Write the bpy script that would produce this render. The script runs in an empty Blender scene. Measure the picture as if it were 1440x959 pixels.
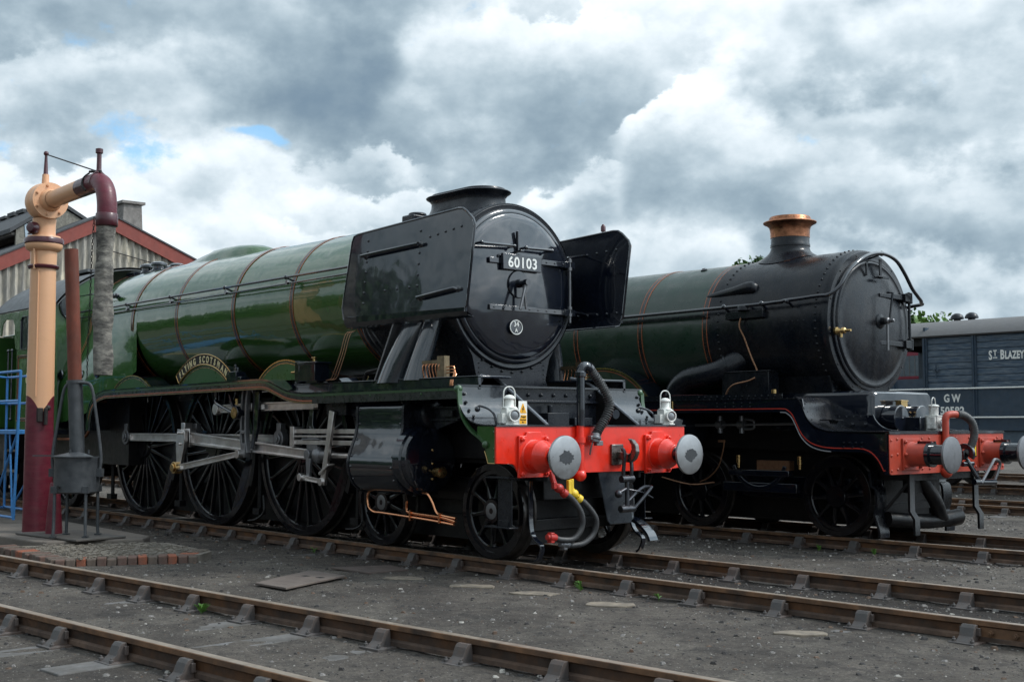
import bpy, math, random
from mathutils import Vector, Matrix, noise as mnoise
R = math.radians
rnd = random.Random(7)
SC = bpy.context.scene
COL = SC.collection

# ------------------------------------------------------------------ camera
cam_d = bpy.data.cameras.new("camera")
cam = bpy.data.objects.new("camera", cam_d); COL.objects.link(cam)
CP = Vector((8.887, -8.953, 1.350))
yaw, pit, rol = R(-48.682), R(3.851), R(-0.039)
Fv = Vector((math.sin(yaw)*math.cos(pit), math.cos(yaw)*math.cos(pit), math.sin(pit)))
R0 = Vector((math.cos(yaw), -math.sin(yaw), 0)); U0 = R0.cross(Fv)
Rv = R0*math.cos(rol)+U0*math.sin(rol); Uv = -R0*math.sin(rol)+U0*math.cos(rol)
cam.matrix_world = Matrix(((Rv.x, Uv.x, -Fv.x, CP.x), (Rv.y, Uv.y, -Fv.y, CP.y), (Rv.z, Uv.z, -Fv.z, CP.z), (0, 0, 0, 1)))
cam_d.sensor_width = 36; cam_d.lens = 1746.68/1440*36
cam_d.clip_start = 0.1; cam_d.clip_end = 5000
SC.camera = cam
SC.view_settings.view_transform = 'Standard'
SC.view_settings.look = 'None'
SC.view_settings.exposure = 0.36
SC.view_settings.gamma = 1.0
SC.view_settings.use_curve_mapping = False

# ------------------------------------------------------------------ sky and sun
SUN_EL = 48      # SUN_AZ: measured in the XY plane from +X towards +Y, of the direction TO the sun
SUN_AZ = 42
def sdir(az, el):
    return Vector((math.cos(R(el))*math.cos(R(az)), math.cos(R(el))*math.sin(R(az)), math.sin(R(el))))
def world():
    w = bpy.data.worlds.new("World"); SC.world = w; w.use_nodes = True
    nt = w.node_tree; N = nt.nodes; L = nt.links; N.clear()
    def n(t, **k):
        o = N.new(t)
        for a, b in k.items(): setattr(o, a, b)
        return o
    out = n('ShaderNodeOutputWorld'); bg = n('ShaderNodeBackground'); bg.inputs[1].default_value = 0.1
    L.new(bg.outputs[0], out.inputs[0])
    sky = n('ShaderNodeTexSky', sky_type='NISHITA'); sky.sun_disc = False
    sky.sun_elevation = R(SUN_EL); sky.sun_rotation = R(90-SUN_AZ); sky.dust_density = 0.6; sky.ozone_density = 2.5
    tc = n('ShaderNodeTexCoord')
    def vm(op, a, b=None, s=None):
        o = n('ShaderNodeVectorMath', operation=op)
        for i, q in enumerate((a, b)):
            if q is None: continue
            if hasattr(q, 'links'): L.new(q, o.inputs[i])
            else: o.inputs[i].default_value = q
        if s is not None: o.inputs['Scale'].default_value = s
        return o
    def mt(op, a, b=None, c=None, cl=False):
        o = n('ShaderNodeMath', operation=op, use_clamp=cl)
        for i, q in enumerate((a, b, c)):
            if q is None: continue
            if hasattr(q, 'links'): L.new(q, o.inputs[i])
            else: o.inputs[i].default_value = q
        return o.outputs[0]
    d = vm('NORMALIZE', tc.outputs['Generated']).outputs[0]
    # turbulence bends every cloud edge
    wn = n('ShaderNodeTexNoise'); wn.inputs['Scale'].default_value = 5.0; wn.inputs['Detail'].default_value = 4; wn.inputs['Roughness'].default_value = .6
    L.new(d, wn.inputs['Vector'])
    wv = vm('SCALE', vm('SUBTRACT', wn.outputs['Color'], (.5, .5, .5)).outputs[0], None, .17).outputs[0]
    dw = vm('ADD', d, wv).outputs[0]
    st = vm('MULTIPLY', d, (1, 1, 1.45)).outputs[0]
    def fbm(vec, sc, det, ro, dist=0.0, off=None):
        if off is not None: vec = vm('ADD', vec, off).outputs[0]
        o = n('ShaderNodeTexNoise'); o.inputs['Scale'].default_value = sc; o.inputs['Detail'].default_value = det
        o.inputs['Roughness'].default_value = ro; o.inputs['Distortion'].default_value = dist
        L.new(vec, o.inputs['Vector']); return o.outputs['Fac']
    # billowing edges: a warped fractal noise plus fractal cells, compared with itself a little higher up for the light from above
    def billow(off=None):
        vec = st if off is None else vm('ADD', st, off).outputs[0]
        w2 = n('ShaderNodeTexNoise'); w2.inputs['Scale'].default_value = 9.0; w2.inputs['Detail'].default_value = 4; w2.inputs['Roughness'].default_value = .6
        L.new(vec, w2.inputs['Vector'])
        wv2 = vm('SCALE', vm('SUBTRACT', w2.outputs['Color'], (.5, .5, .5)).outputs[0], None, .10).outputs[0]
        pv = vm('ADD', vec, wv2).outputs[0]
        vo = n('ShaderNodeTexVoronoi', feature='F1'); vo.inputs['Scale'].default_value = 7.5; vo.inputs['Detail'].default_value = 2; vo.inputs['Roughness'].default_value = .6; vo.normalize = True
        L.new(pv, vo.inputs['Vector'])
        f = fbm(vec, 4.6, 8, .56, .0)
        return f, mt('SUBTRACT', f, mt('MULTIPLY', vo.outputs['Distance'], .42))
    f0, a0 = billow()
    rim = mt('SUBTRACT', f0, fbm(st, 4.6, 6, .56, 0, (.008, -.010, .026)))                       # light from above on each billow
    big = fbm(st, 2.3, 4, .5, 0, (3.1, 1.7, .4))
    fine = fbm(st, 30, 5, .62)
    v = mt('MULTIPLY_ADD', mt('SUBTRACT', big, .5), SK[0], SK[1])
    v = mt('ADD', v, mt('MULTIPLY', mt('SUBTRACT', a0, .34), SK[2]))
    v = mt('ADD', v, mt('MULTIPLY', rim, SK[3]))
    v = mt('ADD', v, mt('MULTIPLY', mt('SUBTRACT', fine, .5), .10))
    def blob(v, u, w_, rad, amt, sq=1.0):
        dd = (Fv + Rv*((u-720)/1746.68) + Uv*((479.5-w_)/1746.68)).normalized()
        df = vm('SUBTRACT', dw, tuple(dd))
        if sq != 1.0: df = vm('MULTIPLY', df.outputs[0], (1, 1, sq))
        ln = vm('LENGTH', df.outputs[0]).outputs['Value']
        f = n('ShaderNodeMapRange', interpolation_type='SMOOTHERSTEP'); L.new(ln, f.inputs[0])
        f.inputs[1].default_value = rad; f.inputs[2].default_value = 0; f.inputs[3].default_value = 0; f.inputs[4].default_value = amt
        return mt('ADD', v, f.outputs[0])
    cover = None
    BL = CLOUD_BLOBS
    for b in BL: v = blob(v, *b)
    # heaped clouds: each has a crisp lit top, a grey base and dissolves downwards (azimuth, elevation in radians)
    sx = n('ShaderNodeSeparateXYZ'); L.new(d, sx.inputs[0])
    az = mt('ARCTAN2', sx.outputs[1], sx.outputs[0]); el = mt('ARCSINE', sx.outputs[2])
    e1 = fbm(st, 13, 7, .60, .0, (2, 5, 1)); e2 = fbm(st, 5.5, 4, .5, .0, (9, 1, 3))
    puff = mt('ADD', mt('MULTIPLY', mt('SUBTRACT', e1, .5), .085), mt('MULTIPLY', mt('SUBTRACT', a0, .34), .16))
    puff = mt('ADD', puff, mt('MULTIPLY', mt('SUBTRACT', e2, .5), .10))
    ew = mt('SUBTRACT', el, puff)
    azw = mt('ADD', az, mt('MULTIPLY', mt('SUBTRACT', e2, .5), .12))
    def sstep(x, a_, b2, c0, c1):
        o = n('ShaderNodeMapRange', interpolation_type='SMOOTHSTEP'); L.new(x, o.inputs[0])
        for i_, q_ in enumerate((a_, b2, c0, c1)): o.inputs[1+i_].default_value = q_
        return o.outputs[0]
    soft = sstep(fbm(st, 4.0, 3, .5, 0, (4, 4, 8)), .42, .60, 0, 1); softi = mt('SUBTRACT', 1.0, soft)
    for (u, w_, hw, T, B, G) in HUMPS:
        dd = (Fv + Rv*((u-720)/1746.68) + Uv*((479.5-w_)/1746.68)).normalized()
        a_0 = math.atan2(dd.y, dd.x); e_0 = math.asin(dd.z); hw_ = hw/1746.68; T_ = T/1746.68
        q = mt('DIVIDE', mt('SUBTRACT', azw, a_0), hw_); qq = mt('MULTIPLY', q, q); side = sstep(qq, .35, 1.1, 1, 0); q = mt('MULTIPLY', qq, T_*.38)
        dep = mt('SUBTRACT', mt('SUBTRACT', e_0, q), ew)
        m1 = sstep(dep, 0, .008, 0, 1); m1b = sstep(dep, -.018, .040, 0, 1); m1 = mt('ADD', mt('MULTIPLY', m1, soft), mt('MULTIPLY', m1b, softi)); m2 = sstep(dep, T_*.30, T_, .88, 0); mask = mt('MULTIPLY', mt('MULTIPLY', m1, m2), side)
        br = sstep(dep, 0, T_*.75, B, G); br = mt('ADD', br, mt('MULTIPLY', mt('SUBTRACT', a0, .34), .5))
        br = mt('ADD', br, mt('MULTIPLY', rim, 1.0))
        mxv = n('ShaderNodeMix', data_type='FLOAT'); L.new(mask, mxv.inputs[0]); L.new(v, mxv.inputs[2]); L.new(br, mxv.inputs[3]); v = mxv.outputs[0]
        cover = mask if cover is None else mt('MAXIMUM', cover, mask)
    ramp = n('ShaderNodeValToRGB'); L.new(v, ramp.inputs[0])
    cr = ramp.color_ramp; cr.interpolation = 'B_SPLINE'
    pts = [(0.0, (1.3, 2.0, 2.8)), (.25, (1.95, 2.7, 3.35)), (.45, (3.1, 4.0, 4.65)), (.62, (5.0, 5.9, 6.5)), (.80, (7.3, 8.0, 8.5)), (1.0, (9.4, 9.7, 9.9))]
    # ramp colours are stored in 0..1 and scaled back afterwards
    while len(cr.elements) < len(pts): cr.elements.new(.5)
    for e, (p, c) in zip(cr.elements, pts): e.position = p; e.color = (c[0]/10, c[1]/10, c[2]/10, 1)
    cl = vm('SCALE', ramp.outputs[0], None, 10.0).outputs[0]
    # cloud is brighter towards the hidden sun
    sd = vm('DOT_PRODUCT', d, tuple(sdir(SUN_AZ, SUN_EL))).outputs['Value']
    sg = n('ShaderNodeMapRange', interpolation_type='SMOOTHSTEP'); L.new(sd, sg.inputs[0])
    sg.inputs[1].default_value = .55; sg.inputs[2].default_value = 1.0; sg.inputs[3].default_value = 1.0; sg.inputs[4].default_value = 3.6
    sv = n('ShaderNodeVectorMath', operation='SCALE'); L.new(cl, sv.inputs[0]); L.new(sg.outputs[0], sv.inputs['Scale']); cl = sv.outputs[0]
    # gaps of blue
    gp = mt('MULTIPLY_ADD', fbm(st, 12, 6, .62, 0, (7, 2, 5)), 2.2, -1.40)
    gp = blob(gp, 150, 208, .12, .60, 3.2)
    gp = blob(gp, 325, 183, .055, .74, 3.0)
    gp = blob(gp, 10, 215, .055, .66, 2.2)
    gm = n('ShaderNodeMapRange', interpolation_type='SMOOTHSTEP'); L.new(gp, gm.inputs[0])
    gm.inputs[1].default_value = .04; gm.inputs[2].default_value = .40; gm.inputs[3].default_value = 0; gm.inputs[4].default_value = .85
    blue = vm('MULTIPLY_ADD', sky.outputs[0], (1.0, 1.2, 1.25)); blue.inputs[2].default_value = (0.6, 1.4, 2.0)
    mx = n('ShaderNodeMix', data_type='RGBA'); L.new(gm.outputs[0], mx.inputs[0]); L.new(cl, mx.inputs[6]); L.new(blue.outputs[0], mx.inputs[7])
    L.new(mx.outputs[2], bg.inputs[0])
SK = (.40, .58, .85, 1.2)
# direction (as seen along the yard), half width, depth, brightness of top and base
HUMPS = [(110, 55, 130, 130, .86, .52), (300, -40, 200, 120, .62, .40), (1120, -40, 330, 150, .92, .55), (720, 15, 200, 170, .90, .42), (1010, 5, 110, 130, .93, .55), (1330, 60, 190, 130, .86, .50), (1240, 95, 150, 100, .84, .48),
    (980, 160, 150, 140, .95, .45), (1130, 190, 120, 90, .80, .50), (1390, 190, 150, 140, .86, .42), (1250, 225, 170, 120, .84, .42),
    (20, 235, 130, 90, .90, .66), (150, 238, 90, 70, .90, .66), (350, 192, 150, 130, .97, .52), (520, 180, 110, 100, .88, .46), (450, 240, 160, 120, .90, .55), (250, 285, 200, 100, .86, .60), (600, 245, 130, 100, .80, .5), (790, 245, 80, 90, .95, .6), (900, 335, 200, 90, .93, .70), (1180, 345, 120, 80, .88, .66), (1370, 372, 200, 80, .95, .74), (500, 300, 200, 90, .84, .62), (100, 330, 200, 90, .84, .62)]
CLOUD_BLOBS = [(q[0], q[1], q[2], q[3]*(.75 if q[3] < 0 else .35), *q[4:]) for q in [
    (60, 80, .13, -.26), (300, 40, .13, -.05), (480, 130, .16, -.22), (500, 195, .12, -.22), (420, 235, .07, -.05), (680, 95, .09, .20), (740, 20, .12, .25),
    (850, 30, .10, .10), (850, 200, .14, -.26), (760, 230, .10, -.12), (700, 175, .07, -.05), (930, 60, .09, .20), (1180, 20, .13, .20), (1000, 190, .08, .22), (960, 235, .07, .16), (1120, 190, .08, -.22),
    (1280, 120, .12, .12), (1400, 60, .10, .06), (1340, 350, .13, -.34, 2.2), (1180, 330, .06, -.12, 2.0), (960, 370, .09, .2, 2.5), (890, 295, .08, -.12, 1.6), (1330, 240, .10, .10), (1340, 420, .09, .25, 3),
    (400, 220, .09, .26), (250, 245, .10, .20), (130, 250, .12, .2), (330, 300, .10, -.05, 2), (560, 240, .08, .10), (560, 265, .06, -.10, 2), (140, 120, .09, .14),
    (20, 10, .06, .15), (430, 320, .08, .12, 2), (700, 260, .06, .04), (800, 300, .05, .18), (1440, 200, .06, -.08)] if abs(q[3]) >= .14]
world()
SC.world.cycles.sampling_method = 'MANUAL'; SC.world.cycles.sample_map_resolution = 512
sun_d = bpy.data.lights.new("sun", 'SUN'); sun_d.energy = 1.5; sun_d.angle = R(10); sun_d.color = (1, .965, .91)
sun = bpy.data.objects.new("sun", sun_d); COL.objects.link(sun)
sun.rotation_euler = sdir(SUN_AZ, SUN_EL).to_track_quat('Z', 'Y').to_euler()

# ------------------------------------------------------------------ materials
def lin(r, g, b):
    f = lambda c: c/12.92 if c <= .04045 else ((c+.055)/1.055)**2.4
    return (f(r/255), f(g/255), f(b/255))
MC = {}
def mat(name, col, rough=.5, metal=0.0, var=.15, vs=6.0, coat=0.0, bump=0.0, bs=40.0, wave=0.0, dirt=None, dirt_amt=.0, ds=3.0, rvar=.12, streak=1.0, spec=.5, coatr=.06):
    if name in MC: return MC[name]
    m = bpy.data.materials.new(name); m.use_nodes = True
    nt = m.node_tree; N = nt.nodes; L = nt.links
    b = N['Principled BSDF']
    b.inputs['Metallic'].default_value = metal
    b.inputs['Specular IOR Level'].default_value = spec
    if coat: b.inputs['Coat Weight'].default_value = coat; b.inputs['Coat Roughness'].default_value = coatr
    tc = N.new('ShaderNodeTexCoord'); mp = N.new('ShaderNodeMapping'); L.new(tc.outputs['Object'], mp.inputs[0])
    mp.inputs['Scale'].default_value = (1, 1, streak)
    def noise(s, d=5, ro=.6, src=None):
        o = N.new('ShaderNodeTexNoise'); o.inputs['Scale'].default_value = s; o.inputs['Detail'].default_value = d; o.inputs['Roughness'].default_value = ro
        L.new(src or mp.outputs[0], o.inputs['Vector']); return o.outputs['Fac']
    def mr(f, a, c, fa=.3, fb=.7):
        o = N.new('ShaderNodeMapRange'); L.new(f, o.inputs[0]); o.inputs[1].default_value = fa; o.inputs[2].default_value = fb
        o.inputs[3].default_value = a; o.inputs[4].default_value = c; return o.outputs[0]
    f = mr(noise(vs), 1-var, 1+var)
    sc = N.new('ShaderNodeVectorMath'); sc.operation = 'SCALE'; sc.inputs[0].default_value = col[:3]; L.new(f, sc.inputs['Scale'])
    c = sc.outputs[0]
    if dirt is not None:
        mx = N.new('ShaderNodeMix'); mx.data_type = 'RGBA'
        L.new(mr(noise(ds, 8, .68), 0, dirt_amt, .42, .66), mx.inputs[0]); L.new(c, mx.inputs[6]); mx.inputs[7].default_value = (*dirt, 1)
        c = mx.outputs[2]
    L.new(c, b.inputs['Base Color'])
    L.new(mr(noise(vs*2.3, 6, .65), max(.02, rough-rvar), min(1, rough+rvar)), b.inputs['Roughness'])
    if bump or wave:
        last = None
        if wave:
            bp = N.new('ShaderNodeBump'); bp.inputs['Distance'].default_value = wave; bp.inputs['Strength'].default_value = 1
            L.new(noise(2.2, 2, .4, tc.outputs['Object']), bp.inputs['Height']); last = bp
        if bump:
            bp = N.new('ShaderNodeBump'); bp.inputs['Distance'].default_value = bump; bp.inputs['Strength'].default_value = 1
            L.new(noise(bs, 6, .65), bp.inputs['Height'])
            if last: L.new(last.outputs[0], bp.inputs['Normal'])
            last = bp
        L.new(last.outputs[0], b.inputs['Normal'])
        if coat: L.new(last.outputs[0], b.inputs['Coat Normal'])
    MC[name] = m; return m

M_GREEN = mat('brunswick green', (.030, .086, .020), .2, var=.06, vs=2, coat=1.0, wave=.010, rvar=.04, coatr=.03, spec=.3)
M_GREENB = mat('dusty dark green', (.013, .034, .022), .33, var=.15, vs=3, coat=.2, wave=.008, dirt=(.05, .055, .05), dirt_amt=.35, ds=4)
M_BLACK = mat('gloss black', (.004, .006, .012), .16, var=.25, vs=4, coat=1.0, wave=.008, rvar=.06, dirt=(.012, .014, .018), dirt_amt=.3, ds=7, coatr=.04, spec=.4)
M_SMOKE = mat('smokebox black', (.007, .009, .014), .28, spec=.35, var=.3, vs=5, bump=.0012, bs=60, dirt=(.025, .024, .024), dirt_amt=.4, ds=5)
M_SMOKEB = mat('smokebox satin black', (.005, .007, .011), .26, spec=.3, var=.3, vs=5, bump=.0015, bs=45, wave=.006, dirt=(.030, .027, .026), dirt_amt=.5, ds=3, streak=.7)
M_UNDER = mat('oily underframe black', (.005, .005, .006), .38, var=.4, vs=8, bump=.003, bs=30, dirt=(.018, .014, .012), dirt_amt=.5, ds=6, spec=.3)
M_WHEEL = mat('wheel black', (.004, .004, .006), .13, var=.3, vs=7, spec=.5, dirt=(.016, .013, .012), dirt_amt=.4, ds=9)
M_TYRE = mat('worn steel tyre', (.06, .055, .052), .42, metal=.8, var=.3, vs=14, dirt=(.02, .018, .016), dirt_amt=.7, ds=8)
M_STEEL = mat('bright motion steel', (.74, .71, .69), .34, metal=1, var=.12, vs=5, rvar=.05, dirt=(.26, .22, .20), dirt_amt=.5, ds=3)
M_DSTEEL = mat('dull steel', (.24, .24, .25), .42, metal=.8, var=.3, vs=9, dirt=(.03, .03, .03), dirt_amt=.5, ds=9)
M_BUFF = mat('polished buffer steel', (.34, .34, .345), .36, metal=.9, var=.12, vs=9, bump=.0006, bs=120, rvar=.1)
M_GREASE = mat('dark grease', (.03, .032, .036), .45, var=.4, vs=30, bump=.002, bs=60)
M_RED = mat('signal red', (.76, .026, .008), .36, var=.08, vs=5, coat=.5, coatr=.12, bump=.0006, bs=50, dirt=(.42, .02, .008), dirt_amt=.35, ds=7)
M_REDB = mat('faded buffer beam red', (.40, .048, .024), .45, var=.15, vs=7, bump=.001, bs=40, dirt=(.30, .06, .04), dirt_amt=.35, ds=8)
M_WHITE = mat('white lamp enamel', (.72, .72, .68), .35, var=.06, vs=15, dirt=(.40, .38, .33), dirt_amt=.25, ds=25)
M_WHITEB = mat('chipped white paint', (.62, .62, .59), .5, var=.1, vs=15, dirt=(.18, .17, .15), dirt_amt=.75, ds=22)
M_LETTER = mat('white lettering', (.78, .78, .74), .5, var=.08, vs=20)
M_CREAML = mat('cream lettering', (.66, .58, .32), .45, var=.08, vs=20)
M_BRASS = mat('brass', (.62, .42, .18), .26, metal=1, var=.1, vs=5, rvar=.06, dirt=(.3, .19, .08), dirt_amt=.4, ds=5)
M_COPPER = mat('copper', (.78, .36, .19), .25, metal=1, var=.08, vs=3, rvar=.05, dirt=(.5, .2, .1), dirt_amt=.3, ds=4)
M_COPPERD = mat('tarnished copper', (.46, .20, .11), .38, metal=1, var=.25, vs=9, dirt=(.10, .05, .03), dirt_amt=.8, ds=7, bump=.001)
M_ORANGE = mat('orange lining', (.27, .065, .018), .35, var=.1, coat=.3)
M_ORANGEB = mat('dull orange lining', (.30, .085, .035), .4, var=.15)
M_REDLINE = mat('red lining', (.42, .035, .02), .4, var=.15)
M_BLINE = mat('black lining', (.010, .012, .012), .3, coat=.3)
M_GREENL = mat('valance light green', (.026, .070, .024), .35, var=.15, coat=.3)
M_RUBBER = mat('black rubber hose', (.028, .028, .030), .5, var=.25, vs=25, bump=.001, bs=60, dirt=(.09, .085, .08), dirt_amt=.35, ds=10)
M_HOSE = mat('grey ribbed hose', (.035, .036, .038), .55, var=.3, vs=25, dirt=(.12, .12, .115), dirt_amt=.45, ds=14)
M_YELLOW = mat('yellow paint', (.75, .50, .03), .45, var=.1, vs=25)
M_AMBER = mat('warning yellow', (.80, .38, .01), .4, var=.05)
M_BEIGE = mat('cream orange paint', (.70, .385, .215), .42, var=.07, vs=4, bump=.0012, bs=24, streak=3.5, dirt=(.48, .26, .16), dirt_amt=.30, ds=4)
M_MAROON = mat('maroon paint', (.105, .010, .022), .38, var=.2, vs=5, bump=.0015, bs=24, streak=3, dirt=(.16, .05, .05), dirt_amt=.3, ds=6)
M_MAROOND = mat('dark maroon paint', (.060, .010, .016), .35, var=.2, vs=5, coat=.2)
M_BAG = mat('weathered leather hose', (.085, .078, .070), .85, var=.5, vs=9, bump=.012, bs=16, streak=2.6, dirt=(.36, .33, .28), dirt_amt=.75, ds=6)
M_CHAIN = mat('chain iron', (.03, .026, .025), .6, metal=.4, var=.4, vs=20)
M_RUSTP = mat('rusty flue pipe', (.155, .038, .020), .75, var=.3, vs=6, bump=.001, bs=60, dirt=(.09, .03, .02), dirt_amt=.6, ds=5, streak=.5)
M_FIRE = mat('grey cast iron', (.045, .050, .056), .42, var=.25, vs=8, bump=.0015, bs=40, dirt=(.10, .10, .10), dirt_amt=.3, ds=8)
M_BLUE = mat('blue tube paint', (.045, .20, .48), .4, var=.12, vs=8, dirt=(.03, .1, .2), dirt_amt=.3, ds=12)
M_RAIL = mat('rusty rail side', (.17, .090, .048), .75, var=.35, vs=5, bump=.002, bs=40, dirt=(.042, .032, .027), dirt_amt=.95, ds=2.6, spec=.3)
M_WEB = mat('shaded rail web', (.055, .038, .030), .8, var=.35, vs=5, bump=.002, bs=40, dirt=(.17, .075, .03), dirt_amt=.75, ds=2.2, spec=.25)  # brown darkened to paint in the shade below the rail head
M_FOOT = mat('rail foot', (.13, .085, .062), .85, var=.35, vs=7, bump=.003, bs=40, dirt=(.05, .04, .036), dirt_amt=.8, ds=3, spec=.25)
M_RAILTOP = mat('worn rail top', (.33, .27, .215), .42, metal=.45, var=.2, vs=9, dirt=(.15, .10, .07), dirt_amt=.5, ds=6)
M_CHAIR = mat('rail chair iron', (.075, .068, .066), .62, var=.3, vs=9, bump=.003, bs=40, dirt=(.115, .06, .035), dirt_amt=.55, ds=5)
M_SLEEP = mat('weathered sleeper', (.085, .077, .070), .8, var=.3, vs=7, bump=.004, bs=25, dirt=(.16, .16, .165), dirt_amt=.5, ds=5)
M_PAVE = mat('grey paving', (.15, .125, .105), .85, var=.25, vs=5, bump=.006, bs=22, dirt=(.07, .06, .052), dirt_amt=.6, ds=2.5)
M_GLASS = mat('window glass', (.03, .035, .04), .06, var=.1, spec=.8)
M_LENS = mat('lamp lens', (.16, .17, .18), .08, var=.2, vs=30, coat=1)
M_INT = mat('dark interior', (.008, .008, .008), .8)
M_ROOFG = mat('grey roof felt', (.12, .118, .12), .75, var=.15, vs=3, bump=.004, bs=12, dirt=(.08, .075, .07), dirt_amt=.5, ds=3)
M_CABROOF = mat('cab roof grey', (.085, .09, .095), .55, var=.2, vs=4)
M_VAN = mat('weathered blue grey boards', (.038, .066, .103), .62, var=.3, vs=3, bump=.002, bs=30, streak=7, dirt=(.20, .23, .25), dirt_amt=.55, ds=3.2)
M_VANM = mat('blue grey steel', (.028, .050, .078), .5, var=.2, vs=6, dirt=(.07, .08, .09), dirt_amt=.3, ds=7)
M_COACH = mat('coach maroon', (.19, .014, .034), .35, var=.12, vs=3, coat=.2)
M_CREAM = mat('coach cream', (.55, .38, .27), .4)
M_REDT = mat('red oxide bargeboard', (.21, .040, .027), .6, var=.15, vs=3)
M_LEAD = mat('weathered boards', (.22, .20, .185), .8, var=.3, vs=5, bump=.004, bs=25, dirt=(.10, .09, .08), dirt_amt=.6, ds=4)
M_STONE = mat('lichened panel', (.16, .15, .125), .85, var=.35, vs=10, bump=.01, bs=20, dirt=(.33, .31, .27), dirt_amt=.6, ds=9)

# ------------------------------------------------------------------ mesh builder
class MB:
    def __init__(s): s.v = []; s.f = []; s.m = []; s.mats = []; s.cm = 0
    def use(s, m):
        if m not in s.mats: s.mats.append(m)
        s.cm = s.mats.index(m); return s
    def add(s, vs, fs):
        b = len(s.v); s.v.extend(vs)
        for f in fs: s.f.append(tuple(i+b for i in f)); s.m.append(s.cm)
        return s
    def box(s, x0, x1, y0, y1, z0, z1, rot=None, c=None):
        vs = [Vector((x, y, z)) for x in (x0, x1) for y in (y0, y1) for z in (z0, z1)]
        if rot is not None:
            c = Vector(c) if c is not None else Vector(((x0+x1)/2, (y0+y1)/2, (z0+z1)/2))
            vs = [c+rot @ (v-c) for v in vs]
        return s.add([tuple(v) for v in vs], [(0, 1, 3, 2), (4, 6, 7, 5), (0, 4, 5, 1), (2, 3, 7, 6), (0, 2, 6, 4), (1, 5, 7, 3)])
    def prism(s, pts, ax, a, b):
        def P(p, t):
            if ax == 'y': return (p[0], t, p[1])
            if ax == 'x': return (t, p[0], p[1])
            return (p[0], p[1], t)
        n = len(pts)
        vs = [P(p, a) for p in pts]+[P(p, b) for p in pts]
        return s.add(vs, [tuple(range(n)), tuple(range(2*n-1, n-1, -1))]+[(i, (i+1) % n, n+(i+1) % n, n+i) for i in range(n)])
    def band(s, path, th, ax, a, b, side=1):
        """plate that follows a path (2D), thickness th to one side, extruded a..b"""
        off = []
        n = len(path)
        for i in range(n):
            p0 = Vector(path[max(0, i-1)]); p1 = Vector(path[min(n-1, i+1)]); d = (p1-p0).normalized()
            nn = Vector((-d.y, d.x))*side; off.append(tuple(Vector(path[i])+nn*th))
        def P(p, t): return (p[0], t, p[1]) if ax == 'y' else ((t, p[0], p[1]) if ax == 'x' else (p[0], p[1], t))
        vs = [P(p, a) for p in path]+[P(p, b) for p in path]+[P(p, a) for p in off]+[P(p, b) for p in off]
        fs = []
        for i in range(n-1):
            fs += [(i, i+1, n+i+1, n+i), (2*n+i, 3*n+i, 3*n+i+1, 2*n+i+1), (i, 2*n+i, 2*n+i+1, i+1), (n+i, n+i+1, 3*n+i+1, 3*n+i)]
        fs += [(0, n, 3*n, 2*n), (n-1, 3*n-1, 4*n-1, 2*n-1)]
        return s.add(vs, fs)
    def lathe(s, o, ax, prof, n=32, caps=True, a0=0, a1=360, sc=(1, 1)):
        o = Vector(o); ax = Vector(ax).normalized()
        up = Vector((0, 0, 1)) if abs(ax.z) < .9 else Vector((0, 1, 0))
        e1 = up.cross(ax).normalized(); e2 = ax.cross(e1)
        full = abs(a1-a0) >= 360; k = n if full else n+1
        vs = []
        for t, r in prof:
            for i in range(k):
                a = R(a0+(a1-a0)*i/n); vs.append(tuple(o+ax*t+(e1*math.cos(a)*sc[0]+e2*math.sin(a)*sc[1])*r))
        fs = []
        for j in range(len(prof)-1):
            for i in range(n if full else n):
                i2 = (i+1) % k; fs.append((j*k+i, j*k+i2, (j+1)*k+i2, (j+1)*k+i))
        if caps and full:
            fs.append(tuple(range(k))[::-1]); fs.append(tuple(range((len(prof)-1)*k, len(prof)*k)))
        return s.add(vs, fs)
    def cyl(s, p0, p1, r0, r1=None, n=16):
        p0 = Vector(p0); p1 = Vector(p1); r1 = r0 if r1 is None else r1
        return s.lathe(p0, p1-p0, [(0, r0), ((p1-p0).length, r1)], n)
    def tube(s, path, r, n=8, smooth=0, caps=True):
        P = [Vector(p) for p in path]
        if smooth and len(P) > 2:
            Q = []
            for i in range(len(P)-1):
                a = P[max(0, i-1)]; b = P[i]; c = P[i+1]; d = P[min(len(P)-1, i+2)]
                for k in range(smooth):
                    t = k/smooth
                    Q.append(.5*((2*b)+(-a+c)*t+(2*a-5*b+4*c-d)*t*t+(-a+3*b-3*c+d)*t**3))
            Q.append(P[-1]); P = Q
        m = len(P); rr = r if callable(r) else (lambda t: r)
        T = [(P[min(m-1, i+1)]-P[max(0, i-1)]).normalized() for i in range(m)]
        up = Vector((0, 0, 1)) if abs(T[0].z) < .9 else Vector((0, 1, 0))
        e = up.cross(T[0]).normalized(); vs = []
        for i in range(m):
            e = (e-T[i]*e.dot(T[i])).normalized(); g = T[i].cross(e); q = rr(i/(m-1))
            for k in range(n):
                a = 2*math.pi*k/n; vs.append(tuple(P[i]+(e*math.cos(a)+g*math.sin(a))*q))
        fs = [(i*n+k, i*n+(k+1) % n, (i+1)*n+(k+1) % n, (i+1)*n+k) for i in range(m-1) for k in range(n)]
        if caps: fs += [tuple(range(n))[::-1], tuple(range((m-1)*n, m*n))]
        return s.add(vs, fs)
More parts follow.
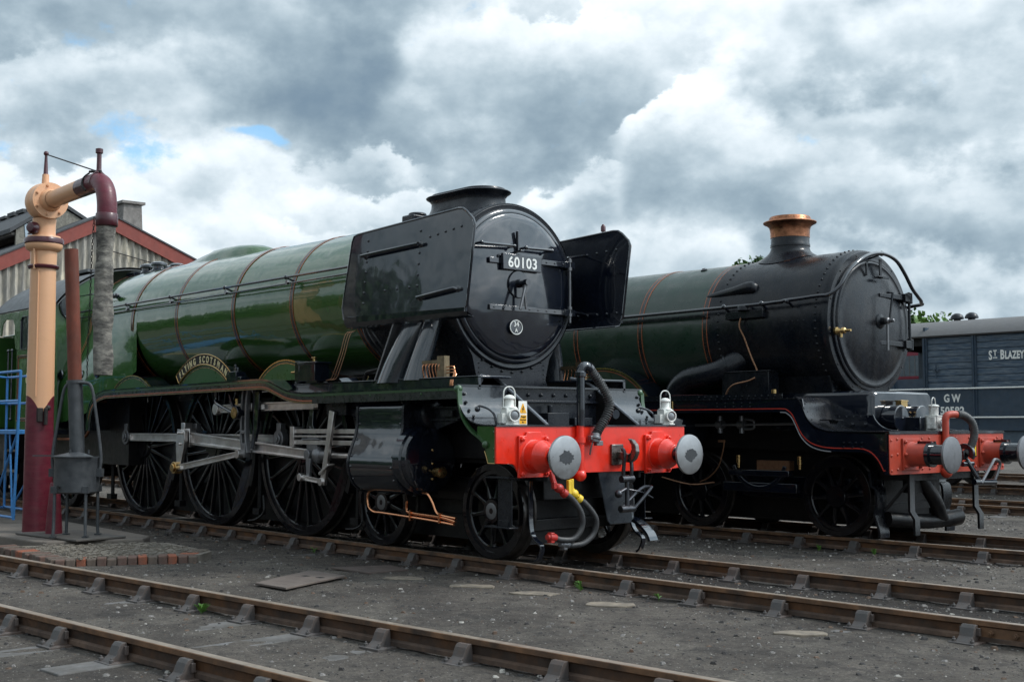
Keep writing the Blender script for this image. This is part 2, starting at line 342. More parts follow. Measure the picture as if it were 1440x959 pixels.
    def sphere(s, c, r, n=16, sc=(1, 1, 1), v0=-90, v1=90):
        m = max(4, n//2); vs = []
        for j in range(m+1):
            t = R(v0+(v1-v0)*j/m)
            for i in range(n):
                a = 2*math.pi*i/n; vs.append((c[0]+r*sc[0]*math.cos(t)*math.cos(a), c[1]+r*sc[1]*math.cos(t)*math.sin(a), c[2]+r*sc[2]*math.sin(t)))
        return s.add(vs, [(j*n+i, j*n+(i+1) % n, (j+1)*n+(i+1) % n, (j+1)*n+i) for j in range(m) for i in range(n)])
    def rivet(s, p, nrm, r=.012):
        p = Vector(p); nrm = Vector(nrm).normalized()
        return s.lathe(p-nrm*.002, nrm, [(0, r), (r*.5, r*.85), (r*.85, r*.35)], 7)
    def bolt(s, p, nrm, r=.02, h=.018):
        return s.lathe(Vector(p)-Vector(nrm).normalized()*.002, nrm, [(0, r), (h, r), (h, r*.55), (h*1.5, r*.5)], 6)
    def loft(s, secs, closed=True, caps=False):
        n = len(secs[0]); vs = [tuple(p) for q in secs for p in q]; fs = []
        for j in range(len(secs)-1):
            for i in range(n if closed else n-1):
                i2 = (i+1) % n; fs.append((j*n+i, j*n+i2, (j+1)*n+i2, (j+1)*n+i))
        if caps: fs += [tuple(range(n))[::-1], tuple(range((len(secs)-1)*n, len(secs)*n))]
        return s.add(vs, fs)
    def cut(s):
        s.cuts = getattr(s, 'cuts', [0]); s.cuts.append((len(s.v), len(s.f))); return s
    def build_cuts(s, name, m=None, parent=None, **k):
        cs = [(0, 0)]+[c for c in getattr(s, 'cuts', [0])[1:]]+[(len(s.v), len(s.f))]; out = []
        for (v0, f0), (v1, f1) in zip(cs, cs[1:]):
            if f1 <= f0: continue
            q = MB(); q.v = s.v[v0:v1]; q.f = [tuple(i-v0 for i in f) for f in s.f[f0:f1]]; q.m = s.m[f0:f1]; q.mats = list(s.mats); out.append(q.build(name, m, parent, **k))
        return out
    def build(s, name, m=None, parent=None, smooth=35, bevel=0.0, seg=2, loc=None):
        me = bpy.data.meshes.new(name)
        me.from_pydata([tuple(v) for v in s.v], [], s.f)
        if m is not None and not s.mats: s.mats = [m]
        elif m is not None: s.mats = [m]+[q for q in s.mats if q is not m] if s.mats[0] is not m else s.mats
        for q in s.mats: me.materials.append(q)
        if len(s.mats) > 1: me.polygons.foreach_set('material_index', s.m)
        import bmesh
        bm = bmesh.new(); bm.from_mesh(me); bmesh.ops.recalc_face_normals(bm, faces=bm.faces); bm.to_mesh(me); bm.free()
        if smooth:
            me.polygons.foreach_set('use_smooth', [True]*len(me.polygons))
            me.set_sharp_from_angle(angle=R(smooth))
        me.update()
        o = bpy.data.objects.new(name, me); COL.objects.link(o)
        if parent is not None: o.parent = parent
        if loc: o.location = loc
        if bevel:
            b = o.modifiers.new('bevel', 'BEVEL'); b.width = bevel; b.segments = seg; b.limit_method = 'ANGLE'; b.angle_limit = R(50)
        return o

def tag(o, label=None, cat=None, group=None, kind=None):
    if label: o['label'] = label
    if cat: o['category'] = cat
    if group: o['group'] = group
    if kind: o['kind'] = kind
    return o
def thing(name, label, cat, loc=(0, 0, 0), rz=0, group=None):
    o = bpy.data.objects.new(name, None); COL.objects.link(o); o.location = loc; o.rotation_euler = (0, 0, rz)
    o.empty_display_size = .3
    return tag(o, label, cat, group)
def arc2(cx, cz, r, a0, a1, n):
    return [(cx+r*math.cos(R(a0+(a1-a0)*i/n)), cz+r*math.sin(R(a0+(a1-a0)*i/n))) for i in range(n+1)]
def smooth2(P, k=6):
    P = [Vector(p) for p in P]; Q = []
    for i in range(len(P)-1):
        a = P[max(0, i-1)]; b = P[i]; c = P[i+1]; d = P[min(len(P)-1, i+2)]
        for j in range(k):
            t = j/k; q = .5*((2*b)+(-a+c)*t+(2*a-5*b+4*c-d)*t*t+(-a+3*b-3*c+d)*t**3); Q.append((q.x, q.y))
    Q.append(tuple(P[-1])); return Q
def text_mesh(body, size, name, m, parent, origin, ex, ey, extrude=.004, sx=1.0, spacing=1.0, bold=0.0, align='CENTER'):
    """flat lettering: origin = centre of baseline, ex = reading direction, ey = up"""
    cu = bpy.data.curves.new(name, 'FONT'); cu.body = body; cu.size = size; cu.extrude = extrude; cu.align_x = align
    cu.space_character = spacing; cu.offset = bold; cu.resolution_u = 3
    to = bpy.data.objects.new('tmp_text', cu); COL.objects.link(to)
    dg = bpy.context.evaluated_depsgraph_get(); me = bpy.data.meshes.new_from_object(to.evaluated_get(dg))
    bpy.data.objects.remove(to); bpy.data.curves.remove(cu)
    ex = Vector(ex).normalized(); ey = Vector(ey).normalized(); ez = ex.cross(ey); o = Vector(origin)
    for v in me.vertices:
        c = v.co.copy(); v.co = o+ex*c.x*sx+ey*c.y+ez*c.z
    me.materials.clear(); me.materials.append(m); me.name = name
    ob = bpy.data.objects.new(name, me); COL.objects.link(ob)
    if parent is not None: ob.parent = parent
    return ob
def join_meshes(obs, name):
    base = obs[0]; vs = []; fs = []
    for o in obs:
        b = len(vs); vs += [tuple(v.co) for v in o.data.vertices]; fs += [tuple(i+b for i in p.vertices) for p in o.data.polygons]
    me = bpy.data.meshes.new(name); me.from_pydata(vs, [], fs); me.materials.append(base.data.materials[0])
    r = bpy.data.objects.new(name, me); COL.objects.link(r); r.parent = base.parent
    for o in obs: bpy.data.objects.remove(o)
    return r

# ------------------------------------------------------------------ ground
def ground():
    xs = []; 
    def axis(lo, hi, st, far):
        a = []; x = lo
        while x <= hi+1e-6: a.append(x); x += st
        s_ = st; x = hi
        while x < far: s_ *= 1.35; x += s_; a.append(x)
        s_ = st; x = lo
        while x > -far: s_ *= 1.35; x -= s_; a.insert(0, x)
        return a
    X = axis(-9.0, 6.6, .045, 1500); Y = axis(-6.6, 2.2, .045, 1500)
    vs = []
    for y in Y:
        for x in X:
            dd = math.hypot(x, y); z = -.156
            if dd < 60:
                z += .016*mnoise.noise(Vector((x*.9, y*.9, 0))) + .009*mnoise.noise(Vector((x*3.3, y*3.3, 4)))+.006*mnoise.noise(Vector((x*9, y*9, 9)))
            vs.append((x, y, z))
    n = len(X)
    fs = [(j*n+i, j*n+i+1, (j+1)*n+i+1, (j+1)*n+i) for j in range(len(Y)-1) for i in range(n-1)]
    me = bpy.data.meshes.new('ground'); me.from_pydata(vs, [], fs); me.polygons.foreach_set('use_smooth', [True]*len(me.polygons))
    m = bpy.data.materials.new('cinder ground'); m.use_nodes = True
    nt = m.node_tree; N = nt.nodes; L = nt.links; b = N['Principled BSDF']; b.inputs['Roughness'].default_value = .9; b.inputs['Specular IOR Level'].default_value = .25
    tc = N.new('ShaderNodeTexCoord')
    def noise(s, d=6, ro=.65):
        o = N.new('ShaderNodeTexNoise'); o.inputs['Scale'].default_value = s; o.inputs['Detail'].default_value = d; o.inputs['Roughness'].default_value = ro
        L.new(tc.outputs['Object'], o.inputs['Vector']); return o.outputs['Fac']
    def mr(f, lo, hi, a=0, c=1):
        o = N.new('ShaderNodeMapRange'); L.new(f, o.inputs[0]); o.inputs[1].default_value = lo; o.inputs[2].default_value = hi; o.inputs[3].default_value = a; o.inputs[4].default_value = c; return o.outputs[0]
    def mix(f, a, c):
        o = N.new('ShaderNodeMix'); o.data_type = 'RGBA'; L.new(f, o.inputs[0])
        for k, q in ((6, a), (7, c)):
            if hasattr(q, 'links'): L.new(q, o.inputs[k])
            else: o.inputs[k].default_value = (*q, 1)
        return o.outputs[2]
    c = mix(mr(noise(.55, 5), .36, .64), (.068, .057, .049), (.168, .144, .122))
    c = mix(mr(noise(3.2, 8, .75), .48, .66, 0, .85), c, (.040, .036, .034))
    c = mix(mr(noise(1.3, 6), .50, .70, 0, .7), c, (.22, .195, .165))
    c = mix(mr(noise(60, 4, .7), .40, .62, 0, .55), c, (.040, .036, .034))
    v = N.new('ShaderNodeTexVoronoi'); v.inputs['Scale'].default_value = 60; L.new(tc.outputs['Object'], v.inputs['Vector'])
    sep = N.new('ShaderNodeSeparateColor'); L.new(v.outputs['Color'], sep.inputs[0])
    th = N.new('ShaderNodeMath'); th.operation = 'GREATER_THAN'; L.new(sep.outputs[0], th.inputs[0]); th.inputs[1].default_value = .955
    t2 = N.new('ShaderNodeMath'); t2.operation = 'LESS_THAN'; L.new(v.outputs['Distance'], t2.inputs[0]); t2.inputs[1].default_value = .33
    mu = N.new('ShaderNodeMath'); mu.operation = 'MULTIPLY'; L.new(th.outputs[0], mu.inputs[0]); L.new(t2.outputs[0], mu.inputs[1])
    c = mix(mr(noise(48, 3, .8), .55, .70, 0, .75), c, (.20, .18, .16))
    c = mix(mr(noise(24, 4, .8), .54, .70, 0, .6), c, (.026, .023, .022))
    c = mix(mu.outputs[0], c, (.27, .25, .22))
    c = mix(mr(noise(7, 6, .7), .52, .68, 0, .6), c, (.030, .027, .026))
    # oily, sooty strips in the four-foot of the two locomotive tracks
    sy = N.new('ShaderNodeSeparateXYZ'); L.new(tc.outputs['Object'], sy.inputs[0])
    def strip(yc, w, amt, c):
        a = N.new('ShaderNodeMath'); a.operation = 'SUBTRACT'; L.new(sy.outputs[1], a.inputs[0]); a.inputs[1].default_value = yc
        e = N.new('ShaderNodeMath'); e.operation = 'ABSOLUTE'; L.new(a.outputs[0], e.inputs[0])
        g = N.new('ShaderNodeMath'); g.operation = 'MULTIPLY_ADD'; L.new(noise(2.6, 6, .7), g.inputs[0]); g.inputs[1].default_value = 1.4; L.new(e.outputs[0], g.inputs[2])
        return mix(mr(g.outputs[0], w+.55, w+1.05, amt, 0), c, (.024, .020, .018))
    c = strip(0.0, .75, .85, c); c = strip(4.728, .75, .8, c)
    L.new(c, b.inputs['Base Color'])
    bp = N.new('ShaderNodeBump'); bp.inputs['Distance'].default_value = .018; bp.inputs['Strength'].default_value = 1
    L.new(noise(60, 6, .8), bp.inputs['Height'])
    bq = N.new('ShaderNodeBump'); bq.inputs['Distance'].default_value = .035; bq.inputs['Strength'].default_value = .8
    L.new(noise(16, 5, .7), bq.inputs['Height']); L.new(bp.outputs[0], bq.inputs['Normal']); L.new(bq.outputs[0], b.inputs['Normal'])
    me.materials.append(m); o = bpy.data.objects.new('ground', me); COL.objects.link(o); tag(o, kind='structure')
ground()

# ------------------------------------------------------------------ railway tracks
def rail_profile():
    h = .0; return [(-.035, -.002), (-.030, 0), (.030, 0), (.035, -.006), (.035, -.034), (.012, -.046), (.010, -.10), (.031, -.113), (.031, -.142), (-.031, -.142), (-.031, -.113), (-.010, -.10), (-.012, -.046), (-.035, -.034)]
def chair_mesh():
    b = MB()
    b.box(-.10, .10, -.19, .19, -.185, -.143)
    for s in (-1, 1):
        # jaw seen from the end: leans from the base up to the shaded rail web
        prof = [(.036*s, -.150), (.175*s, -.150), (.155*s, -.134), (.118*s, -.105), (.094*s, -.050), (.076*s, -.030), (.042*s, -.030), (.036*s, -.10)]
        b.prism(prof, 'x', -.052, .052)
        b.prism([(.10*s, -.148), (.17*s, -.146), (.16*s, -.139), (.10*s, -.139)], 'x', -.095, .095)
        b.bolt((0.068, .155*s, -.146), (0, 0, 1), .017, .025); b.bolt((-.068, .155*s, -.146), (0, 0, 1), .017, .025)
    b.box(-.075, .075, .040, .066, -.105, -.050)
    o = b.build('rail_chair', M_CHAIR, None, smooth=0, bevel=.006, seg=2); me = o.data
    return o
CH0 = None
def track(name, label, P0, P1, near, far, bend=0.0, joints=(), sleeper_vis=True):
    """P0,P1: centre line ends (x,y); chairs between x-range near..far become parts"""
    global CH0
    d = Vector((P1[0]-P0[0], P1[1]-P0[1], 0)); Ln = d.length; d.normalize(); rz = math.atan2(d.y, d.x)
    t = thing('railway_track', label, 'railway track', (P0[0], P0[1], 0), rz)
    for s in (-1, 1):
        off = s*(.7175+.035); b = MB(); pr = rail_profile(); k = len(pr)
        xs = [0, Ln]
        secs = [[(x, off+p[0], p[1]) for p in pr] for x in xs]
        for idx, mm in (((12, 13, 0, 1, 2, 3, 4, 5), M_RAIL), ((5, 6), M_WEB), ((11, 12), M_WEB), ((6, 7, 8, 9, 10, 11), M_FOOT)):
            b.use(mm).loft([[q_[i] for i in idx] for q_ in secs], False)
        b.use(M_RAILTOP).box(.01, Ln-.01, off-.029, off+.029, -.004, .0012)
        for jx in joints:
            b.use(M_RAIL)
            for q in (-1, 1): b.box(jx-.33, jx+.33, off+q*.016-.010, off+q*.016+.010, -.112, -.044)
            for kk in (-.25, -.09, .09, .25):
                b.bolt((jx+kk, off-.027, -.078), (0, -1, 0), .021, .028); b.bolt((jx+kk, off+.027, -.078), (0, 1, 0), .017, .02)
        b.build('rail', None, t, smooth=0)
    sp = .80; n = int(Ln/sp); rest = MB(); rests = MB()
    for i in range(n):
        x = .4+i*sp+rnd.uniform(-.03, .03)
        inr = near <= P0[0]+d.x*x <= far
        if inr:
            sb = MB(); w = .125; sb.box(-w, w, -1.29, 1.29, -.30, -.169)
            o = sb.build('sleeper', M_SLEEP, t, smooth=0, bevel=.01); o.location = (x, 0, rnd.uniform(-.004, .018)); o.rotation_euler = (rnd.uniform(-.006, .006), 0, rnd.uniform(-.01, .01))
        else: rests.box(x-.125, x+.125, -1.29, 1.29, -.30, -.169)
        for s in (-1, 1):
            if inr:
                if CH0 is None:
                    CH0 = chair_mesh(); c = CH0
                else:
                    c = CH0.copy(); COL.objects.link(c)
                c.parent = t; c.location = (x, s*(.7175+.035), 0); c.rotation_euler = (0, 0, 0 if s > 0 else math.pi)
            else:
                rest.box(x-.045, x+.045, s*.7525-.13, s*.7525+.13, -.185, -.09)
    if rest.v:
        o = rest.build('rail_chair', M_CHAIR, t, smooth=0); tag(o, kind='stuff')
        o = rests.build('sleeper', M_SLEEP, t, smooth=0); tag(o, kind='stuff')
    return t
BY = 4.728
track('a', 'railway track under the green locomotive with the black smoke deflectors', (-60, 0), (14, 0), -13, 8, joints=(64.66,))
track('b', 'rusty track under the locomotive with the copper capped chimney', (-60, BY), (14, BY), -9, 7)
track('c', 'nearest rusty track crossing the bottom of the view beside the cinder strip', (-22.4, -6.36), (9.6, -4.12), -7, 6)
track('d', 'empty railway track between the copper chimney locomotive and the goods van', (-60, 11.57), (14, 11.57), -9, 2)
track('e', 'railway track on which the blue grey goods van stands', (-60, 17.3), (14, 17.3), -14, 0)

# ------------------------------------------------------------------ shared locomotive pieces
def spoked_wheel(parent, name, x, side, r, spokes, hubr, rimw=.075, yface=.79, crank=None, weight=None, hubcap=False, ang0=0.0, lab=None):
    """side -1 = the side towards -Y. returns the wheel centre object"""
    S = side; yf = S*yface; z = r
    b = MB(); ax = (0, S, 0)
    # wheel centre: rim ring, spokes, hub
    o = (x, yf-S*.115, z)
    ri = r-.075-.05
    b.lathe(o, ax, [(0, ri), (0, r-.07), (.095, r-.07), (.095, ri+.012), (.083, ri), (0, ri)], 56, caps=False)
    b.lathe((x, yf-S*.14, z), ax, [(0, hubr), (.14, hubr*.93), (.155, hubr*.85), (.155, .001)], 32, caps=False)
    for i in range(spokes):
        a = 2*math.pi*(i+ang0)/spokes; u = Vector((math.cos(a), 0, math.sin(a))); w = Vector((-math.sin(a), 0, math.cos(a)))
        secs = []
        for (rr, hw, dy0, dy1) in ((hubr*.9, .034, -.10, -.012), (hubr+(ri-hubr)*.5, .022, -.088, -.028), (ri-.04, .020, -.085, -.03), (ri+.012, .036, -.090, -.024)):
            c = Vector((x, 0, z))+u*rr
            sec = []
            for (q, dy) in ((-1, .5), (-.75, .93), (0, 1), (.75, .93), (1, .5), (.75, .07), (0, 0), (-.75, .07)):
                p = c+w*hw*q; p.y = yf+S*(dy0+(dy1-dy0)*dy); sec.append(tuple(p))
            secs.append(sec)
        b.loft(secs)
    if weight is not None:
        a0, a1 = weight
        P = arc2(x, z, ri+.01, a0, a1, 16); h = (R((a1-a0)/2)); cc = (ri+.01)*math.cos(h)
        am = R((a0+a1)/2); Q = [(x+math.cos(am)*cc*.98, z+math.sin(am)*cc*.98)]
        b.prism(P, 'y', yf-S*.105, yf-S*.018)
    if crank is not None:
        a = R(crank[0]); u = Vector((math.cos(a), math.sin(a))); w = Vector((-u.y, u.x)); c = Vector((x, z)); th = crank[1]
        P = [c+w*hubr*.95-u*.05, c+w*.11+u*th, c+w*.07+u*(th+.09), c+u*(th+.115), c-w*.07+u*(th+.09), c-w*.11+u*th, c-w*hubr*.95-u*.05]
        b.prism([tuple(p) for p in P], 'y', yf-S*.13, yf+S*.022)
    wh = b.build(name, M_WHEEL, parent, smooth=40)
    t = MB()
    t.use(M_WHEEL).lathe((x, yf-S*.14, z), ax, [(.0, r-.07), (.0, r+.001), (.14, r-.004)], 72, caps=False)
    t.use(M_TYRE).lathe((x, yf-S*.14, z), ax, [(-.002, r-.065), (-.002, r+.028), (.022, r+.028), (.034, r+.002), (.136, r-.004), (.14, r-.010)], 72, caps=False)
    t.use(M_WHEEL).lathe((x, yf-S*.14, z), ax, [(.14, r-.010), (.1405, r-.069), (.095, r-.071)], 72, caps=False)
    t.build('tyre', None, wh, smooth=40)
    if hubcap:
        h = MB(); h.lathe((x, yf, z), ax, [(.0, .088), (.014, .086), (.016, .080), (.016, .030), (.006, .028), (.006, .001)], 28, caps=False)
        h.build('axle_end', M_DSTEEL, wh)
    return wh
def sprung_buffer(parent, x, y, z, disc_r, style, zface, smudge=True):
    """x = beam face, zface = x of the buffer face"""
    b = MB(); ax = (1, 0, 0)
    if style == 'A':
        m = M_RED
        b.prism([(y-.19, z-.20), (y+.19, z-.20), (y+.19, z+.20), (y+.10, z+.20), (y+.09, z+.235), (y-.09, z+.235), (y-.10, z+.20), (y-.19, z+.20)], 'x', x-.001, x+.03)
        for q in ((-.155, -.165), (.155, -.165), (-.155, .165), (.155, .165)): b.bolt((x+.03, y+q[0], z+q[1]), ax, .027, .03)
        b.lathe((x+.02, y, z), ax, [(0, .170), (.018, .162), (.022, .152), (.11, .150), (.118, .157), (.145, .157), (.155, .148), (.185, .138), (.215, .112), (.235, .100), (.262, .098), (.265, .085), (.27, .03)], 36, caps=False)
    else:
        m = M_REDB
        b.prism([(y-.19, z-.18), (y+.19, z-.18), (y+.19, z+.18), (y-.19, z+.18)], 'x', x-.001, x+.025)
        for q in ((-.155, -.14), (.155, -.14), (-.155, .14), (.155, .14), (-.155, 0), (.155, 0)): b.bolt((x+.025, y+q[0], z+q[1]), ax, .024, .022)
        b.lathe((x+.02, y, z), ax, [(0, .15), (.02, .135), (.25, .133), (.25, .05)], 36, caps=False)
        b.box(x+.14, x+.27, y-.05, y+.05, z+.122, z+.146)
    bo = b.build('buffer', m, parent, smooth=40, bevel=.004)
    r = MB()
    if style == 'A': r.use(M_BLACK).lathe((x+.26, y, z), ax, [(0, .075), (zface-x-.30, .075), (zface-x-.285, .09)], 28, caps=False)
    else:
        r.use(M_BLACK).lathe((x+.24, y, z), ax, [(0, .142), (.045, .142), (.045, .112), (zface-x-.28, .112)], 28, caps=False)
        r.box(x+.13, x+.29, y-.055, y-.035, z+.12, z+.152); r.box(x+.13, x+.29, y+.035, y+.055, z+.12, z+.152); r.box(x+.12, x+.14, y-.055, y+.055, z+.12, z+.152)
    r.build('buffer_ram', None, bo)
    h = MB()
    h.use(M_BUFF if style == 'A' else M_DSTEEL).lathe((zface-.045, y, z), ax, [(0, disc_r*.5), (.006, disc_r*.94), (.018, disc_r), (.032, disc_r), (.040, disc_r*.985), (.044, disc_r*.9), (.052, disc_r*.4), (.053, .001)], 48, caps=False)
    ho = h.build('buffer_head', None, bo)
    if smudge:
        rr = random.Random(int(y*100)+5); P = []
        for i in range(26):
            a = 2*math.pi*i/26; q = disc_r*(.30+.16*rr.random()); P.append((y+q*math.cos(a)*1.1, z+q*math.sin(a)*.85))
        g = MB(); g.prism(P, 'x', zface+.0055, zface+.0095); g.build('grease_patch', M_GREASE, ho, smooth=0)
    return bo
def head_lamp(label, x, y, z, rz, style=0):
    t = thing('head_lamp', label, 'lamp', (x, y, z), rz, 'white oil head lamps on the buffer beams')
    W = M_WHITE if style == 0 else M_WHITEB
    b = MB()
    if style == 0:
        b.box(-.075, .075, -.072, .072, 0, .016); b.box(-.065, .065, -.062, .062, .016, .165)
        b.box(-.055, .055, -.105, -.062, .02, .115)
        b.lathe((0, 0, .165), (0, 0, 1), [(0, .075), (.012, .072), (.014, .05), (.02, .045), (.085, .045), (.088, .058), (.10, .058), (.112, .048), (.125, .028), (.13, .001)], 24, caps=False)
        b.lathe((.06, 0, .095), (1, 0, 0), [(0, .052), (.045, .056), (.055, .062), (.062, .062), (.062, .050), (.052, .048)], 28, caps=False)
        hz0, hz1 = .15, .37
    else:
        b.box(-.07, .07, -.085, .085, 0, .18); b.box(-.075, .075, -.09, .09, .175, .19)
        b.box(-.035, .06, -.13, -.085, .03, .17)
        b.lathe((0, 0, .19), (0, 0, 1), [(0, .055), (.10, .055), (.10, .066), (.112, .066), (.125, .05), (.132, .001)], 20, caps=False)
        b.lathe((.065, 0, .09), (1, 0, 0), [(0, .055), (.02, .058), (.03, .058), (.03, .048), (.02, .046)], 24, caps=False)
        hz0, hz1 = .17, .40
    b.build('lamp_body', W, t, smooth=40, bevel=.003)
    h = MB(); h.tube([(0, -.062, hz0), (0, -.062, hz1-.08), (0, -.055, hz1-.035), (0, -.03, hz1-.006), (0, 0, hz1), (0, .03, hz1-.006), (0, .055, hz1-.035), (0, .062, hz1-.08), (0, .062, hz0)], .0065, 8, 3)
    h.build('handle', W, t)
    l = MB(); l.sphere((.105 if style == 0 else .08, 0, .095 if style == 0 else .09), .047, 20, (.35, 1, 1)); l.build('lens', M_LENS, t)
    return t

# ------------------------------------------------------------------ green express locomotive (nearer)
def locomotive_a():
    t = thing('steam_locomotive', 'big green steam locomotive with black smoke deflectors and number 60103 on its smokebox', 'steam locomotive', (0, 0, 0))
    ZC = 2.86
    # ---- main frames and ashpan with dark filler boxes
    b = MB()
    fr = [(-13.2, .75), (-13.2, 1.5), (-9.5, 1.7), (-1.1, 1.7), (-.95, 1.86), (-.80, 1.80), (-.56, 1.67), (-.29, 1.50), (-.02, 1.335), (-.02, .80), (-.45, .78), (-.9, 1.0), (-2.2, 1.0), (-3.1, .85), (-3.5, .55), (-9.2, .55), (-9.6, .75)]
    for y in (-.665, .635): b.prism(fr, 'y', y, y+.03)
    b.build('main_frame', M_UNDER, t, smooth=0, bevel=.003)
    e = MB()
    for s in (-1, 1):     # bright upper edges of the frame plates
        e.tube([(-1.05, s*.65, 1.86), (-.80, s*.65, 1.81), (-.56, s*.65, 1.68), (-.29, s*.65, 1.51), (-.03, s*.65, 1.345)], .017, 8, 4).cut()
    e.build_cuts('frame_edge', mat('pale frame grey', (.16, .17, .19), .35, var=.2, vs=10), t)
    e = MB()
    for s in (-1, 1): e.cyl((-.34, s*.637-.004, 1.46), (-.34, s*.637+.004+.03*(s<0), 1.46), .05, n=18).cut()
    e.build_cuts('pale_hole_disc', mat('pale frame grey', (.16, .17, .19)), t)  # solid discs painted pale for the light showing through the hole
    b = MB()
    b.box(-9.5, -3.2, -.60, .60, .12, 1.65); b.box(-11.2, -8.9, -.95, .95, .75, 1.9); b.box(-3.2, -1.0, -.6, .6, .95, 1.5); b.box(-2.9, -.5, -.52, .52, .14, .8)
    b.box(-13.0, -11.2, -.9, .9, .7, 1.3)
    b.build('ashpan_dark_fill', M_UNDER, t, smooth=0)  # ashpan, plus dark boxes added low to block light under the engine
    # ---- boiler
    b = MB()
    prof = [(-8.7, .965), (-7.6, .955), (-6.0, .925), (-4.5, .905), (-2.95, .90)]
    b.lathe((0, 0, ZC), (1, 0, 0), prof, 96, caps=False)
    b.build('boiler', M_GREEN, t, smooth=60)
    # firebox: round top, flared wide sides, loft of sections along X
    def sec(x, rt, w, zb, zc=ZC):
        P = []; n = 24
        for i in range(n+1):
            a = math.pi*i/n; P.append((x, -rt*math.cos(a), zc+rt*math.sin(a)))
        R_ = [(x, rt+(w-rt)*q, zc-(zc-zb)*p) for q, p in ((.25, .15), (.75, .38), (1, .6), (1.0, .82), (.97, 1))]
        L_ = [(x, -p[1], p[2]) for p in R_][::-1]
        return L_+P+R_
    b = MB()
    b.loft([sec(-8.68, .967, .955, 2.15), sec(-9.0, .97, 1.00, 2.0), sec(-9.35, .97, 1.13, 1.80), sec(-9.6, .968, 1.22, 1.60), sec(-10.2, .96, 1.24, 1.45), sec(-11.3, .90, 1.24, 1.35)], False)
    b.loft([sec(-11.3, .90, 1.24, 1.35), sec(-11.31, .01, .01, 2.8)], False)
    fb = b.build('firebox', M_GREEN, t, smooth=60)
    b = MB()
    for (x, y, z, r) in ((-10.1, -1.245, 2.12, .065), (-10.9, -1.245, 2.15, .065), (-9.55, -1.21, 2.12, .05), (-10.35, -1.25, 1.72, .035)):
        b.use(M_BLACK).lathe((x, y+.03, z), (0, -1, 0), [(0, r*1.35), (.02, r*1.3), (.026, r*.9), (.05, r*.5), (.055, .001)], 18, caps=False)
    b.build('washout_plug', None, fb)
    # boiler bands with lining
    for x in (-8.82, -7.42, -5.83, -4.40, -3.05):
        r = .907+max(0, (-x-4.4))*.0145
        if x < -8.7: r = .972
        b = MB()
        b.use(M_BLINE).lathe((x, 0, ZC), (1, 0, 0), [(-.028, r), (-.028, r+.004), (.028, r+.004), (.028, r)], 90, caps=False)
        for q in (-1, 1): b.use(M_ORANGE).lathe((x+q*.034, 0, ZC), (1, 0, 0), [(-.0045, r), (-.0045, r+.005), (.0045, r+.005), (.0045, r)], 90, caps=False)
        b.build('boiler_band', None, t, smooth=50)
    b = MB()      # firebox band
    for q in (-10.35,):
        S_ = [sec(q-.012, .966, 1.252, 1.45), sec(q+.012, .966, 1.252, 1.45)]
        b.use(M_ORANGE).loft(S_, False)
        S_ = [sec(q-.06, .967, 1.253, 1.45), sec(q-.04, .967, 1.253, 1.45)]
        b.use(M_ORANGE).loft(S_, False)
    b.build('boiler_band', None, t)
    # steam dome cover (low, stretched)
    b = MB(); secs = []
    for (x, h, w) in ((-8.75, .00, .26), (-8.4, .045, .29), (-8.05, .10, .32), (-7.84, .13, .34), (-7.72, .155, .35), (-7.4, .165, .35), (-7.05, .16, .33), (-6.75, .135, .30), (-6.55, .08, .25), (-6.45, .0, .2)):
        rr = .955-max(0, (x+8.0))*.018 if x > -8 else .96
        q = []
        for i in range(17):
            a = -1+2*i/16; y = w*a; zb = ZC+math.sqrt(rr*rr-y*y)-.012
            q.append((x, y, zb+h*(1-abs(a)**6)))
        secs.append(q)
    b.loft(secs, False); b.build('steam_dome', M_GREEN, t, smooth=60)
    b = MB()      # safety valves and whistle on the firebox
    for (x, y) in ((-9.75, -.12), (-10.15, -.12), (-9.75, .2), (-10.15, .2)):
        b.lathe((x, y, ZC+.93), (0, 0, 1), [(0, .13), (.03, .13), (.05, .10), (.10, .10), (.11, .13), (.15, .125), (.17, .07), (.18, .001)], 20, caps=False).cut()
    b.box(-10.75, -10.45, -.22, .25, ZC+.86, ZC+1.0)
    b.build_cuts('safety_valve', M_BLACK, t, bevel=.004)
    # ---- smokebox
    b = MB()
    b.use(M_SMOKE).lathe((0, 0, ZC), (1, 0, 0), [(-2.95, .885), (-1.32, .885), (-1.31, .90), (-1.19, .90), (-1.175, .89)], 96, caps=False)
    b.lathe((0, 0, ZC), (1, 0, 0), [(-1.19, .90), (-1.172, .875), (-1.178, .845), (-1.178, .0)], 96, caps=False)
    for i in range(70):
        a = 2*math.pi*i/70; b.rivet((-1.25, .90*math.cos(a), ZC+.90*math.sin(a)), (0, math.cos(a), math.sin(a)), .012)
    for x in (-2.85, -2.0):
        for i in range(60):
            a = 2*math.pi*i/60; b.rivet((x, .885*math.cos(a), ZC+.885*math.sin(a)), (0, math.cos(a), math.sin(a)), .011)
    sb_a = b.build('smokebox', None, t, smooth=40)
    b = MB()
    dr = .80
    b.lathe((-1.178, 0, ZC), (1, 0, 0), [(0, dr+.035), (.02, dr+.034), (.035, dr+.015), (.035, dr-.01), (.020, dr-.012)], 96, caps=False)
    ring_a = b.build('door_ring', M_BLACK, t, smooth=50)
    b = MB()
    b.lathe((-1.17, 0, ZC), (1, 0, 0), [(0, dr-.012), (.030, dr-.016), (.042, dr-.035), (.056, dr-.11), (.074, .52), (.092, .34), (.104, .17), (.108, .001)], 96, caps=False)
    door = b.build('smokebox_door', M_BLACK, t, smooth=60)
    dx = lambda rr: -1.17+.108-.075*(rr/dr)**2
    b = MB()
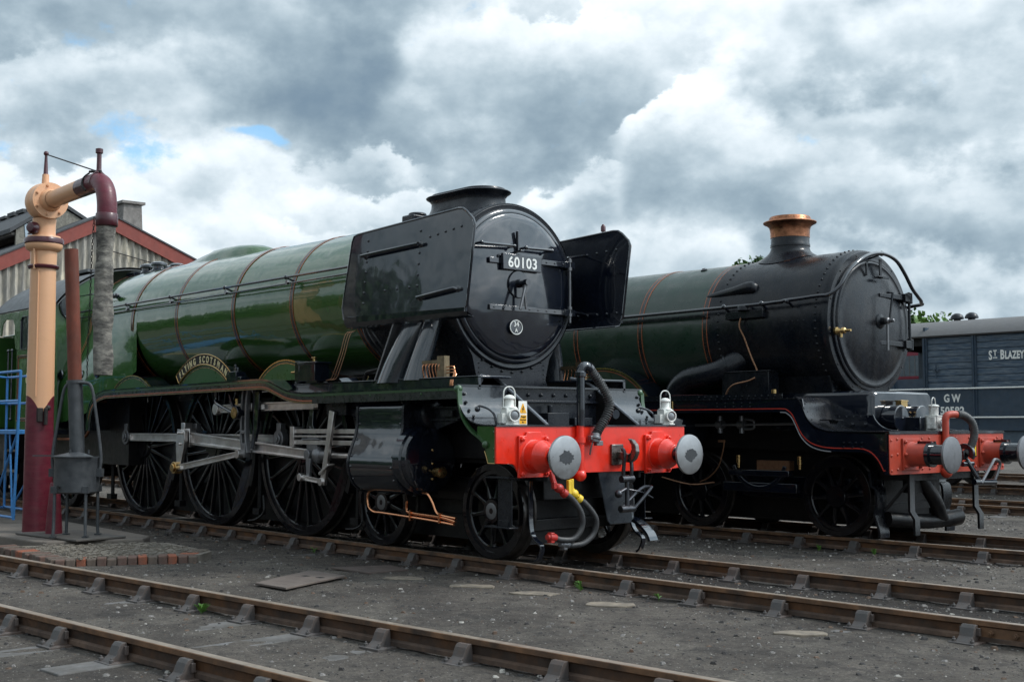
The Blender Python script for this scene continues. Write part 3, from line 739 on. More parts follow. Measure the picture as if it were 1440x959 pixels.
    for z in (2.61, 3.14):     # hinge straps
        P = []
        b.prism([(-.42, z-.028), (.74, z-.028), (.74, z+.028), (-.42, z+.028)] if z < 2.8 else [(-.30, z-.028), (.74, z-.028), (.74, z+.028), (-.30, z+.028)], 'x', dx(.0)-.055, dx(.0)-.018+.012)
        b.box(-1.145, -1.06, .66, .82, z-.035, z+.035)
        for k in range(9):
            y = -.36+k*.125
            if z > 2.8 and y < -.3: continue
            b.rivet((dx(0)-.005, y, z), (1, 0, 0), .012)
    b.build('hinge_strap', M_BLACK, door, bevel=.004)
    b = MB(); b.cyl((-1.07, .745, 2.50), (-1.07, .745, 3.22), .014, n=12)
    for z in (2.57, 2.645, 3.08, 3.17): b.cyl((-1.07, .745, z), (-1.07, .745, z+.035), .027, n=12)
    b.build('hinge_pin', M_DSTEEL, door)
    b = MB()     # hand rails on door
    for (y0, y1, z) in ((-.58, -.13, 3.27), (.04, .42, 3.27)):
        b.tube([(-1.01, y0, z-.01), (-1.01, y1, z)], .016, 10)
        for y in (y0, y1): b.tube([(-1.10, y, z-.005), (-1.01, y, z-.005)], .014, 8); b.sphere((-1.01, y, z-.005), .024, 10)
    b.build('door_handrail', M_BLACK, door)
    b = MB(); b.box(-1.085, -1.045, -.045, -.025, 3.22, 3.44); b.box(-1.085, -.98, -.06, -.01, 3.215, 3.23)
    b.build('lamp_iron', M_BLACK, door, bevel=.003)
    b = MB()
    b.lathe((-1.075, -.03, 2.87), (1, 0, 0), [(0, .15), (.02, .148), (.03, .14), (.032, .001)], 40, caps=False)
    b.lathe((-1.045, -.03, 2.88), (1, 0, 0), [(0, .05), (.05, .045), (.05, .03), (.10, .03), (.10, .036), (.15, .034), (.15, .001)], 20, caps=False)
    b.build('door_boss', M_BLACK, door)
    b = MB()
    b.tube([(-.93, -.03, 2.88), (-.925, -.12, 2.59)], lambda q: .018-.005*q, 8); b.tube([(-.97, -.03, 2.88), (-.965, .0, 2.60)], lambda q: .018-.005*q, 8)
    b.build('door_handle', M_DSTEEL, door)
    b = MB(); b.use(M_BLACK); b.box(-1.062, -1.020, -.275, .275, 3.015, 3.185, rot=None)
    b.box(-1.085, -1.06, -.43, -.27, 3.075, 3.135)
    npl = b.build('number_plate', None, door, bevel=.006)
    text_mesh('60103', .158, 'number', M_LETTER, npl, (-1.019, .0, 3.043), (0, 1, 0), (0, 0, 1), .004, 1.0, 1.08, .003)
    b = MB(); b.use(M_LETTER)
    n = 40
    for (ra, rb_) in ((.085, .08),):
        P = [(-1.058, -.06+ra*math.cos(2*math.pi*i/n), 2.41+ra*.88*math.sin(2*math.pi*i/n)) for i in range(n)]
        b.tube(P+[P[0]], .005, 6, caps=False)
    sp = b.build('shed_plate', None, door)
    bp_ = MB(); bp_.lathe((-1.075, -.06, 2.41), (1, 0, 0), [(0, .083), (.012, .083), (.014, .001)], 32, caps=False, sc=(1, .88)); bp_.build('plate_backing', M_BLACK, sp)
    text_mesh('34', .075, 'lettering', M_LETTER, sp, (-1.058, -.06, 2.42), (0, 1, 0), (0, 0, 1), .003)
    text_mesh('A', .06, 'lettering', M_LETTER, sp, (-1.058, -.06, 2.358), (0, 1, 0), (0, 0, 1), .003)
    for o_ in (door, ring_a, sb_a): o_.location = (-.10, 0, -.0572); o_.scale = (1, 1.02, 1.02)
    # chimney: long double lip chimney
    b = MB()
    def oval(z, lx, ly, cx=-2.06):
        P = []; n = 48; st = max(0, lx-ly)
        for i in range(n):
            a = 2*math.pi*i/n; x = ly*math.cos(a); y = ly*math.sin(a)
            P.append((cx+x+(st if x > 0 else -st), y, z))
        return P
    b.loft([oval(3.60, .60, .42), oval(3.72, .57, .38), oval(3.77, .54, .31), oval(3.84, .52, .27), oval(3.90, .52, .26), oval(3.935, .55, .285), oval(3.955, .585, .315), oval(3.965, .59, .32), oval(3.975, .58, .31), oval(3.98, .53, .26), oval(4.005, .52, .25), oval(4.01, .50, .23), oval(3.85, .48, .21)])
    b.build('chimney', M_SMOKE, t, smooth=50)
    b = MB(); b.box(-3.05, -2.82, -.22, .08, 3.70, 3.84); b.cyl((-2.93, -.07, 3.83), (-2.93, -.07, 3.875), .11, n=20); b.build('snifting_valve', M_SMOKE, t, bevel=.02)
    # saddle and lower smokebox side
    b = MB()
    for x0, x1 in ((-2.9, -1.22),):
        secs = []
        prof = [(.88, 2.72), (.78, 2.40), (.56, 2.08), (.50, 1.85), (.55, 1.72)]
        P = [(-p[0], p[1]) for p in prof]+[(p[0], p[1]) for p in prof[::-1]]
        P = [(p[0], p[1]) for p in P]
        b.prism(P, 'x', x0, x1-.08)
    for i in range(12):
        for s in (-1, 1): b.rivet((-1.298, s*(.47-.0*i), 1.76+i*.025), (1, 0, 0), .010) if i % 2 == 0 else None
    for i in range(15):
        a = R(200+i*10); b.bolt((-1.297, .84*math.cos(a), ZC+.945*math.sin(a)+.0), (1, 0, 0), .014, .016)
    b.build('smokebox_saddle', M_SMOKE, t, smooth=30, bevel=.01)
    # ---- smoke deflectors
    for s in (-1, 1):
        b = MB(); y0 = s*1.12
        out = [(-2.90, 2.56), (-2.93, 2.66), (-2.74, 3.40), (-2.70, 3.46), (-2.62, 3.475), (-.84, 3.535), (-.76, 3.525), (-.70, 3.49), (-.60, 3.40), (-.575, 3.34), (-.70, 2.54), (-.72, 2.52)]
        b.prism(out, 'y', y0, y0+s*.010)
        # rolled lower edge curving inwards
        b.prism([(y0+s*.010, 2.56), (y0+s*.005, 2.49), (y0-s*.03, 2.445), (y0-s*.10, 2.43), (y0-s*.10, 2.44), (y0-s*.025, 2.457), (y0-s*.005, 2.495), (y0, 2.56)], 'x', -2.90, -.72)
        d = b.build('smoke_deflector', M_BLACK, t, smooth=30, bevel=.003)
        b = MB(); edge = [(-2.90, s*1.125, 2.53)]+[(p[0], s*1.125, p[1]) for p in out[1:]]+[(-.72, s*1.125, 2.48)]
        b.tube(edge, .014, 8); b.build('edge_bead', M_BLACK, d)
        b = MB()
        for k in range(7): b.rivet((-2.42-.015*k, y0+s*.011, 3.38-.115*k), (0, s, 0), .017); b.rivet((-1.46-.012*k, y0+s*.011, 3.38-.115*k), (0, s, 0), .017)
        for k in range(5): b.rivet((-1.30+.13*k, y0+s*.011, 3.30+.012*k), (0, s, 0), .017)
        for k in range(3): b.rivet((-2.1+.22*k, y0+s*.011, 2.80), (0, s, 0), .017)
        for k in range(14):
            b.rivet((-2.8+.155*k, y0-s*.001, 3.30-.006*k if k < 0 else 3.25+.005*k), (0, -s, 0), .017); b.rivet((-2.8+.155*k, y0-s*.001, 2.60), (0, -s, 0), .017)
        b.build('rivet_row', M_BLACK, d)
        b = MB()
        def rail_(x0, x1, z0, z1, r):
            b.tube([(x0, y0+s*.01, z0-.01), (x0+.01, y0+s*.05, z0-.005), (x0+.06, y0+s*.065, z0), (x1-.06, y0+s*.065, z1), (x1-.01, y0+s*.05, z1), (x1, y0+s*.01, z1)], r, 10, 3)
        rail_(-2.46, -1.46, 3.215, 3.235, .020); rail_(-1.46, -.83, 2.675, 2.715, .020)
        for (x, z) in ((-2.46, 3.205), (-1.46, 3.235), (-1.46, 2.67), (-.83, 2.715)): b.lathe((x, y0+s*.010, z), (0, s, 0), [(0, .035), (.012, .03), (.02, .018)], 14)
        b.build('deflector_handrail', M_BLACK, d)
        b = MB()      # stays to the smokebox
        for x in (-2.5, -1.3):
            b.tube([(x, s*.80, 3.24), (x, s*1.12, 3.30)], .016, 8); b.tube([(x, s*.88, 2.64), (x, s*1.12, 2.62)], .016, 8)
        b.build('stay_rod', M_BLACK, d)
        # outside steam pipe casing
        b = MB()
        def ps(cx, cy, z, rx, ry, n=28): return [(cx+rx*math.cos(2*math.pi*i/n), cy+ry*math.sin(2*math.pi*i/n), z) for i in range(n)]
        b.loft([ps(-2.14, s*1.0, 1.80, .20, .16), ps(-2.06, s*.97, 2.0, .185, .155), ps(-1.96, s*.91, 2.25, .175, .15), ps(-1.88, s*.82, 2.5, .17, .15), ps(-1.84, s*.70, 2.75, .17, .15)])
        b.loft([ps(-1.72, s*1.0, 1.82, .17, .12), ps(-1.67, s*.96, 2.05, .13, .11), ps(-1.62, s*.88, 2.35, .12, .10), ps(-1.60, s*.78, 2.6, .12, .10)])
        b.build('steam_pipe', mat('worn smokebox panel', (.022, .027, .034), .18, var=.2, vs=4, coat=1, dirt=(.05, .05, .05), dirt_amt=.3, ds=6), t, smooth=60)
        b = MB(); b.prism([(-2.42, 1.80), (-2.395, 1.80), (-1.995, 2.5), (-2.02, 2.5)], 'y', s*1.06, s*.90)
        b.build_cuts('pipe_web', M_DSTEEL, t, smooth=0)
    # ---- running plate, valance and front apron
    low = [(-9.60, 1.27), (-9.57, 1.45), (-9.50, 1.62), (-9.38, 1.74), (-9.20, 1.81), (-8.93, 1.85)]
    path = smooth2(low, 3)+[(-4.62, 1.885)]+smooth2([(-4.45, 1.885), (-4.28, 1.872), (-4.05, 1.81), (-3.80, 1.74), (-3.50, 1.705), (-3.25, 1.70)], 4)+[(-.62, 1.715)]
    for s in (-1, 1):
        b = MB(); ya, yb = s*1.315, s*1.30
        b.use(M_BLACK).band(path, .018, 'y', s*1.33, s*1.12, 1)
        b.use(M_BLACK).band([(p[0], p[1]-.001) for p in path], .02, 'y', s*1.31, s*.70, 1)
        b.use(M_BLINE).band(path, .11, 'y', ya, yb, -1); b.use(M_GREENL).band([(p[0], p[1]+.002) for p in path], .030, 'y', s*1.3155, s*1.322, -1)
        off = []
        b.use(M_BLINE).band([(p[0], p[1]-.018) for p in path[4:-1]], .012, 'y', s*1.3155, s*1.318, -1)
        b.use(M_ORANGE)
        b.cm = b.cm; b.use(M_ORANGEB).band([(p[0], p[1]-.070) for p in path[4:-1]], .016, 'y', s*1.3155, s*1.3185, -1)
        b.use(mat('dull gold lining', (.22, .15, .05), .4, metal=.3)).band([(p[0], p[1]-.096) for p in path[4:-1]], .009, 'y', s*1.3155, s*1.3175, -1)
        b.use(M_GREENL)
        for x in (-9.0, -7.9, -6.6, -5.2, -3.0, -2.1, -1.2): b.rivet((x, s*1.317, 1.82 if x < -4.5 else 1.66), (0, s, 0), .014)
        b.sphere((-.62, s*1.30, 1.70), .045, 14)
        b.build('valance', None, t, smooth=30)
        # front drop: curved green edge then a panel beside the beam
        b = MB()
        drop = smooth2([(-.60, 1.70), (-.585, 1.55), (-.52, 1.40), (-.40, 1.285), (-.26, 1.21), (-.18, 1.15)], 4)
        b.use(M_GREENL).band(drop, .018, 'y', s*1.335, s*1.285, 1)
        pan = smooth2([(-.30, 1.335), (-.30, 1.255), (-.24, 1.20), (-.20, 1.15), (-.165, 1.06), (-.14, .985)], 3)+[(-.004, .985), (-.004, 1.335)]
        b.use(M_GREEN).prism(pan, 'y', s*1.30, s*1.318)
        b.use(M_GREENL).sphere((-.17, s*1.325, 1.16), .038, 12)
        b.use(M_BRASS).tube([(-.19, s*1.322, 1.10), (-.16, s*1.322, 1.04), (-.14, s*1.322, .985), (-.03, s*1.322, .985)], .005, 6)
        b.use(M_GREEN)
        for z in (1.28, 1.12, 1.04): b.rivet((-.06, s*1.317, z), (0, s, 0), .013)
        b.build('valance', None, t, smooth=30)
    # raised box behind the front: step along the running plate
    b = MB()
    for s in (-1, 1): b.box(-4.15, -.60, s*1.02, s*1.06, 1.70, 1.835); b.box(-4.15, -.60, s*.62, s*1.06, 1.815, 1.840)
    b.build('running_plate', M_BLACK, t, bevel=.006)
    # front apron between valances (concave sheet) with bolts
    ap = smooth2([(-.62, 1.73), (-.60, 1.60), (-.55, 1.50), (-.46, 1.41), (-.34, 1.36), (-.20, 1.340)], 5)+[(.005, 1.336)]
    b = MB()
    for (ya, yb) in ((-1.325, -.67), (.67, 1.325)): b.band(ap, .012, 'y', ya, yb, 1)
    b.box(-.66, -.60, -1.325, 1.325, 1.725, 1.745)
    for s in (-1, 1):
        for (x, z) in ((-.60, 1.65), (-.575, 1.57), (-.53, 1.49), (-.46, 1.43)):
            b.bolt((x+.006, s*1.24, z), (.9, 0, .4), .017, .018)
    for k in range(26): b.rivet((-.03, -1.28+k*.1024, 1.338), (0, 0, 1), .010)
    b.build('front_apron', mat('apron black', (.008, .010, .014), .22, var=.2, vs=4, coat=.5, wave=.01, dirt=(.05, .05, .052), dirt_amt=.3, ds=6), t, smooth=50)
    b = MB()      # well between the frames
    b.box(-.70, -.64, -.64, .64, 1.34, 1.73); b.box(-.64, -.02, -.64, .64, 1.26, 1.30)
    for k in range(7):
        b.bolt((-.64, -.54+k*.18, 1.655), (1, 0, 0), .020, .02)
    b.box(-.645, -.60, -.63, .63, 1.575, 1.60)
    b.box(-.60, -.42, -.28, .02, 1.30, 1.47); b.box(-.62, -.44, .12, .38, 1.30, 1.42); b.box(-.6, -.35, -.58, -.36, 1.30, 1.40)
    b.cyl((-.55, -.13, 1.47), (-.55, -.13, 1.55), .03, n=12); b.cyl((-.30, .2, 1.31), (-.30, .5, 1.31), .04, n=12)
    b.build('cover_plate', M_SMOKE, t, bevel=.006)
    b = MB()      # electrification flash and notice
    b.use(M_LETTER).box(-.42, -.415, -.695, -.672, 1.34, 1.36)
    b.prism([(-.47, 1.345), (-.30, 1.345), (-.30, 1.53), (-.47, 1.53)], 'y', -.672, -.668)
    w = b.build('warning_sign', None, t, smooth=0)
    w.data.materials.clear()
    bpy.data.objects.remove(w)
    wx, wy = -.16, -.86
    b = MB(); b.use(M_LETTER).box(wx-.004, wx, wy-.055, wy+.055, 1.345, 1.58)
    w = b.build('warning_sign', None, t, smooth=0)
    b = MB(); b.use(M_AMBER).prism([(wy-.046, 1.462), (wy+.046, 1.462), (wy+.004, 1.556), (wy-.004, 1.556)], 'x', wx+.0005, wx+.003); b.box(wx+.0005, wx+.003, wy-.046, wy+.046, 1.358, 1.445)
    b.build('warning_symbol', None, w, smooth=0)
    b = MB(); b.use(M_INT).prism([(wy+.004, 1.53), (wy-.014, 1.497), (wy-.002, 1.497), (wy-.008, 1.472), (wy+.014, 1.507), (wy+.003, 1.507), (wy+.012, 1.53)], 'x', wx+.0035, wx+.005)
    b.build('flash', None, w, smooth=0)
    text_mesh('Danger', .030, 'lettering', M_INT, w, (wx+.0045, wy, 1.42), (0, 1, 0), (0, 0, 1), .001, .85)
    text_mesh('Overhead', .022, 'lettering', M_INT, w, (wx+.0045, wy, 1.392), (0, 1, 0), (0, 0, 1), .001, .85)
    text_mesh('line', .022, 'lettering', M_INT, w, (wx+.0045, wy, 1.368), (0, 1, 0), (0, 0, 1), .001, .85)
    b = MB()     # lamp irons on the platform
    for (x, y) in ((-.14, -1.21), (-.14, 1.06)): b.tube([(x-.22, y-.06, 1.50), (x-.20, y-.05, 1.53), (x-.12, y+.0, 1.50), (x-.06, y+.02, 1.44), (x-.05, y+.03, 1.34)], .012, 8, 3); b.sphere((x-.22, y-.06, 1.50), .03, 10)
    b.build('lamp_iron', M_BLACK, t)
    # ---- buffer beam
    b = MB()
    bm_ = [(-1.34, 1.333), (-1.34, .985), (-1.16, .980)]+arc2(-1.16, .90, .08, 90, 20, 4)+[(-1.045, .872), (1.0, .872), (1.34, .895), (1.34, 1.333)]
    b.prism(bm_, 'x', -.022, .0)
    beam = b.build('buffer_beam', M_RED, t, smooth=20, bevel=.003)
    b = MB(); b.box(-.05, .012, -1.345, 1.345, 1.333, 1.345)
    b.build('beam_cap', M_BLACK, beam)
    for y in (-.885, .885): sprung_buffer(t, 0, y, 1.045, .205, 'A', .474)
    # draw hook and screw coupling
    b = MB(); hy = .29
    b.box(0, .03, hy-.10, hy+.07, .94, 1.15)
    hk = smooth2([(.02, 1.04), (.08, 1.035), (.13, 1.02), (.18, 1.01), (.225, 1.03), (.255, 1.075), (.255, 1.13), (.225, 1.175), (.18, 1.205)], 4)
    wd = [.035, .038, .04, .042, .042, .038, .030, .020, .008]
    L_ = []; R_ = []
    for i, p in enumerate(hk):
        p = Vector(p); a = Vector(hk[max(0, i-1)]); c = Vector(hk[min(len(hk)-1, i+1)]); dd = (c-a).normalized(); nn = Vector((-dd.y, dd.x)); q = wd[min(8, int(i/4+.5))]
        L_.append(tuple(p+nn*q)); R_.append(tuple(p-nn*q))
    b.prism(L_+R_[::-1], 'y', hy-.028, hy+.028)
    hk_o = b.build('draw_hook', mat('burnished hook', (.16, .14, .13), .3, metal=.9, var=.5, vs=12), t, smooth=40, bevel=.008)
    b = MB()
    b.tube([(.14, hy-.06, 1.10), (.17, hy-.065, 1.06), (.15, hy-.06, .90), (.14, hy-.055, .80)], .020, 10, 3)
    b.tube([(.14, hy+.06, 1.0), (.15, hy+.06, .90), (.14, hy+.055, .80)], .020, 10, 3)
    b.cyl((.14, hy-.085, .80), (.14, hy+.085, .80), .036, n=14)
    b.cyl((.14, hy, .84), (.14, hy, .48), .024, n=14); b.cyl((.14, hy-.02, .70), (.14, hy-.13, .66), .018); b.sphere((.145, hy-.13, .655), .042, 12)
    b.cyl((.14, hy-.10, .50), (.14, hy+.10, .50), .036, n=14)
    b.tube([(.16, hy+.08, .50), (.20, hy+.28, .69), (.18, hy+.30, .71), (.12, hy+.22, .69), (.12, hy-.08, .50)], .018, 10, 3)
    b.tube([(.10, hy+.02, .70), (.16, hy+.2, .66), (.2, hy+.32, .60)], .007, 6, 3)
    b.build('screw_coupling', mat('oily coupling steel', (.07, .072, .08), .35, metal=.85, var=.3, vs=12), t)
    b = MB(); P = [(.02, .97), (.40, .96), (.55, .38), (.52, .335), (.22, .335), (.18, .37)]
    b.prism([(p[0], p[1]) for p in P], 'x', -.045, -.028)
    b.build('centre_plate', mat('slate grey plate', (.020, .025, .032), .3, var=.15, vs=4, coat=.3), t, smooth=0, bevel=.01)
    # steam heating standpipe and vacuum hose
    b = MB(); py = -.27
    b.use(M_BLACK).cyl((.045, py, 1.34), (.045, py, 1.86), .042, n=18); b.lathe((.045, py, 1.82), (0, 0, 1), [(0, .042), (.01, .056), (.05, .056), (.06, .046)], 18)
    b.tube([(.045, py, 1.86), (.05, py+.015, 1.915), (.06, py+.06, 1.935), (.07, py+.10, 1.90)], .046, 14, 3)
    b.lathe((.065, py+.075, 1.925), (0, .75, -.6), [(0, .058), (.04, .058)], 16)
    b.use(M_RED).cyl((.035, py, .86), (.035, py, 1.34), .040, n=18); b.lathe((.035, py, 1.17), (0, 0, 1), [(0, .055), (.06, .055)], 16); b.sphere((.035, py, .85), .062, 14); b.cyl((.035, py, .85), (-.1, py, .85), .045, n=14)
    b.build('vacuum_pipe', None, t)
    b = MB(); path = [(.07, py+.11, 1.90), (.085, py+.20, 1.80), (.10, py+.29, 1.68), (.12, py+.335, 1.55), (.11, py+.29, 1.42), (.09, py+.22, 1.32), (.08, py+.18, 1.25)]
    ribs = 34
    b.tube(path, lambda q: .042+.0065*(1 if math.sin(q*2*math.pi*ribs) > 0 else -1), 14, 34)
    b.build('vacuum_hose', M_HOSE, t, smooth=60)
    b = MB()
    b.lathe((.078, py+.175, 1.26), (.05, -.25, -1), [(0, .05), (.03, .05), (.03, .062), (.055, .062), (.06, .05), (.09, .045)], 16); b.box(.05, .10, py+.09, py+.15, 1.20, 1.24); b.box(.05, .10, py+.17, py+.26, 1.14, 1.19)
    b.tube([(.08, py+.13, 1.18), (.06, py+.12, 1.10), (.05, py+.12, 1.05)], .01, 6)
    b.build('hose_coupling', M_DSTEEL, t, bevel=.004)
    # air hoses under the beam
    for (y0, col, path) in ((-.62, M_RED, [(.08, -.56, .70), (.10, -.44, .62), (.12, -.34, .48), (.11, -.33, .34), (.09, -.42, .24), (.06, -.55, .235), (.04, -.64, .26)]),
                            (-.44, M_YELLOW, [(.08, -.36, .64), (.10, -.25, .56), (.12, -.14, .42), (.10, -.15, .28), (.08, -.26, .19), (.05, -.38, .17), (.03, -.46, .18)])):
        h = MB(); h.tube(path, .029, 14, 6); ho = h.build('air_hose', M_RUBBER, t, smooth=60)
        v = MB(); p = Vector(path[0])
        v.tube([(.02, p.y-.10, .90), (.04, p.y-.09, .82), (.07, p.y-.07, .74), tuple(p)], .028, 10, 2) if col is M_RED else v.tube([(.06, p.y-.08, .74), tuple(p)], .028, 10)
        v.sphere((p.x, p.y-.045, p.z+.035), .045, 12, (1, 1.2, 1)); v.lathe(tuple(p), (.1, .6, -.45), [(0, .038), (.02, .044), (.05, .044), (.055, .036)], 12)
        v.box(p.x-.02, p.x+.02, p.y-.13, p.y-.09, p.z+.03, p.z+(.10 if col is M_RED else .17)); v.box(p.x-.02, p.x+.02, p.y-.09, p.y-.06, p.z+.05, p.z+(.08 if col is M_RED else .18))
        v.build('hose_tap', mat('dark red fitting', (.42, .018, .012), .4, var=.3, vs=30, dirt=(.08, .02, .015), dirt_amt=.5, ds=30) if col is M_RED else M_YELLOW, ho, bevel=.006)
        q = path[-1]; v = MB(); v.lathe(q, (0, -1, .1), [(-.03, .035), (.0, .042), (.06, .042), (.07, .03), (.09, .03)], 12); v.box(q[0]-.03, q[0]+.03, q[1]-.06, q[1]-.01, q[2]-.05, q[2]+.05)
        v.build('hose_end', mat('dark red fitting', (.42, .018, .012)) if col is M_RED else M_DSTEEL, ho, bevel=.006)
    # ---- lubricator piping manifolds each side of the saddle
    for s in (-1, 1):
        b = MB(); b.use(mat('grimy brass block', (.16, .12, .07), .5, metal=.5, var=.4, vs=20))
        y = s*1.0
        b.box(-1.62, -1.28, y-.03, y+.03, 1.985, 2.02); b.box(-1.30, -1.18, y-.035, y+.035, 1.84, 2.06); b.box(-1.64, -1.56, y-.02, y+.02, 1.84, 2.0)
        b.use(M_COPPER)
        for k in range(7):
            x = -1.60+k*.055; b.tube([(x, y-s*-.01, 1.84), (x, y+s*.035, 1.93), (x+.01, y+s*.03, 1.975), (x+.04, y, 1.985)], .006, 6, 3)
        for k in range(3): b.tube([(-1.2, y, 1.88+.03*k), (-1.05, y+s*.01, 1.885+.03*k), (-1.0-.02*k, y+s*.02, 1.86), (-1.0-.02*k, y+s*.06, 1.80), (-1.0-.02*k, y+s*.065, 1.71)], .006, 6, 3)
        b.build('oil_manifold', None, t)
    for s in (-1, 1):
        b = MB(); x = -3.62
        b.use(M_BLACK).box(x-.17, x+.17, s*.96, s*1.16, 1.86, 2.06); b.box(x-.28, x-.19, s*.98, s*1.15, 1.84, 2.10); b.box(x-.20, x+.20, s*.94, s*1.17, 2.06, 2.085)
        b.lathe((x-.28, s*1.07, 1.98), (-1, 0, 0), [(0, .06), (.04, .06), (.06, .04)], 14); b.box(x-.12, x+.12, s*1.0, s*1.10, 1.84, 1.87)
        b.use(M_BRASS).cyl((x, s*1.06, 2.085), (x, s*1.06, 2.13), .018, n=10); b.box(x-.04, x+.04, s*1.04, s*1.08, 2.13, 2.145); b.tube([(x-.34, s*1.08, 1.98), (x-.44, s*1.10, 1.975)], .014, 8)
        b.build('lubricator', None, t, bevel=.005)
        b = MB(); x = -5.40
        b.box(x-.10, x+.10, s*1.02, s*1.16, 1.90, 2.03); b.cyl((x, s*1.11, 2.03), (x, s*1.11, 2.12), .02); b.cyl((x+.05, s*1.11, 2.03), (x+.05, s*1.11, 2.08), .03); b.lathe((x-.11, s*1.10, 1.95), (0, s, 0), [(0, .06), (.05, .06)], 20); b.box(x+.10, x+.2, s*1.05, s*1.15, 1.9, 1.96)
        b.build('lubricator', M_BLACK, t, bevel=.005)
    b = MB()      # copper oil pipes down the boiler side
    for k in range(3): b.tube([(-3.06+.05*k, -.93, 2.42), (-3.07+.05*k, -.99, 2.38), (-3.12+.05*k, -1.03, 2.15), (-3.20+.055*k, -1.06, 1.95), (-3.26+.055*k, -1.06, 1.88), (-3.36+.055*k, -1.06, 1.865)], .0055, 6, 4)
    b.build('oil_pipe', mat('dull copper pipe', (.32, .17, .10), .4, metal=.8, var=.2, vs=20), t)
    b = MB()      # pipes below smokebox
    for k in range(3): b.tube([(-2.9, -.86+.05*k, 2.45), (-2.75+.1*k, -.90, 2.30), (-2.55+.06*k, -.80, 2.05), (-2.45, -.80, 1.84)], .012, 6, 4)
    b.tube([(-2.75, -.95, 1.84), (-2.68, -.96, 1.93), (-2.58, -.95, 1.95), (-2.5, -.9, 1.97)], .022, 8, 4)
    b.build('steam_fitting', M_UNDER, t)
    # ---- handrails along the boiler
    for s in (-1, 1):
        b = MB(); b.tube([(-11.2, s*.985, 3.165), (-3.0, s*.985, 3.165)], .017, 8)
        b.tube([(-11.2, s*.975, 3.07), (-3.0, s*.97, 3.09)], .012, 8)
        for x in (-9.0, -7.55, -5.95, -4.40):
            b.sphere((x, s*.985, 3.165), .030, 10); b.cyl((x, s*.985, 3.165), (x, s*.86, 3.12), .014, n=8); b.lathe((x+.03, s*.97, 3.10), (0, s, 0), [(0, .03), (.03, .03)], 10)
        b.build('boiler_handrail', M_BLACK, t)
    b = MB(); b.tube([(-11.2, -.95, 3.42), (-10.9, -.94, 3.44), (-9.6, -.93, 3.42)], .01, 6)
    for x in (-9.55, -9.65): b.sphere((x, -.90, 3.35), .04, 10); b.cyl((x, -.80, 3.3), (x, -.93, 3.37), .02, n=8)
    b.build('valve_spindle', M_BLACK, t)
    # ---- splashers
    for i, (xc, rr) in enumerate(((-8.60, .57), (-6.36, .60), (-4.28, .58))):
        for s in (-1, 1):
            zb, h = 1.89, (.175, .255, .235)[i]; hw = (.60, .70, .62)[i]
            Rr_ = (hw*hw+h*h)/(2*h); cz = zb+h-Rr_; a = math.degrees(math.asin(hw/Rr_))
            A = arc2(xc, cz, Rr_, 90+a, 90-a, 26)
            b = MB(); b.use(mat('splasher green', (.022, .085, .020), .34, var=.08, vs=3, spec=.25)).prism(A, 'y', s*1.06, s*1.045)
            b.use(M_BLACK).band(A, .012, 'y', s*1.045, s*.72, 1)
            b.use(M_BRASS).band(arc2(xc, cz, Rr_+.002, 90+a, 90-a, 26), .014, 'y', s*1.068, s*1.04, 1)
            b.use(M_BLINE).band(arc2(xc, cz, Rr_-.012, 90+a*.97, 90-a*.97, 26), .012, 'y', s*1.0605, s*1.063, -1)
            b.use(M_BRASS).band(arc2(xc, cz, Rr_-.026, 90+a*.95, 90-a*.95, 26), .007, 'y', s*1.0605, s*1.063, -1)
            sp_ = b.build('splasher', None, t, smooth=30)
            if i == 1:
                # curved nameplate standing on the splasher
                Ro = Rr_+.15; Ri = Rr_+.016; aa = a*.96
                P = arc2(xc, cz, Ro, 90+aa, 90-aa, 36)+arc2(xc, cz, Ri, 90-aa, 90+aa, 36)
                n_ = MB(); n_.use(M_INT).prism(P, 'y', s*1.075, s*1.055)
                n_.use(M_BRASS).tube([(p[0], s*1.076, p[1]) for p in P+[P[0]]], .007, 6)
                npo = n_.build('name_plate', None, sp_, smooth=30)
                word = 'FLYING SCOTSMAN'; tot = 2*aa*.93; ws = {'I': .45, ' ': .62, 'M': 1.22, 'N': 1.08, 'G': 1.05, 'O': 1.1, 'L': .85, 'F': .85, 'S': .9}
                W = [ws.get(c, 1.0) for c in word]; k = tot/sum(W); cur = 0; obs = []
                for c, w_ in zip(word, W):
                    ang = tot/2-(cur+w_/2)*k; cur += w_
                    if c == ' ': continue
                    if s > 0: ang = -ang
                    an = R(90+ang); rad = Ri+.022
                    pos = (xc+rad*math.cos(an), s*1.077, cz+rad*math.sin(an))
                    ex = (math.sin(an), 0, -math.cos(an)) if s < 0 else (-math.sin(an), 0, math.cos(an))
                    obs.append(text_mesh(c, .125, 'l', M_CREAML, npo, pos, ex, (math.cos(an), 0, math.sin(an)), .003, .74, 1, .0035))
                join_meshes(obs, 'lettering')
    # ---- wheels
    XD = (-4.284, -6.494, -8.704); CA = 152; TH = .33
    for s in (-1, 1):
        ca = CA if s < 0 else CA-90
        for k, x in enumerate(XD):
            spoked_wheel(t, 'driving_wheel', x, s, 1.016, 20, .16, crank=(ca, TH), weight=(ca+180-(34 if k == 1 else 24), ca+180+(34 if k == 1 else 24)), ang0=.3)
        for x in (-.703, -2.608): spoked_wheel(t, 'bogie_wheel', x, s, .483, 10, .14, hubcap=True, ang0=.25 if x > -1 else .6)
        spoked_wheel(t, 'trailing_wheel', -11.60, s, .559, 10, .12, yface=.79)
    b = MB()
    for x in XD: b.cyl((x, -.7, 1.016), (x, .7, 1.016), .11).cut()
    for x in (-.703, -2.608): b.cyl((x, -.7, .483), (x, .7, .483), .08).cut()
    b.cyl((-11.6, -.7, .559), (-11.6, .7, .559), .08)
    b.build_cuts('axle', M_UNDER, t)
    # bogie frame, steps, springs, guard irons
    b = MB()
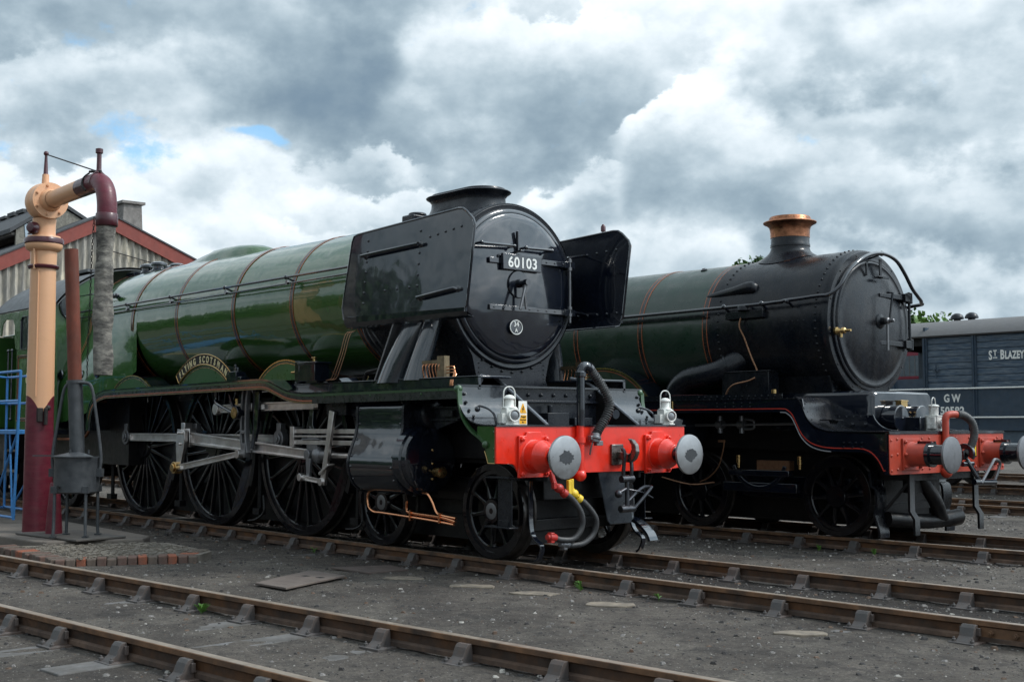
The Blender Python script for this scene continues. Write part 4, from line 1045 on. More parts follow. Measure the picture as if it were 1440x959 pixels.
    for s in (-1, 1):
        b.box(-2.95, -.36, s*.52, s*.55, .40, .78)
        b.box(-2.3, -1.0, s*.56, s*.60, .55, .75)
    b.box(-1.9, -1.3, -.5, .5, .5, .75)
    b.box(-.50, -.40, -.70, .70, .28, .40); b.box(-.4, -.2, -.55, .55, .6, .9)
    b.build('bogie_frame', M_UNDER, t, bevel=.01)
    for s in (-1, 1):
        b = MB()
        b.box(-.44, -.22, s*.94, s*.955, .34, .84); b.box(-.56, -.18, s*.90, s*1.02, .825, .842); b.box(-.56, -.18, s*.90, s*1.02, .345, .360)
        b.box(-.44, -.42, s*.90, s*.955, .34, .84); b.box(-.40, -.26, s*.955, s*.965, .36, .42)
        b.box(-.3, -.25, s*.65, s*.94, .80, .84)
        b.build('front_step', M_SMOKE, t, bevel=.004)
        g = MB(); g.band(smooth2([(-.22, .80), (-.22, .45), (-.20, .30), (-.14, .22), (-.05, .16), (-.09, .06), (-.13, .035)], 4), .022, 'y', s*.69, s*.745, 1)
        g.build('guard_iron', M_BLACK, t, bevel=.004)
    b = MB(); b.band(smooth2([(-.30, .38), (-.10, .34), (.0, .30), (.10, .22), (.14, .15)], 4), .03, 'y', .60, .72, 1); b.box(-.32, -.2, .45, .75, .34, .40)
    b.build('guard_iron', M_BLACK, t)
    # brake gear between drivers
    b = MB()
    for s in (-1, 1):
        for x in (-3.13, -5.37, -7.58, -9.9):
            b.tube([(x, s*.74, 1.4), (x-.02, s*.74, .9), (x-.02, s*.74, .25)], .03, 8)
            b.prism(arc2(x-1.145, 1.016, 1.03, -25, 10, 6)+arc2(x-1.145, 1.016, 1.10, 10, -25, 6), 'y', s*.70, s*.80) if x > -9 else None
            b.box(x-.10, x+.06, s*.70, s*.80, .20, .28)
        b.tube([(-9.9, s*.45, .22), (-3.1, s*.45, .24)], .025, 8)
        b.tube([(-3.0, s*.80, .45), (-2.95, s*.82, .25), (-3.05, s*.84, .17), (-3.25, s*.84, .15)], .012, 6, 4); b.tube([(-5.2, s*.80, .45), (-5.15, s*.82, .25), (-5.3, s*.84, .15), (-5.5, s*.84, .12)], .014, 6, 4)
    b.build('brake_gear', M_UNDER, t)
    # ---- rods and motion
    for s in (-1, 1):
        ca = R(CA if s < 0 else CA-90); ox, oz = TH*math.cos(ca), 1.016+TH*math.sin(ca)
        if s > 0: pass
        def fluted(b, p0, p1, h0, h1, y0, y1, fl=.012):
            p0 = Vector((p0[0], 0, p0[1])); p1 = Vector((p1[0], 0, p1[1])); d = (p1-p0).normalized(); w = Vector((-d.z, 0, d.x))
            def quad(q, ya, yb):
                A = [p0+w*h0*q, p1+w*h1*q, p1-w*h1*q, p0-w*h0*q]
                b.prism([(a.x, a.z) for a in A], 'y', ya, yb)
            ya, yb = s*y0, s*y1
            quad(1.0, ya+s*.0, ya+s*(y1-y0)*.45)
            for e in (1, -1):
                A = [p0+w*h0*e, p1+w*h1*e, p1+w*h1*e*.58, p0+w*h0*e*.58]
                b.prism([(a.x, a.z) for a in A], 'y', ya, yb)
            for (pp, hh, sg) in ((p0, h0, 1), (p1, h1, -1)):
                A = [pp+w*hh, pp+w*hh+d*.10*sg, pp-w*hh+d*.10*sg, pp-w*hh]; b.prism([(a.x, a.z) for a in A], 'y', ya, yb)
        def boss(b, x, z, r, y0, y1): b.cyl((x, s*y0, z), (x, s*y1, z), r, n=24)
        pins = [(x+ox, oz) for x in XD]
        for (p, q) in ((pins[2], pins[1]), (pins[1], pins[0])):
            b = MB(); fluted(b, (p[0]+.05, p[1]), (q[0]-.05, q[1]), .058, .058, .90, .955)
            b.build('coupling_rod', M_STEEL, t, smooth=30, bevel=.003)
        b = MB()
        for i, p in enumerate(pins):
            boss(b, p[0], p[1], .115, .885, .97); boss(b, p[0], p[1], .07, .97, .99 if i != 1 else 1.12); b.box(p[0]-.05, p[0]+.05, s*.89, s*.965, p[1]+.09, p[1]+.20)
            boss(b, p[0], p[1], .035, .99, 1.005) if i != 1 else None
        b.build('rod_bearing', M_DSTEEL, t, smooth=30, bevel=.005)
        # connecting rod, crosshead at X=-3.72
        cx, cz = -3.66, 1.0
        b = MB(); fluted(b, (pins[1][0]+.05, pins[1][1]), (cx, cz), .085, .060, 1.02, 1.09)
        b.box(pins[1][0]-.10, pins[1][0]+.12, s*1.0, s*1.10, pins[1][1]-.12, pins[1][1]+.13); b.box(pins[1][0]-.11, pins[1][0]+.0, s*.99, s*1.11, pins[1][1]+.10, pins[1][1]+.21)
        b.build('connecting_rod', M_STEEL, t, smooth=30, bevel=.006)
        # return crank and eccentric rod up to expansion link
        rc = (pins[1][0]-.06+.0, pins[1][1]-.40)
        b = MB(); p0 = Vector(pins[1]); p1 = Vector(rc); d = (p1-p0).normalized(); w = Vector((-d.y, d.x))
        b.prism([tuple(p0+w*.11-d*.11), tuple(p0-w*.11-d*.11), tuple(p0-w*.12+d*.10), tuple(p1-w*.045), tuple(p1+w*.045), tuple(p0+w*.12+d*.10)], 'y', s*1.12, s*1.17)
        for (q, z) in ((-.05, .07), (.05, .07), (0, -.08)): b.bolt((p0.x+q, s*1.17, p0.y+z), (0, s, 0), .02, .02)
        b.build('return_crank', M_STEEL, t, bevel=.006)
        b = MB(); b.use(M_BRASS).cyl((rc[0], s*1.13, rc[1]), (rc[0], s*1.24, rc[1]), .082, n=28); b.cyl((rc[0], s*1.24, rc[1]), (rc[0], s*1.262, rc[1]), .055, n=24)
        b.build('brass_bush', None, t, bevel=.006)
        ex, ez = -5.13, .985
        b = MB(); fluted(b, (rc[0]+.06, rc[1]), (ex, ez), .045, .035, 1.17, 1.21); b.cyl((ex, s*1.15, ez), (ex, s*1.23, ez), .055, n=18)
        b.build('eccentric_rod', M_STEEL, t, smooth=30, bevel=.003)
        # expansion link (slotted curved link) and bracket
        b = MB(); cxl = -3.0
        lk = [(-5.10, 1.00), (-5.14, 1.15), (-5.15, 1.35), (-5.14, 1.6), (-5.10, 1.83)]
        b.band(smooth2(lk, 4), .035, 'y', s*1.10, s*1.16, 1); b.band(smooth2([(p[0]+.11, p[1]) for p in lk], 4), .035, 'y', s*1.10, s*1.16, 1)
        b.box(-5.13, -4.99, s*1.10, s*1.16, 1.80, 1.87); b.box(-5.14, -5.03, s*1.09, s*1.17, .94, 1.12); b.box(-5.16, -5.04, s*1.09, s*1.17, 1.24, 1.28)
        b.build('expansion_link', M_DSTEEL, t, bevel=.005)
        b = MB()
        b.tube([(-5.75, s*1.19, 1.83), (-5.77, s*1.19, 1.66), (-5.65, s*1.19, 1.60), (-5.30, s*1.19, 1.50)], .022, 8, 5); b.tube([(-5.45, s*1.19, 1.84), (-5.35, s*1.19, 1.66), (-5.24, s*1.19, 1.52)], .024, 8, 4)
        b.tube([(-5.72, s*1.19, 1.84), (-5.45, s*1.19, 1.84)], .02, 8)
        b.cyl((-5.22, s*1.12, 1.50), (-5.22, s*1.22, 1.50), .085, n=22)
        b.prism([(-4.98, 1.86), (-4.80, 1.86), (-4.86, 1.30), (-4.95, 1.05), (-5.02, 1.05), (-4.96, 1.3)], 'y', s*1.06, s*1.10)
        b.prism([(-3.78, 1.72), (-3.70, 1.72), (-3.74, 1.35), (-3.62, 1.18), (-3.72, 1.18), (-3.84, 1.35)], 'y', s*.95, s*1.0)
        b.build('motion_bracket', M_BLACK, t, bevel=.006)
        b = MB(); b.lathe((-5.22, s*1.22, 1.50), (0, s, 0), [(0, .07), (.012, .07), (.012, .045)], 20); b.cyl((-5.2, s*1.2, 1.60), (-5.2, s*1.2, 1.68), .018, n=10)
        b.build('trunnion_cap', M_BRASS, t)
        b = MB(); fluted(b, (-5.92, 1.555), (-5.0, 1.575), .055, .05, 1.06, 1.10); boss(b, -5.92, 1.555, .075, 1.04, 1.12); fluted(b, (-4.95, 1.575), (-3.55, 1.585), .055, .05, 1.00, 1.05)
        b.build('radius_rod', M_STEEL, t, smooth=30, bevel=.004)
        # slidebars (three-bar) and crosshead
        b = MB(); b.use(M_STEEL)
        for z in (1.275, 1.215, 1.145): b.box(-4.02, -2.50, s*1.02, s*1.10, z-(.012 if z == 1.215 else .026), z+(.012 if z == 1.215 else .026))
        b.box(-4.05, -3.96, s*1.0, s*1.12, 1.09, 1.33)
        b.build('slide_bar', None, t, bevel=.004)
        b = MB(); b.box(-3.72, -3.50, s*1.03, s*1.09, .92, 1.20); b.box(-3.80, -3.42, s*1.00, s*1.115, 1.172, 1.192); b.cyl((cx, s*1.0, cz), (cx, s*1.13, cz), .06, n=18)
        b.prism([(-3.66, .96), (-3.56, .96), (-3.58, .72), (-3.64, .72)], 'y', s*1.10, s*1.14); b.lathe((-3.5, s*1.06, 1.0), (1, 0, 0), [(0, .10), (.05, .10), (.08, .06), (.3, .055)], 20)
        b.build('crosshead', M_DSTEEL, t, bevel=.006)
        b = MB(); b.cyl((-3.4, s*1.06, 1.0), (-2.48, s*1.06, 1.0), .036, n=16)
        b.build('piston_rod', M_STEEL, t)
        b = MB(); fluted(b, (-3.72, .74), (-3.26, .70), .03, .026, 1.13, 1.17); boss(b, -3.72, .74, .045, 1.12, 1.19); boss(b, -3.27, .70, .045, 1.12, 1.19)
        b.build('union_link', M_STEEL, t, bevel=.003)
        b = MB(); P = [(-3.30, .68), (-3.20, .72), (-2.99, 1.46), (-3.06, 1.52), (-3.14, 1.46), (-3.18, 1.3), (-3.24, .95)]
        b.prism([(-3.31, .67), (-3.21, .66), (-3.13, 1.05), (-3.02, 1.50), (-3.12, 1.52), (-3.20, 1.10)], 'y', s*1.13, s*1.17); b.box(-3.30, -3.08, s*1.10, s*1.2, .83, .86, rot=Matrix.Rotation(R(-30), 3, 'Y'))
        b.build('combination_lever', M_STEEL, t, bevel=.005)
        b = MB(); b.box(-3.30, -2.50, s*.86, s*1.05, 1.49, 1.60); b.box(-3.25, -2.85, s*1.05, s*1.12, 1.46, 1.62); b.lathe((-2.85, s*.98, 1.50), (1, 0, 0), [(0, .08), (.2, .10), (.22, .16), (.40, .16)], 20)
        b.build('valve_guide', M_SMOKE, t, bevel=.006)
    # ---- cylinders
    for s in (-1, 1):
        P = [(.75, 1.60), (1.06, 1.605), (1.16, 1.595), (1.195, 1.56), (1.205, 1.48), (1.205, 1.36), (1.225, 1.24), (1.28, 1.10), (1.32, .98), (1.325, .90), (1.30, .80), (1.24, .70), (1.15, .635), (1.05, .615), (.75, .615)]
        P = [(s*p[0], p[1]) for p in smooth2(P, 3)]
        b = MB(); b.prism(P, 'x', -2.49, -1.66)
        for x in (-2.45, -1.70):
            for i in range(3, len(P)-6, 4):
                a = Vector(P[i+1])-Vector(P[i-1]); nn = Vector((0, -a.y, a.x)).normalized()
                if nn.y*s < 0: nn = -nn
                b.rivet((x, P[i][0], P[i][1]), tuple(nn), .017)
        cyl = b.build('cylinder', M_BLACK, t, smooth=50)
        b = MB(); b.prism([(p[0]*1.006, (p[1]-1.1)*1.012+1.1) for p in P], 'x', -1.672, -1.635).cut(); b.prism([(p[0]*1.006, (p[1]-1.1)*1.012+1.1) for p in P], 'x', -2.52, -2.48); b.build_cuts('cylinder_flange', M_SMOKE, cyl, smooth=50)
        b = MB(); b.lathe((-1.64, s*.98, .985), (1, 0, 0), [(0, .375), (.10, .37), (.11, .345), (.115, .345), (.16, .33), (.19, .25), (.20, .001)], 48, caps=False)
        b.build('cylinder_cover', M_BLACK, cyl, smooth=45)
        b = MB(); b.use(M_SMOKE).lathe((-1.64, s*.93, 1.46), (1, 0, 0), [(0, .15), (.14, .15), (.16, .12), (.17, .05)], 28)
        for z in (1.40, 1.53): b.box(-1.46, -1.0, s*.93, s*1.0, z-.010, z+.010)
        b.box(-1.46, -1.02, s*.92, s*.94, 1.40, 1.53); b.prism([(-1.46, 1.39), (-1.05, 1.39), (-1.40, 1.30)], 'y', s*.93, s*.96); b.box(-1.30, -1.1, s*.95, s*.99, 1.43, 1.50)
        b.build('valve_guide', None, cyl, bevel=.004)
        b = MB(); b.use(M_BRASS).lathe((-1.44, s*.98, .86), (1, 0, 0), [(0, .02), (.04, .022), (.05, .045), (.12, .05), (.13, .06), (.17, .06), (.18, .03)], 14)
        for z in (.78, .94, 1.08): b.sphere((-1.44, s*.98, z+.005), .014, 8)
        b.build('relief_valve', None, cyl)
        # drain cocks and copper drain pipes
        b = MB(); b.use(M_UNDER)
        yy = s*1.06
        b.cyl((-2.30, yy, .66), (-1.45, yy, .67), .014, n=8)
        for x in (-2.12, -1.64): b.cyl((x-.09, yy, .655), (x+.07, yy, .655), .042, n=12); b.cyl((x, yy, .60), (x, yy, .70), .03, n=10)
        b.build('drain_cock', None, cyl)
        b = MB()
        b.tube([(-2.34, yy, .665), (-2.44, yy, .64), (-2.50, yy, .56), (-2.48, yy, .46), (-2.38, yy, .405), (-2.2, yy, .40), (-1.4, yy, .37), (-.98, yy, .345)], .014, 10, 6)
        b.tube([(-1.76, yy-.01, .55), (-1.78, yy, .46), (-1.70, yy, .425), (-1.2, yy, .405), (-.96, yy, .375)], .014, 10, 5)
        b.tube([(-1.50, yy, .645), (-1.41, yy, .63), (-1.33, yy, .55), (-1.27, yy, .46), (-1.19, yy, .43), (-.95, yy, .41)], .014, 10, 6)
        b.use(M_BRASS)
        for x in (-1.70, -1.20): b.box(x-.012, x+.012, yy-.022, yy+.022, .345, .455)
        b.build('drain_pipe', M_COPPER, cyl)
    # ---- cab
    def cab_side(s):
        y0, y1 = s*1.345, s*1.33
        b = MB(); b.use(M_GREEN)
        zt = 3.28
        # side sheet built round the window openings
        for (xa, xb, za, zb) in ((-12.55, -10.95, 1.27, 2.62), (-12.55, -12.36, 2.62, zt), (-12.02, -11.62, 2.62, zt), (-11.18, -10.95, 2.62, zt), (-12.36, -12.02, 3.17, zt), (-11.62, -11.18, 3.17, zt)):
            b.box(xa, xb, min(y0, y1), max(y0, y1), za, zb)
        b.prism([(-10.95, 1.27), (-10.95, 3.28), (-10.80, 2.70), (-10.72, 1.27)], 'y', y0, y1)
        # cut-away rear edge and rear pillar over the doorway
        b.prism([(-13.34, 3.28), (-12.55, 3.28), (-12.55, 2.62), (-12.62, 2.66), (-12.66, 2.8), (-12.68, 3.05), (-12.75, 3.15), (-13.1, 3.17), (-13.25, 3.1), (-13.30, 2.9)], 'y', y0, y1)
        b.prism([(-13.30, 2.9), (-13.34, 3.28), (-13.42, 3.28), (-13.38, 2.9)], 'y', y0, y1)
        c = b.build('cab_side', None, t, smooth=20, bevel=.004)
        b = MB()
        for (xa, xb) in ((-12.36, -12.02), (-11.62, -11.18)):
            za, zb = 2.62, 3.17
            q = s*1.35
            b.tube([(xa, q, za+.03), (xa, q, zb-.06), (xa+.06, q, zb), (xb-.06, q, zb), (xb, q, zb-.06), (xb, q, za+.03), (xb-.03, q, za), (xa+.03, q, za), (xa, q, za+.03)], .012, 6).cut()
        b.build_cuts('window_frame', M_BLACK, c)
        b = MB()
        for (xa, xb) in ((-12.36, -12.02), (-11.62, -11.18)): b.box(xa, xb, s*1.334, s*1.338, 2.62, 3.17).cut()
        b.build_cuts('window_pane', M_GLASS, c)
        b = MB(); q = s*1.347
        def frame_line(m, e, r):
            b.use(m).tube([(-12.48+e, q, 1.42+e), (-12.48+e, q, 2.52-e), (-11.02-e, q, 2.52-e), (-11.02-e, q, 1.42+e), (-12.48+e, q, 1.42+e)], r, 4)
        frame_line(M_ORANGE, 0, .007); frame_line(M_BLINE, .022, .011); frame_line(M_ORANGE, .044, .007)
        b.build('lining', None, c)
        b = MB(); 
        for x in (-12.72, -12.90): b.tube([(x, s*1.36, 1.45), (x, s*1.36, 2.62)], .016, 8); b.sphere((x, s*1.36, 1.45), .028, 8); b.sphere((x, s*1.36, 2.62), .028, 8)
        b.build('grab_rail', M_BLACK, c)
        text_mesh('60103', .30, 'cab_number', M_CREAML, c, (-11.70, s*1.347, 2.04), (-s, 0, 0), (0, 0, 1), .003, .95, 1.15, .004)
        b = MB(); b.box(-13.3, -10.7, s*1.36, s*.9, 1.20, 1.27); b.box(-13.1, -12.5, s*1.30, s*1.34, .55, .60); b.box(-13.1, -12.5, s*1.30, s*1.34, .9, .94)
        b.box(-13.1, -13.06, s*1.30, s*1.33, .55, 1.22); b.box(-12.54, -12.5, s*1.30, s*1.33, .55, 1.22)
        b.build('cab_step', M_BLACK, c)
        # cab front sheet (angled) with spectacle window
        b = MB(); b.use(M_GREEN)
        F = [(-10.97, s*1.34), (-10.97+.12, s*.80)]
        b.add([(-10.96, s*1.34, 1.4), (-10.86, s*.60, 1.4), (-10.86, s*.60, 3.86), (-10.90, s*.95, 3.62), (-10.96, s*1.34, 3.28)], [(0, 1, 2, 3, 4)])
        f = b.build('cab_front', None, t, smooth=0)
        b = MB(); cy = s*1.12; P = [(-10.92+.012, cy+s*.13*math.cos(a)*(-1)+0, 3.28+.0+.20*math.sin(a)) for a in [2*math.pi*i/20 for i in range(20)]]
        b.add(P, [tuple(range(20))]); b.build('window_pane', M_GLASS, f, smooth=0)
        b = MB(); b.tube(P+[P[0]], .014, 6); b.build('window_frame', M_BLACK, f)
    for s in (-1, 1): cab_side(s)
    b = MB(); P = arc2(0, 2.30, 1.68, 143.2, 36.8, 28); P = [(p[0]*1.0, p[1]) for p in P]
    b.use(M_CABROOF).band([(p[0], p[1]) for p in P], .03, 'x', -13.75, -10.86, -1)
    for x in (-10.88, -13.73): b.band([(p[0], p[1]+.004) for p in P], .05, 'x', x-.02, x+.02, -1)
    for k in range(26): b.rivet((-10.98-k*.105, -1.315, 3.335), (0, -.6, .5), .011)
    b.box(-12.6, -11.8, -.45, .45, 3.97, 4.02)
    b.build('cab_roof', None, t, smooth=50)
    b = MB(); b.box(-11.2, -10.95, -1.2, 1.2, 1.3, 2.9); b.box(-13.3, -11.0, -1.3, 1.3, 1.2, 1.27)
    b.build('backhead', M_INT, t)
    b = MB(); b.tube([(-9.55, -1.15, 1.70), (-9.62, -1.20, 1.5), (-9.75, -1.22, 1.25), (-9.9, -1.24, 1.15), (-10.3, -1.24, 1.13), (-10.9, -1.24, 1.13)], .022, 8, 5); b.tube([(-9.6, -1.2, 1.72), (-9.3, -1.15, 1.70)], .02, 8)
    b.build('injector_pipe', M_COPPERD, t)
    return t
LA = locomotive_a()
head_lamp('white oil lamp on the bright red buffer beam, beside the yellow warning sign', -.115, -1.075, 1.344, R(-14))
head_lamp('white oil lamp at the far end of the bright red buffer beam', -.115, 1.165, 1.344, R(-14))

# ------------------------------------------------------------------ darker locomotive with the copper capped chimney
def locomotive_b():
    t = thing('steam_locomotive', 'dark green steam locomotive with black smokebox and copper capped chimney, on the middle track', 'steam locomotive', (0, BY, 0))
    ZC = 2.605
    b = MB()
    fr = [(-11.5, .8), (-11.5, 1.6), (-2.2, 1.6), (.15, 1.6), (.45, 1.30), (1.15, 1.25), (1.15, .80), (.65, .78), (.55, 1.0), (-2.0, 1.05), (-2.9, .85), (-3.6, .6), (-9.5, .6), (-10, .8)]
    for y in (-.64, .61): b.prism(fr, 'y', y, y+.03)
    b.build('main_frame', M_UNDER, t, smooth=0)
    b = MB(); b.box(-10, -3.2, -.58, .58, .45, 1.7); b.box(-10.4, -8.2, -.95, .95, .8, 1.8); b.box(-2.9, .9, -.5, .5, .9, 1.25); b.box(-2.6, .62, -.5, .5, .13, .9); b.box(-9.5, -2.6, -.5, .5, .12, 1.2)
    b.build('ashpan_dark_fill', M_UNDER, t, smooth=0)  # ashpan; extra boxes added down to the rails keep the underside dark
    # boiler
    b = MB(); b.lathe((0, 0, ZC), (1, 0, 0), [(-8.2, 1.02), (-7.0, 1.0), (-4.2, .955), (-1.70, .938)], 96, caps=False)
    bo = b.build('boiler', M_GREENB, t, smooth=60)
    b = MB()
    for x in (-8.2, -10.6):
        pass
    def sec(x, rt, w, zb):
        P = []
        for i in range(25):
            a = math.pi*i/24; q = 1.0
            P.append((x, -rt*math.copysign(abs(math.cos(a))**.72, math.cos(a)), ZC+.05+rt*.98*abs(math.sin(a))**.72))
        R_ = [(x, rt+(w-rt)*q, ZC+.05-(ZC+.05-zb)*q) for q in (.3, .6, 1)]
        return [(x, -p[1], p[2]) for p in R_][::-1]+P+R_
    b.loft([sec(-8.15, 1.03, 1.0, 1.6), sec(-10.7, .99, 1.0, 1.6)], False); b.loft([sec(-10.7, .99, 1.0, 1.6), sec(-10.72, .01, .01, 2.2)], False); b.loft([sec(-8.13, .3, .3, 2.2), sec(-8.15, 1.03, 1.0, 1.6)], False)
    b.build('firebox', M_GREENB, t, smooth=50)
    b = MB(); b.lathe((-8.45, 0, ZC+.98), (0, 0, 1), [(0, .26), (.06, .20), (.34, .17), (.38, .21), (.44, .2), (.46, .1)], 28); b.build('safety_valve_cover', M_BRASS, t)
    for x in (-1.745, -2.90, -4.17, -5.9):
        r = .939+max(0, (-x-1.7))*.0068; b = MB()
        b.use(M_BLINE).lathe((x, 0, ZC), (1, 0, 0), [(-.03, r), (-.03, r+.004), (.03, r+.004), (.03, r)], 90, caps=False)
        for q in (-1, 1): b.use(M_ORANGEB).lathe((x+q*.036, 0, ZC), (1, 0, 0), [(-.006, r), (-.006, r+.005), (.006, r+.005), (.006, r)], 90, caps=False)
        b.build('boiler_band', None, t, smooth=50)
    b = MB(); b.lathe((-2.25, -.33, ZC+.885), (-.0, -.35, .94), [(0, .05), (.012, .05), (.02, .03), (.03, .02)], 14); b.build('wash_plug', M_BLACK, t)
    # smokebox
    b = MB(); b.use(M_SMOKEB)
    b.lathe((0, 0, ZC), (1, 0, 0), [(-1.82, .945), (-.06, .945), (-.05, .945), (0, .935), (.03, .915), (.035, .86), (.03, .0)], 96, caps=False)
    for x in (-1.64, -.13):
        for i in range(64):
            a = 2*math.pi*i/64; b.rivet((x, .945*math.cos(a), ZC+.945*math.sin(a)), (0, math.cos(a), math.sin(a)), .019)
    for i in range(40):
        a = 2*math.pi*i/40; b.rivet((.034, .885*math.cos(a), ZC+.885*math.sin(a)), (1, 0, 0), .012) if i % 3 == 0 else None
    for q in range(4):
        for k in range(2): 
            a = R(186+k*6); b.rivet((-.55+q*.085, .945*math.cos(a), ZC+.945*math.sin(a)+.12), (0, math.cos(a), math.sin(a)), .014)
    for q in range(2): b.rivet((-1.25+q*.12, -.93, ZC+.02), (0, -1, 0), .013)
    sbB = b.build('smokebox', None, t, smooth=40); sbB.location = (.12, 0, 0)
    b = MB(); b.lathe((.03, 0, ZC), (1, 0, 0), [(0, .84), (.03, .835), (.035, .82), (.035, .80)], 96, caps=False); b.build('door_ring', M_SMOKEB, t, smooth=50).location = (.12, 0, 0)
    b = MB(); dr = .79
    b.lathe((.04, 0, ZC), (1, 0, 0), [(0, dr+.01), (.035, dr), (.045, dr-.015), (.047, dr-.03), (.040, dr-.04), (.065, dr-.12), (.10, .50), (.125, .30), (.135, .12), (.138, .001)], 96, caps=False)
    d = b.build('smokebox_door', M_SMOKEB, t, smooth=60); d.location = (.12, 0, 0)
    b = MB()
    for z in (2.97, 2.37):
        b.prism([(.02, z-.025), (.60, z-.035), (.60, z+.035), (.02, z+.025)] if z < 2.8 else [(.02, z-.022), (.60, z-.035), (.60, z+.035), (.02, z+.022)], 'x', .150, .172)
        b.box(.08, .20, .56, .72, z-.05, z+.05)
        b.cyl((.16, .71, z-.07), (.16, .71, z+.07), .045, n=14)
    b.cyl((.16, .71, 2.30), (.16, .71, 3.05), .018, n=10)
    b.build('hinge_strap', M_SMOKEB, d, bevel=.005)
    b = MB(); b.use(M_SMOKEB).lathe((.17, 0, ZC+.03), (1, 0, 0), [(0, .10), (.02, .09), (.035, .05), (.09, .045)], 24)
    b.use(M_DSTEEL).lathe((.24, 0, ZC+.03), (1, 0, 0), [(0, .03), (.03, .04), (.06, .04), (.07, .025), (.13, .022), (.14, .012)], 16)
    b.build('door_boss', None, d)
    b = MB(); b.tube([(.28, 0, ZC+.03), (.28, .0, 2.27)], lambda q: .016, 8); b.use(M_STEEL)
    b.build('door_handle', M_DSTEEL, d)
    b = MB(); b.tube([(.30, .02, ZC+.04), (.30, .10, 2.99), (.22, .10, 3.0)], .014, 8); b.build('door_handle', M_SMOKEB, d)
    b = MB(); b.box(.16, .175, .02, .07, 3.20, 3.42); b.box(.17, .22, -.08, .02, 3.17, 3.19); b.box(.205, .22, -.08, .16, 3.17, 3.20); b.box(.12, .14, -.22, -.19, 3.2, 3.36); b.build('lamp_iron', M_SMOKEB, d, bevel=.003)
    b = MB(); b.lathe((.06, -.80, 2.48), (1, 0, 0), [(0, .045), (.03, .05), (.07, .03), (.10, .028), (.105, .04), (.14, .035), (.15, .018), (.22, .014)], 14); b.cyl((.14, -.80, 2.48), (.14, -.80, 2.40), .02); b.build('blower_cock', M_BRASS, t).location = (.12, 0, 0)
    # chimney
    b = MB(); cx = -1.04; secs = []
    n = 56
    for k in range(8):
        q = k/7; rr = .255+.17*(1-q)**2.4; secs_ = []
        for i in range(n):
            a = 2*math.pi*i/n; x = rr*math.cos(a); y = rr*math.sin(a); zs = ZC+math.sqrt(max(0, .95**2-y*y)); zt = 3.70
            secs_.append((cx+x, y, zs+(zt-zs)*q+.004))
        secs.append(secs_)
    b.loft(secs); b.lathe((cx, 0, 3.69), (0, 0, 1), [(0, .255), (.02, .253), (.02, .262), (.05, .262), (.06, .254), (.16, .254)], n, caps=False)
    ch = b.build('chimney', M_SMOKEB, t, smooth=50)
    b = MB(); b.lathe((cx, 0, 3.83), (0, 0, 1), [(0, .258), (.10, .262), (.15, .275), (.18, .31), (.195, .345), (.205, .352), (.215, .350), (.222, .33), (.225, .285), (.24, .275), (.275, .270), (.285, .26), (.285, .22), (.1, .2)], n, caps=False)
    for i in range(26):
        a = 2*math.pi*i/26; b.rivet((cx+.272*math.cos(a), .272*math.sin(a), 4.085), (math.cos(a), math.sin(a), 0), .008)
    b.build('chimney_cap', M_COPPERD, ch, smooth=40)
    # saddle
    b = MB(); b.prism([(-.84, 2.25), (-.70, 2.0), (-.62, 1.80), (-.62, 1.60), (.62, 1.60), (.62, 1.80), (.70, 2.0), (.84, 2.25)], 'x', -1.55, .0); b.build('smokebox_saddle', M_SMOKEB, t, bevel=.01)
    # snifting / steam fitting on the smokebox shoulder
    b = MB()
    for s in (-1, 1):
        b.loft([[(x, s*(.80+.0*k)+c*r_, 3.08+e*r_+dz) for (c, e) in ((math.cos(2*math.pi*i/14), math.sin(2*math.pi*i/14)) for i in range(14))] for (x, r_, dz, k) in ((-1.78, .04, -.04, 0), (-1.55, .06, -.02, 1), (-1.30, .07, .01, 2), (-1.15, .085, .03, 3), (-1.03, .085, .03, 4), (-.98, .05, .02, 5))], True, True).cut()
    b.build_cuts('header_cover', M_SMOKEB, t, smooth=60)
    # handrail: straight then up and over the smokebox front
    b = MB(); path = [(-8.0, -1.02, 2.83), (-1.2, -1.02, 2.86), (-.4, -1.02, 2.88), (.06, -1.02, 2.90), (.24, -1.0, 2.91), (.33, -.90, 3.02), (.36, -.78, 3.18), (.38, -.60, 3.32), (.38, -.35, 3.43), (.38, -.05, 3.475), (.38, .25, 3.42), (.38, .45, 3.27), (.38, .62, 3.09), (.38, .76, 2.99), (.34, .90, 2.93), (.16, 1.02, 2.90), (-1, 1.02, 2.86), (-8, 1.02, 2.83)]
    b.tube(path, .024, 10, 5)
    for x in (-3.4, -1.35, -.75, -.35):
        for s in (-1, 1): b.sphere((x, s*1.02, 2.87), .036, 10); b.cyl((x, s*1.02, 2.87), (x, s*.9, 2.80), .018, n=8)
    b.sphere((.37, -.05, 3.475), .035, 10); b.cyl((.37, -.05, 3.475), (.15, -.05, 3.42), .016, n=8)
    b.build('handrail', M_BLACK, t, smooth=60)
    for s in (-1, 1):
        b = MB(); b.box(-8, -1.7, s*.975, s*.995, 2.76, 2.80); b.box(-1.35, -.75, s*.93, s*1.0, 2.70, 2.80); b.lathe((-1.05, s*.98, 2.80), (0, 0, 1), [(0, .10), (.06, .09), (.08, .03)], 14); b.build('ejector_pipe', M_SMOKEB, t, bevel=.008)
        b = MB(); b.tube([(-1.10, s*.99, 2.72), (-1.12, s*1.0, 2.6), (-1.05, s*.99, 2.45), (-.95, s*.98, 2.2), (-.88, s*.97, 2.05), (-.86, s*1.0, 1.96), (-.95, s*1.05, 1.90), (-1.15, s*1.08, 1.86), (-1.26, s*1.08, 1.78), (-1.30, s*1.08, 1.67)], .011, 8, 4); b.build('copper_pipe', mat('dull copper pipe', (.32, .17, .10), .4, metal=.8, var=.2, vs=20), t)
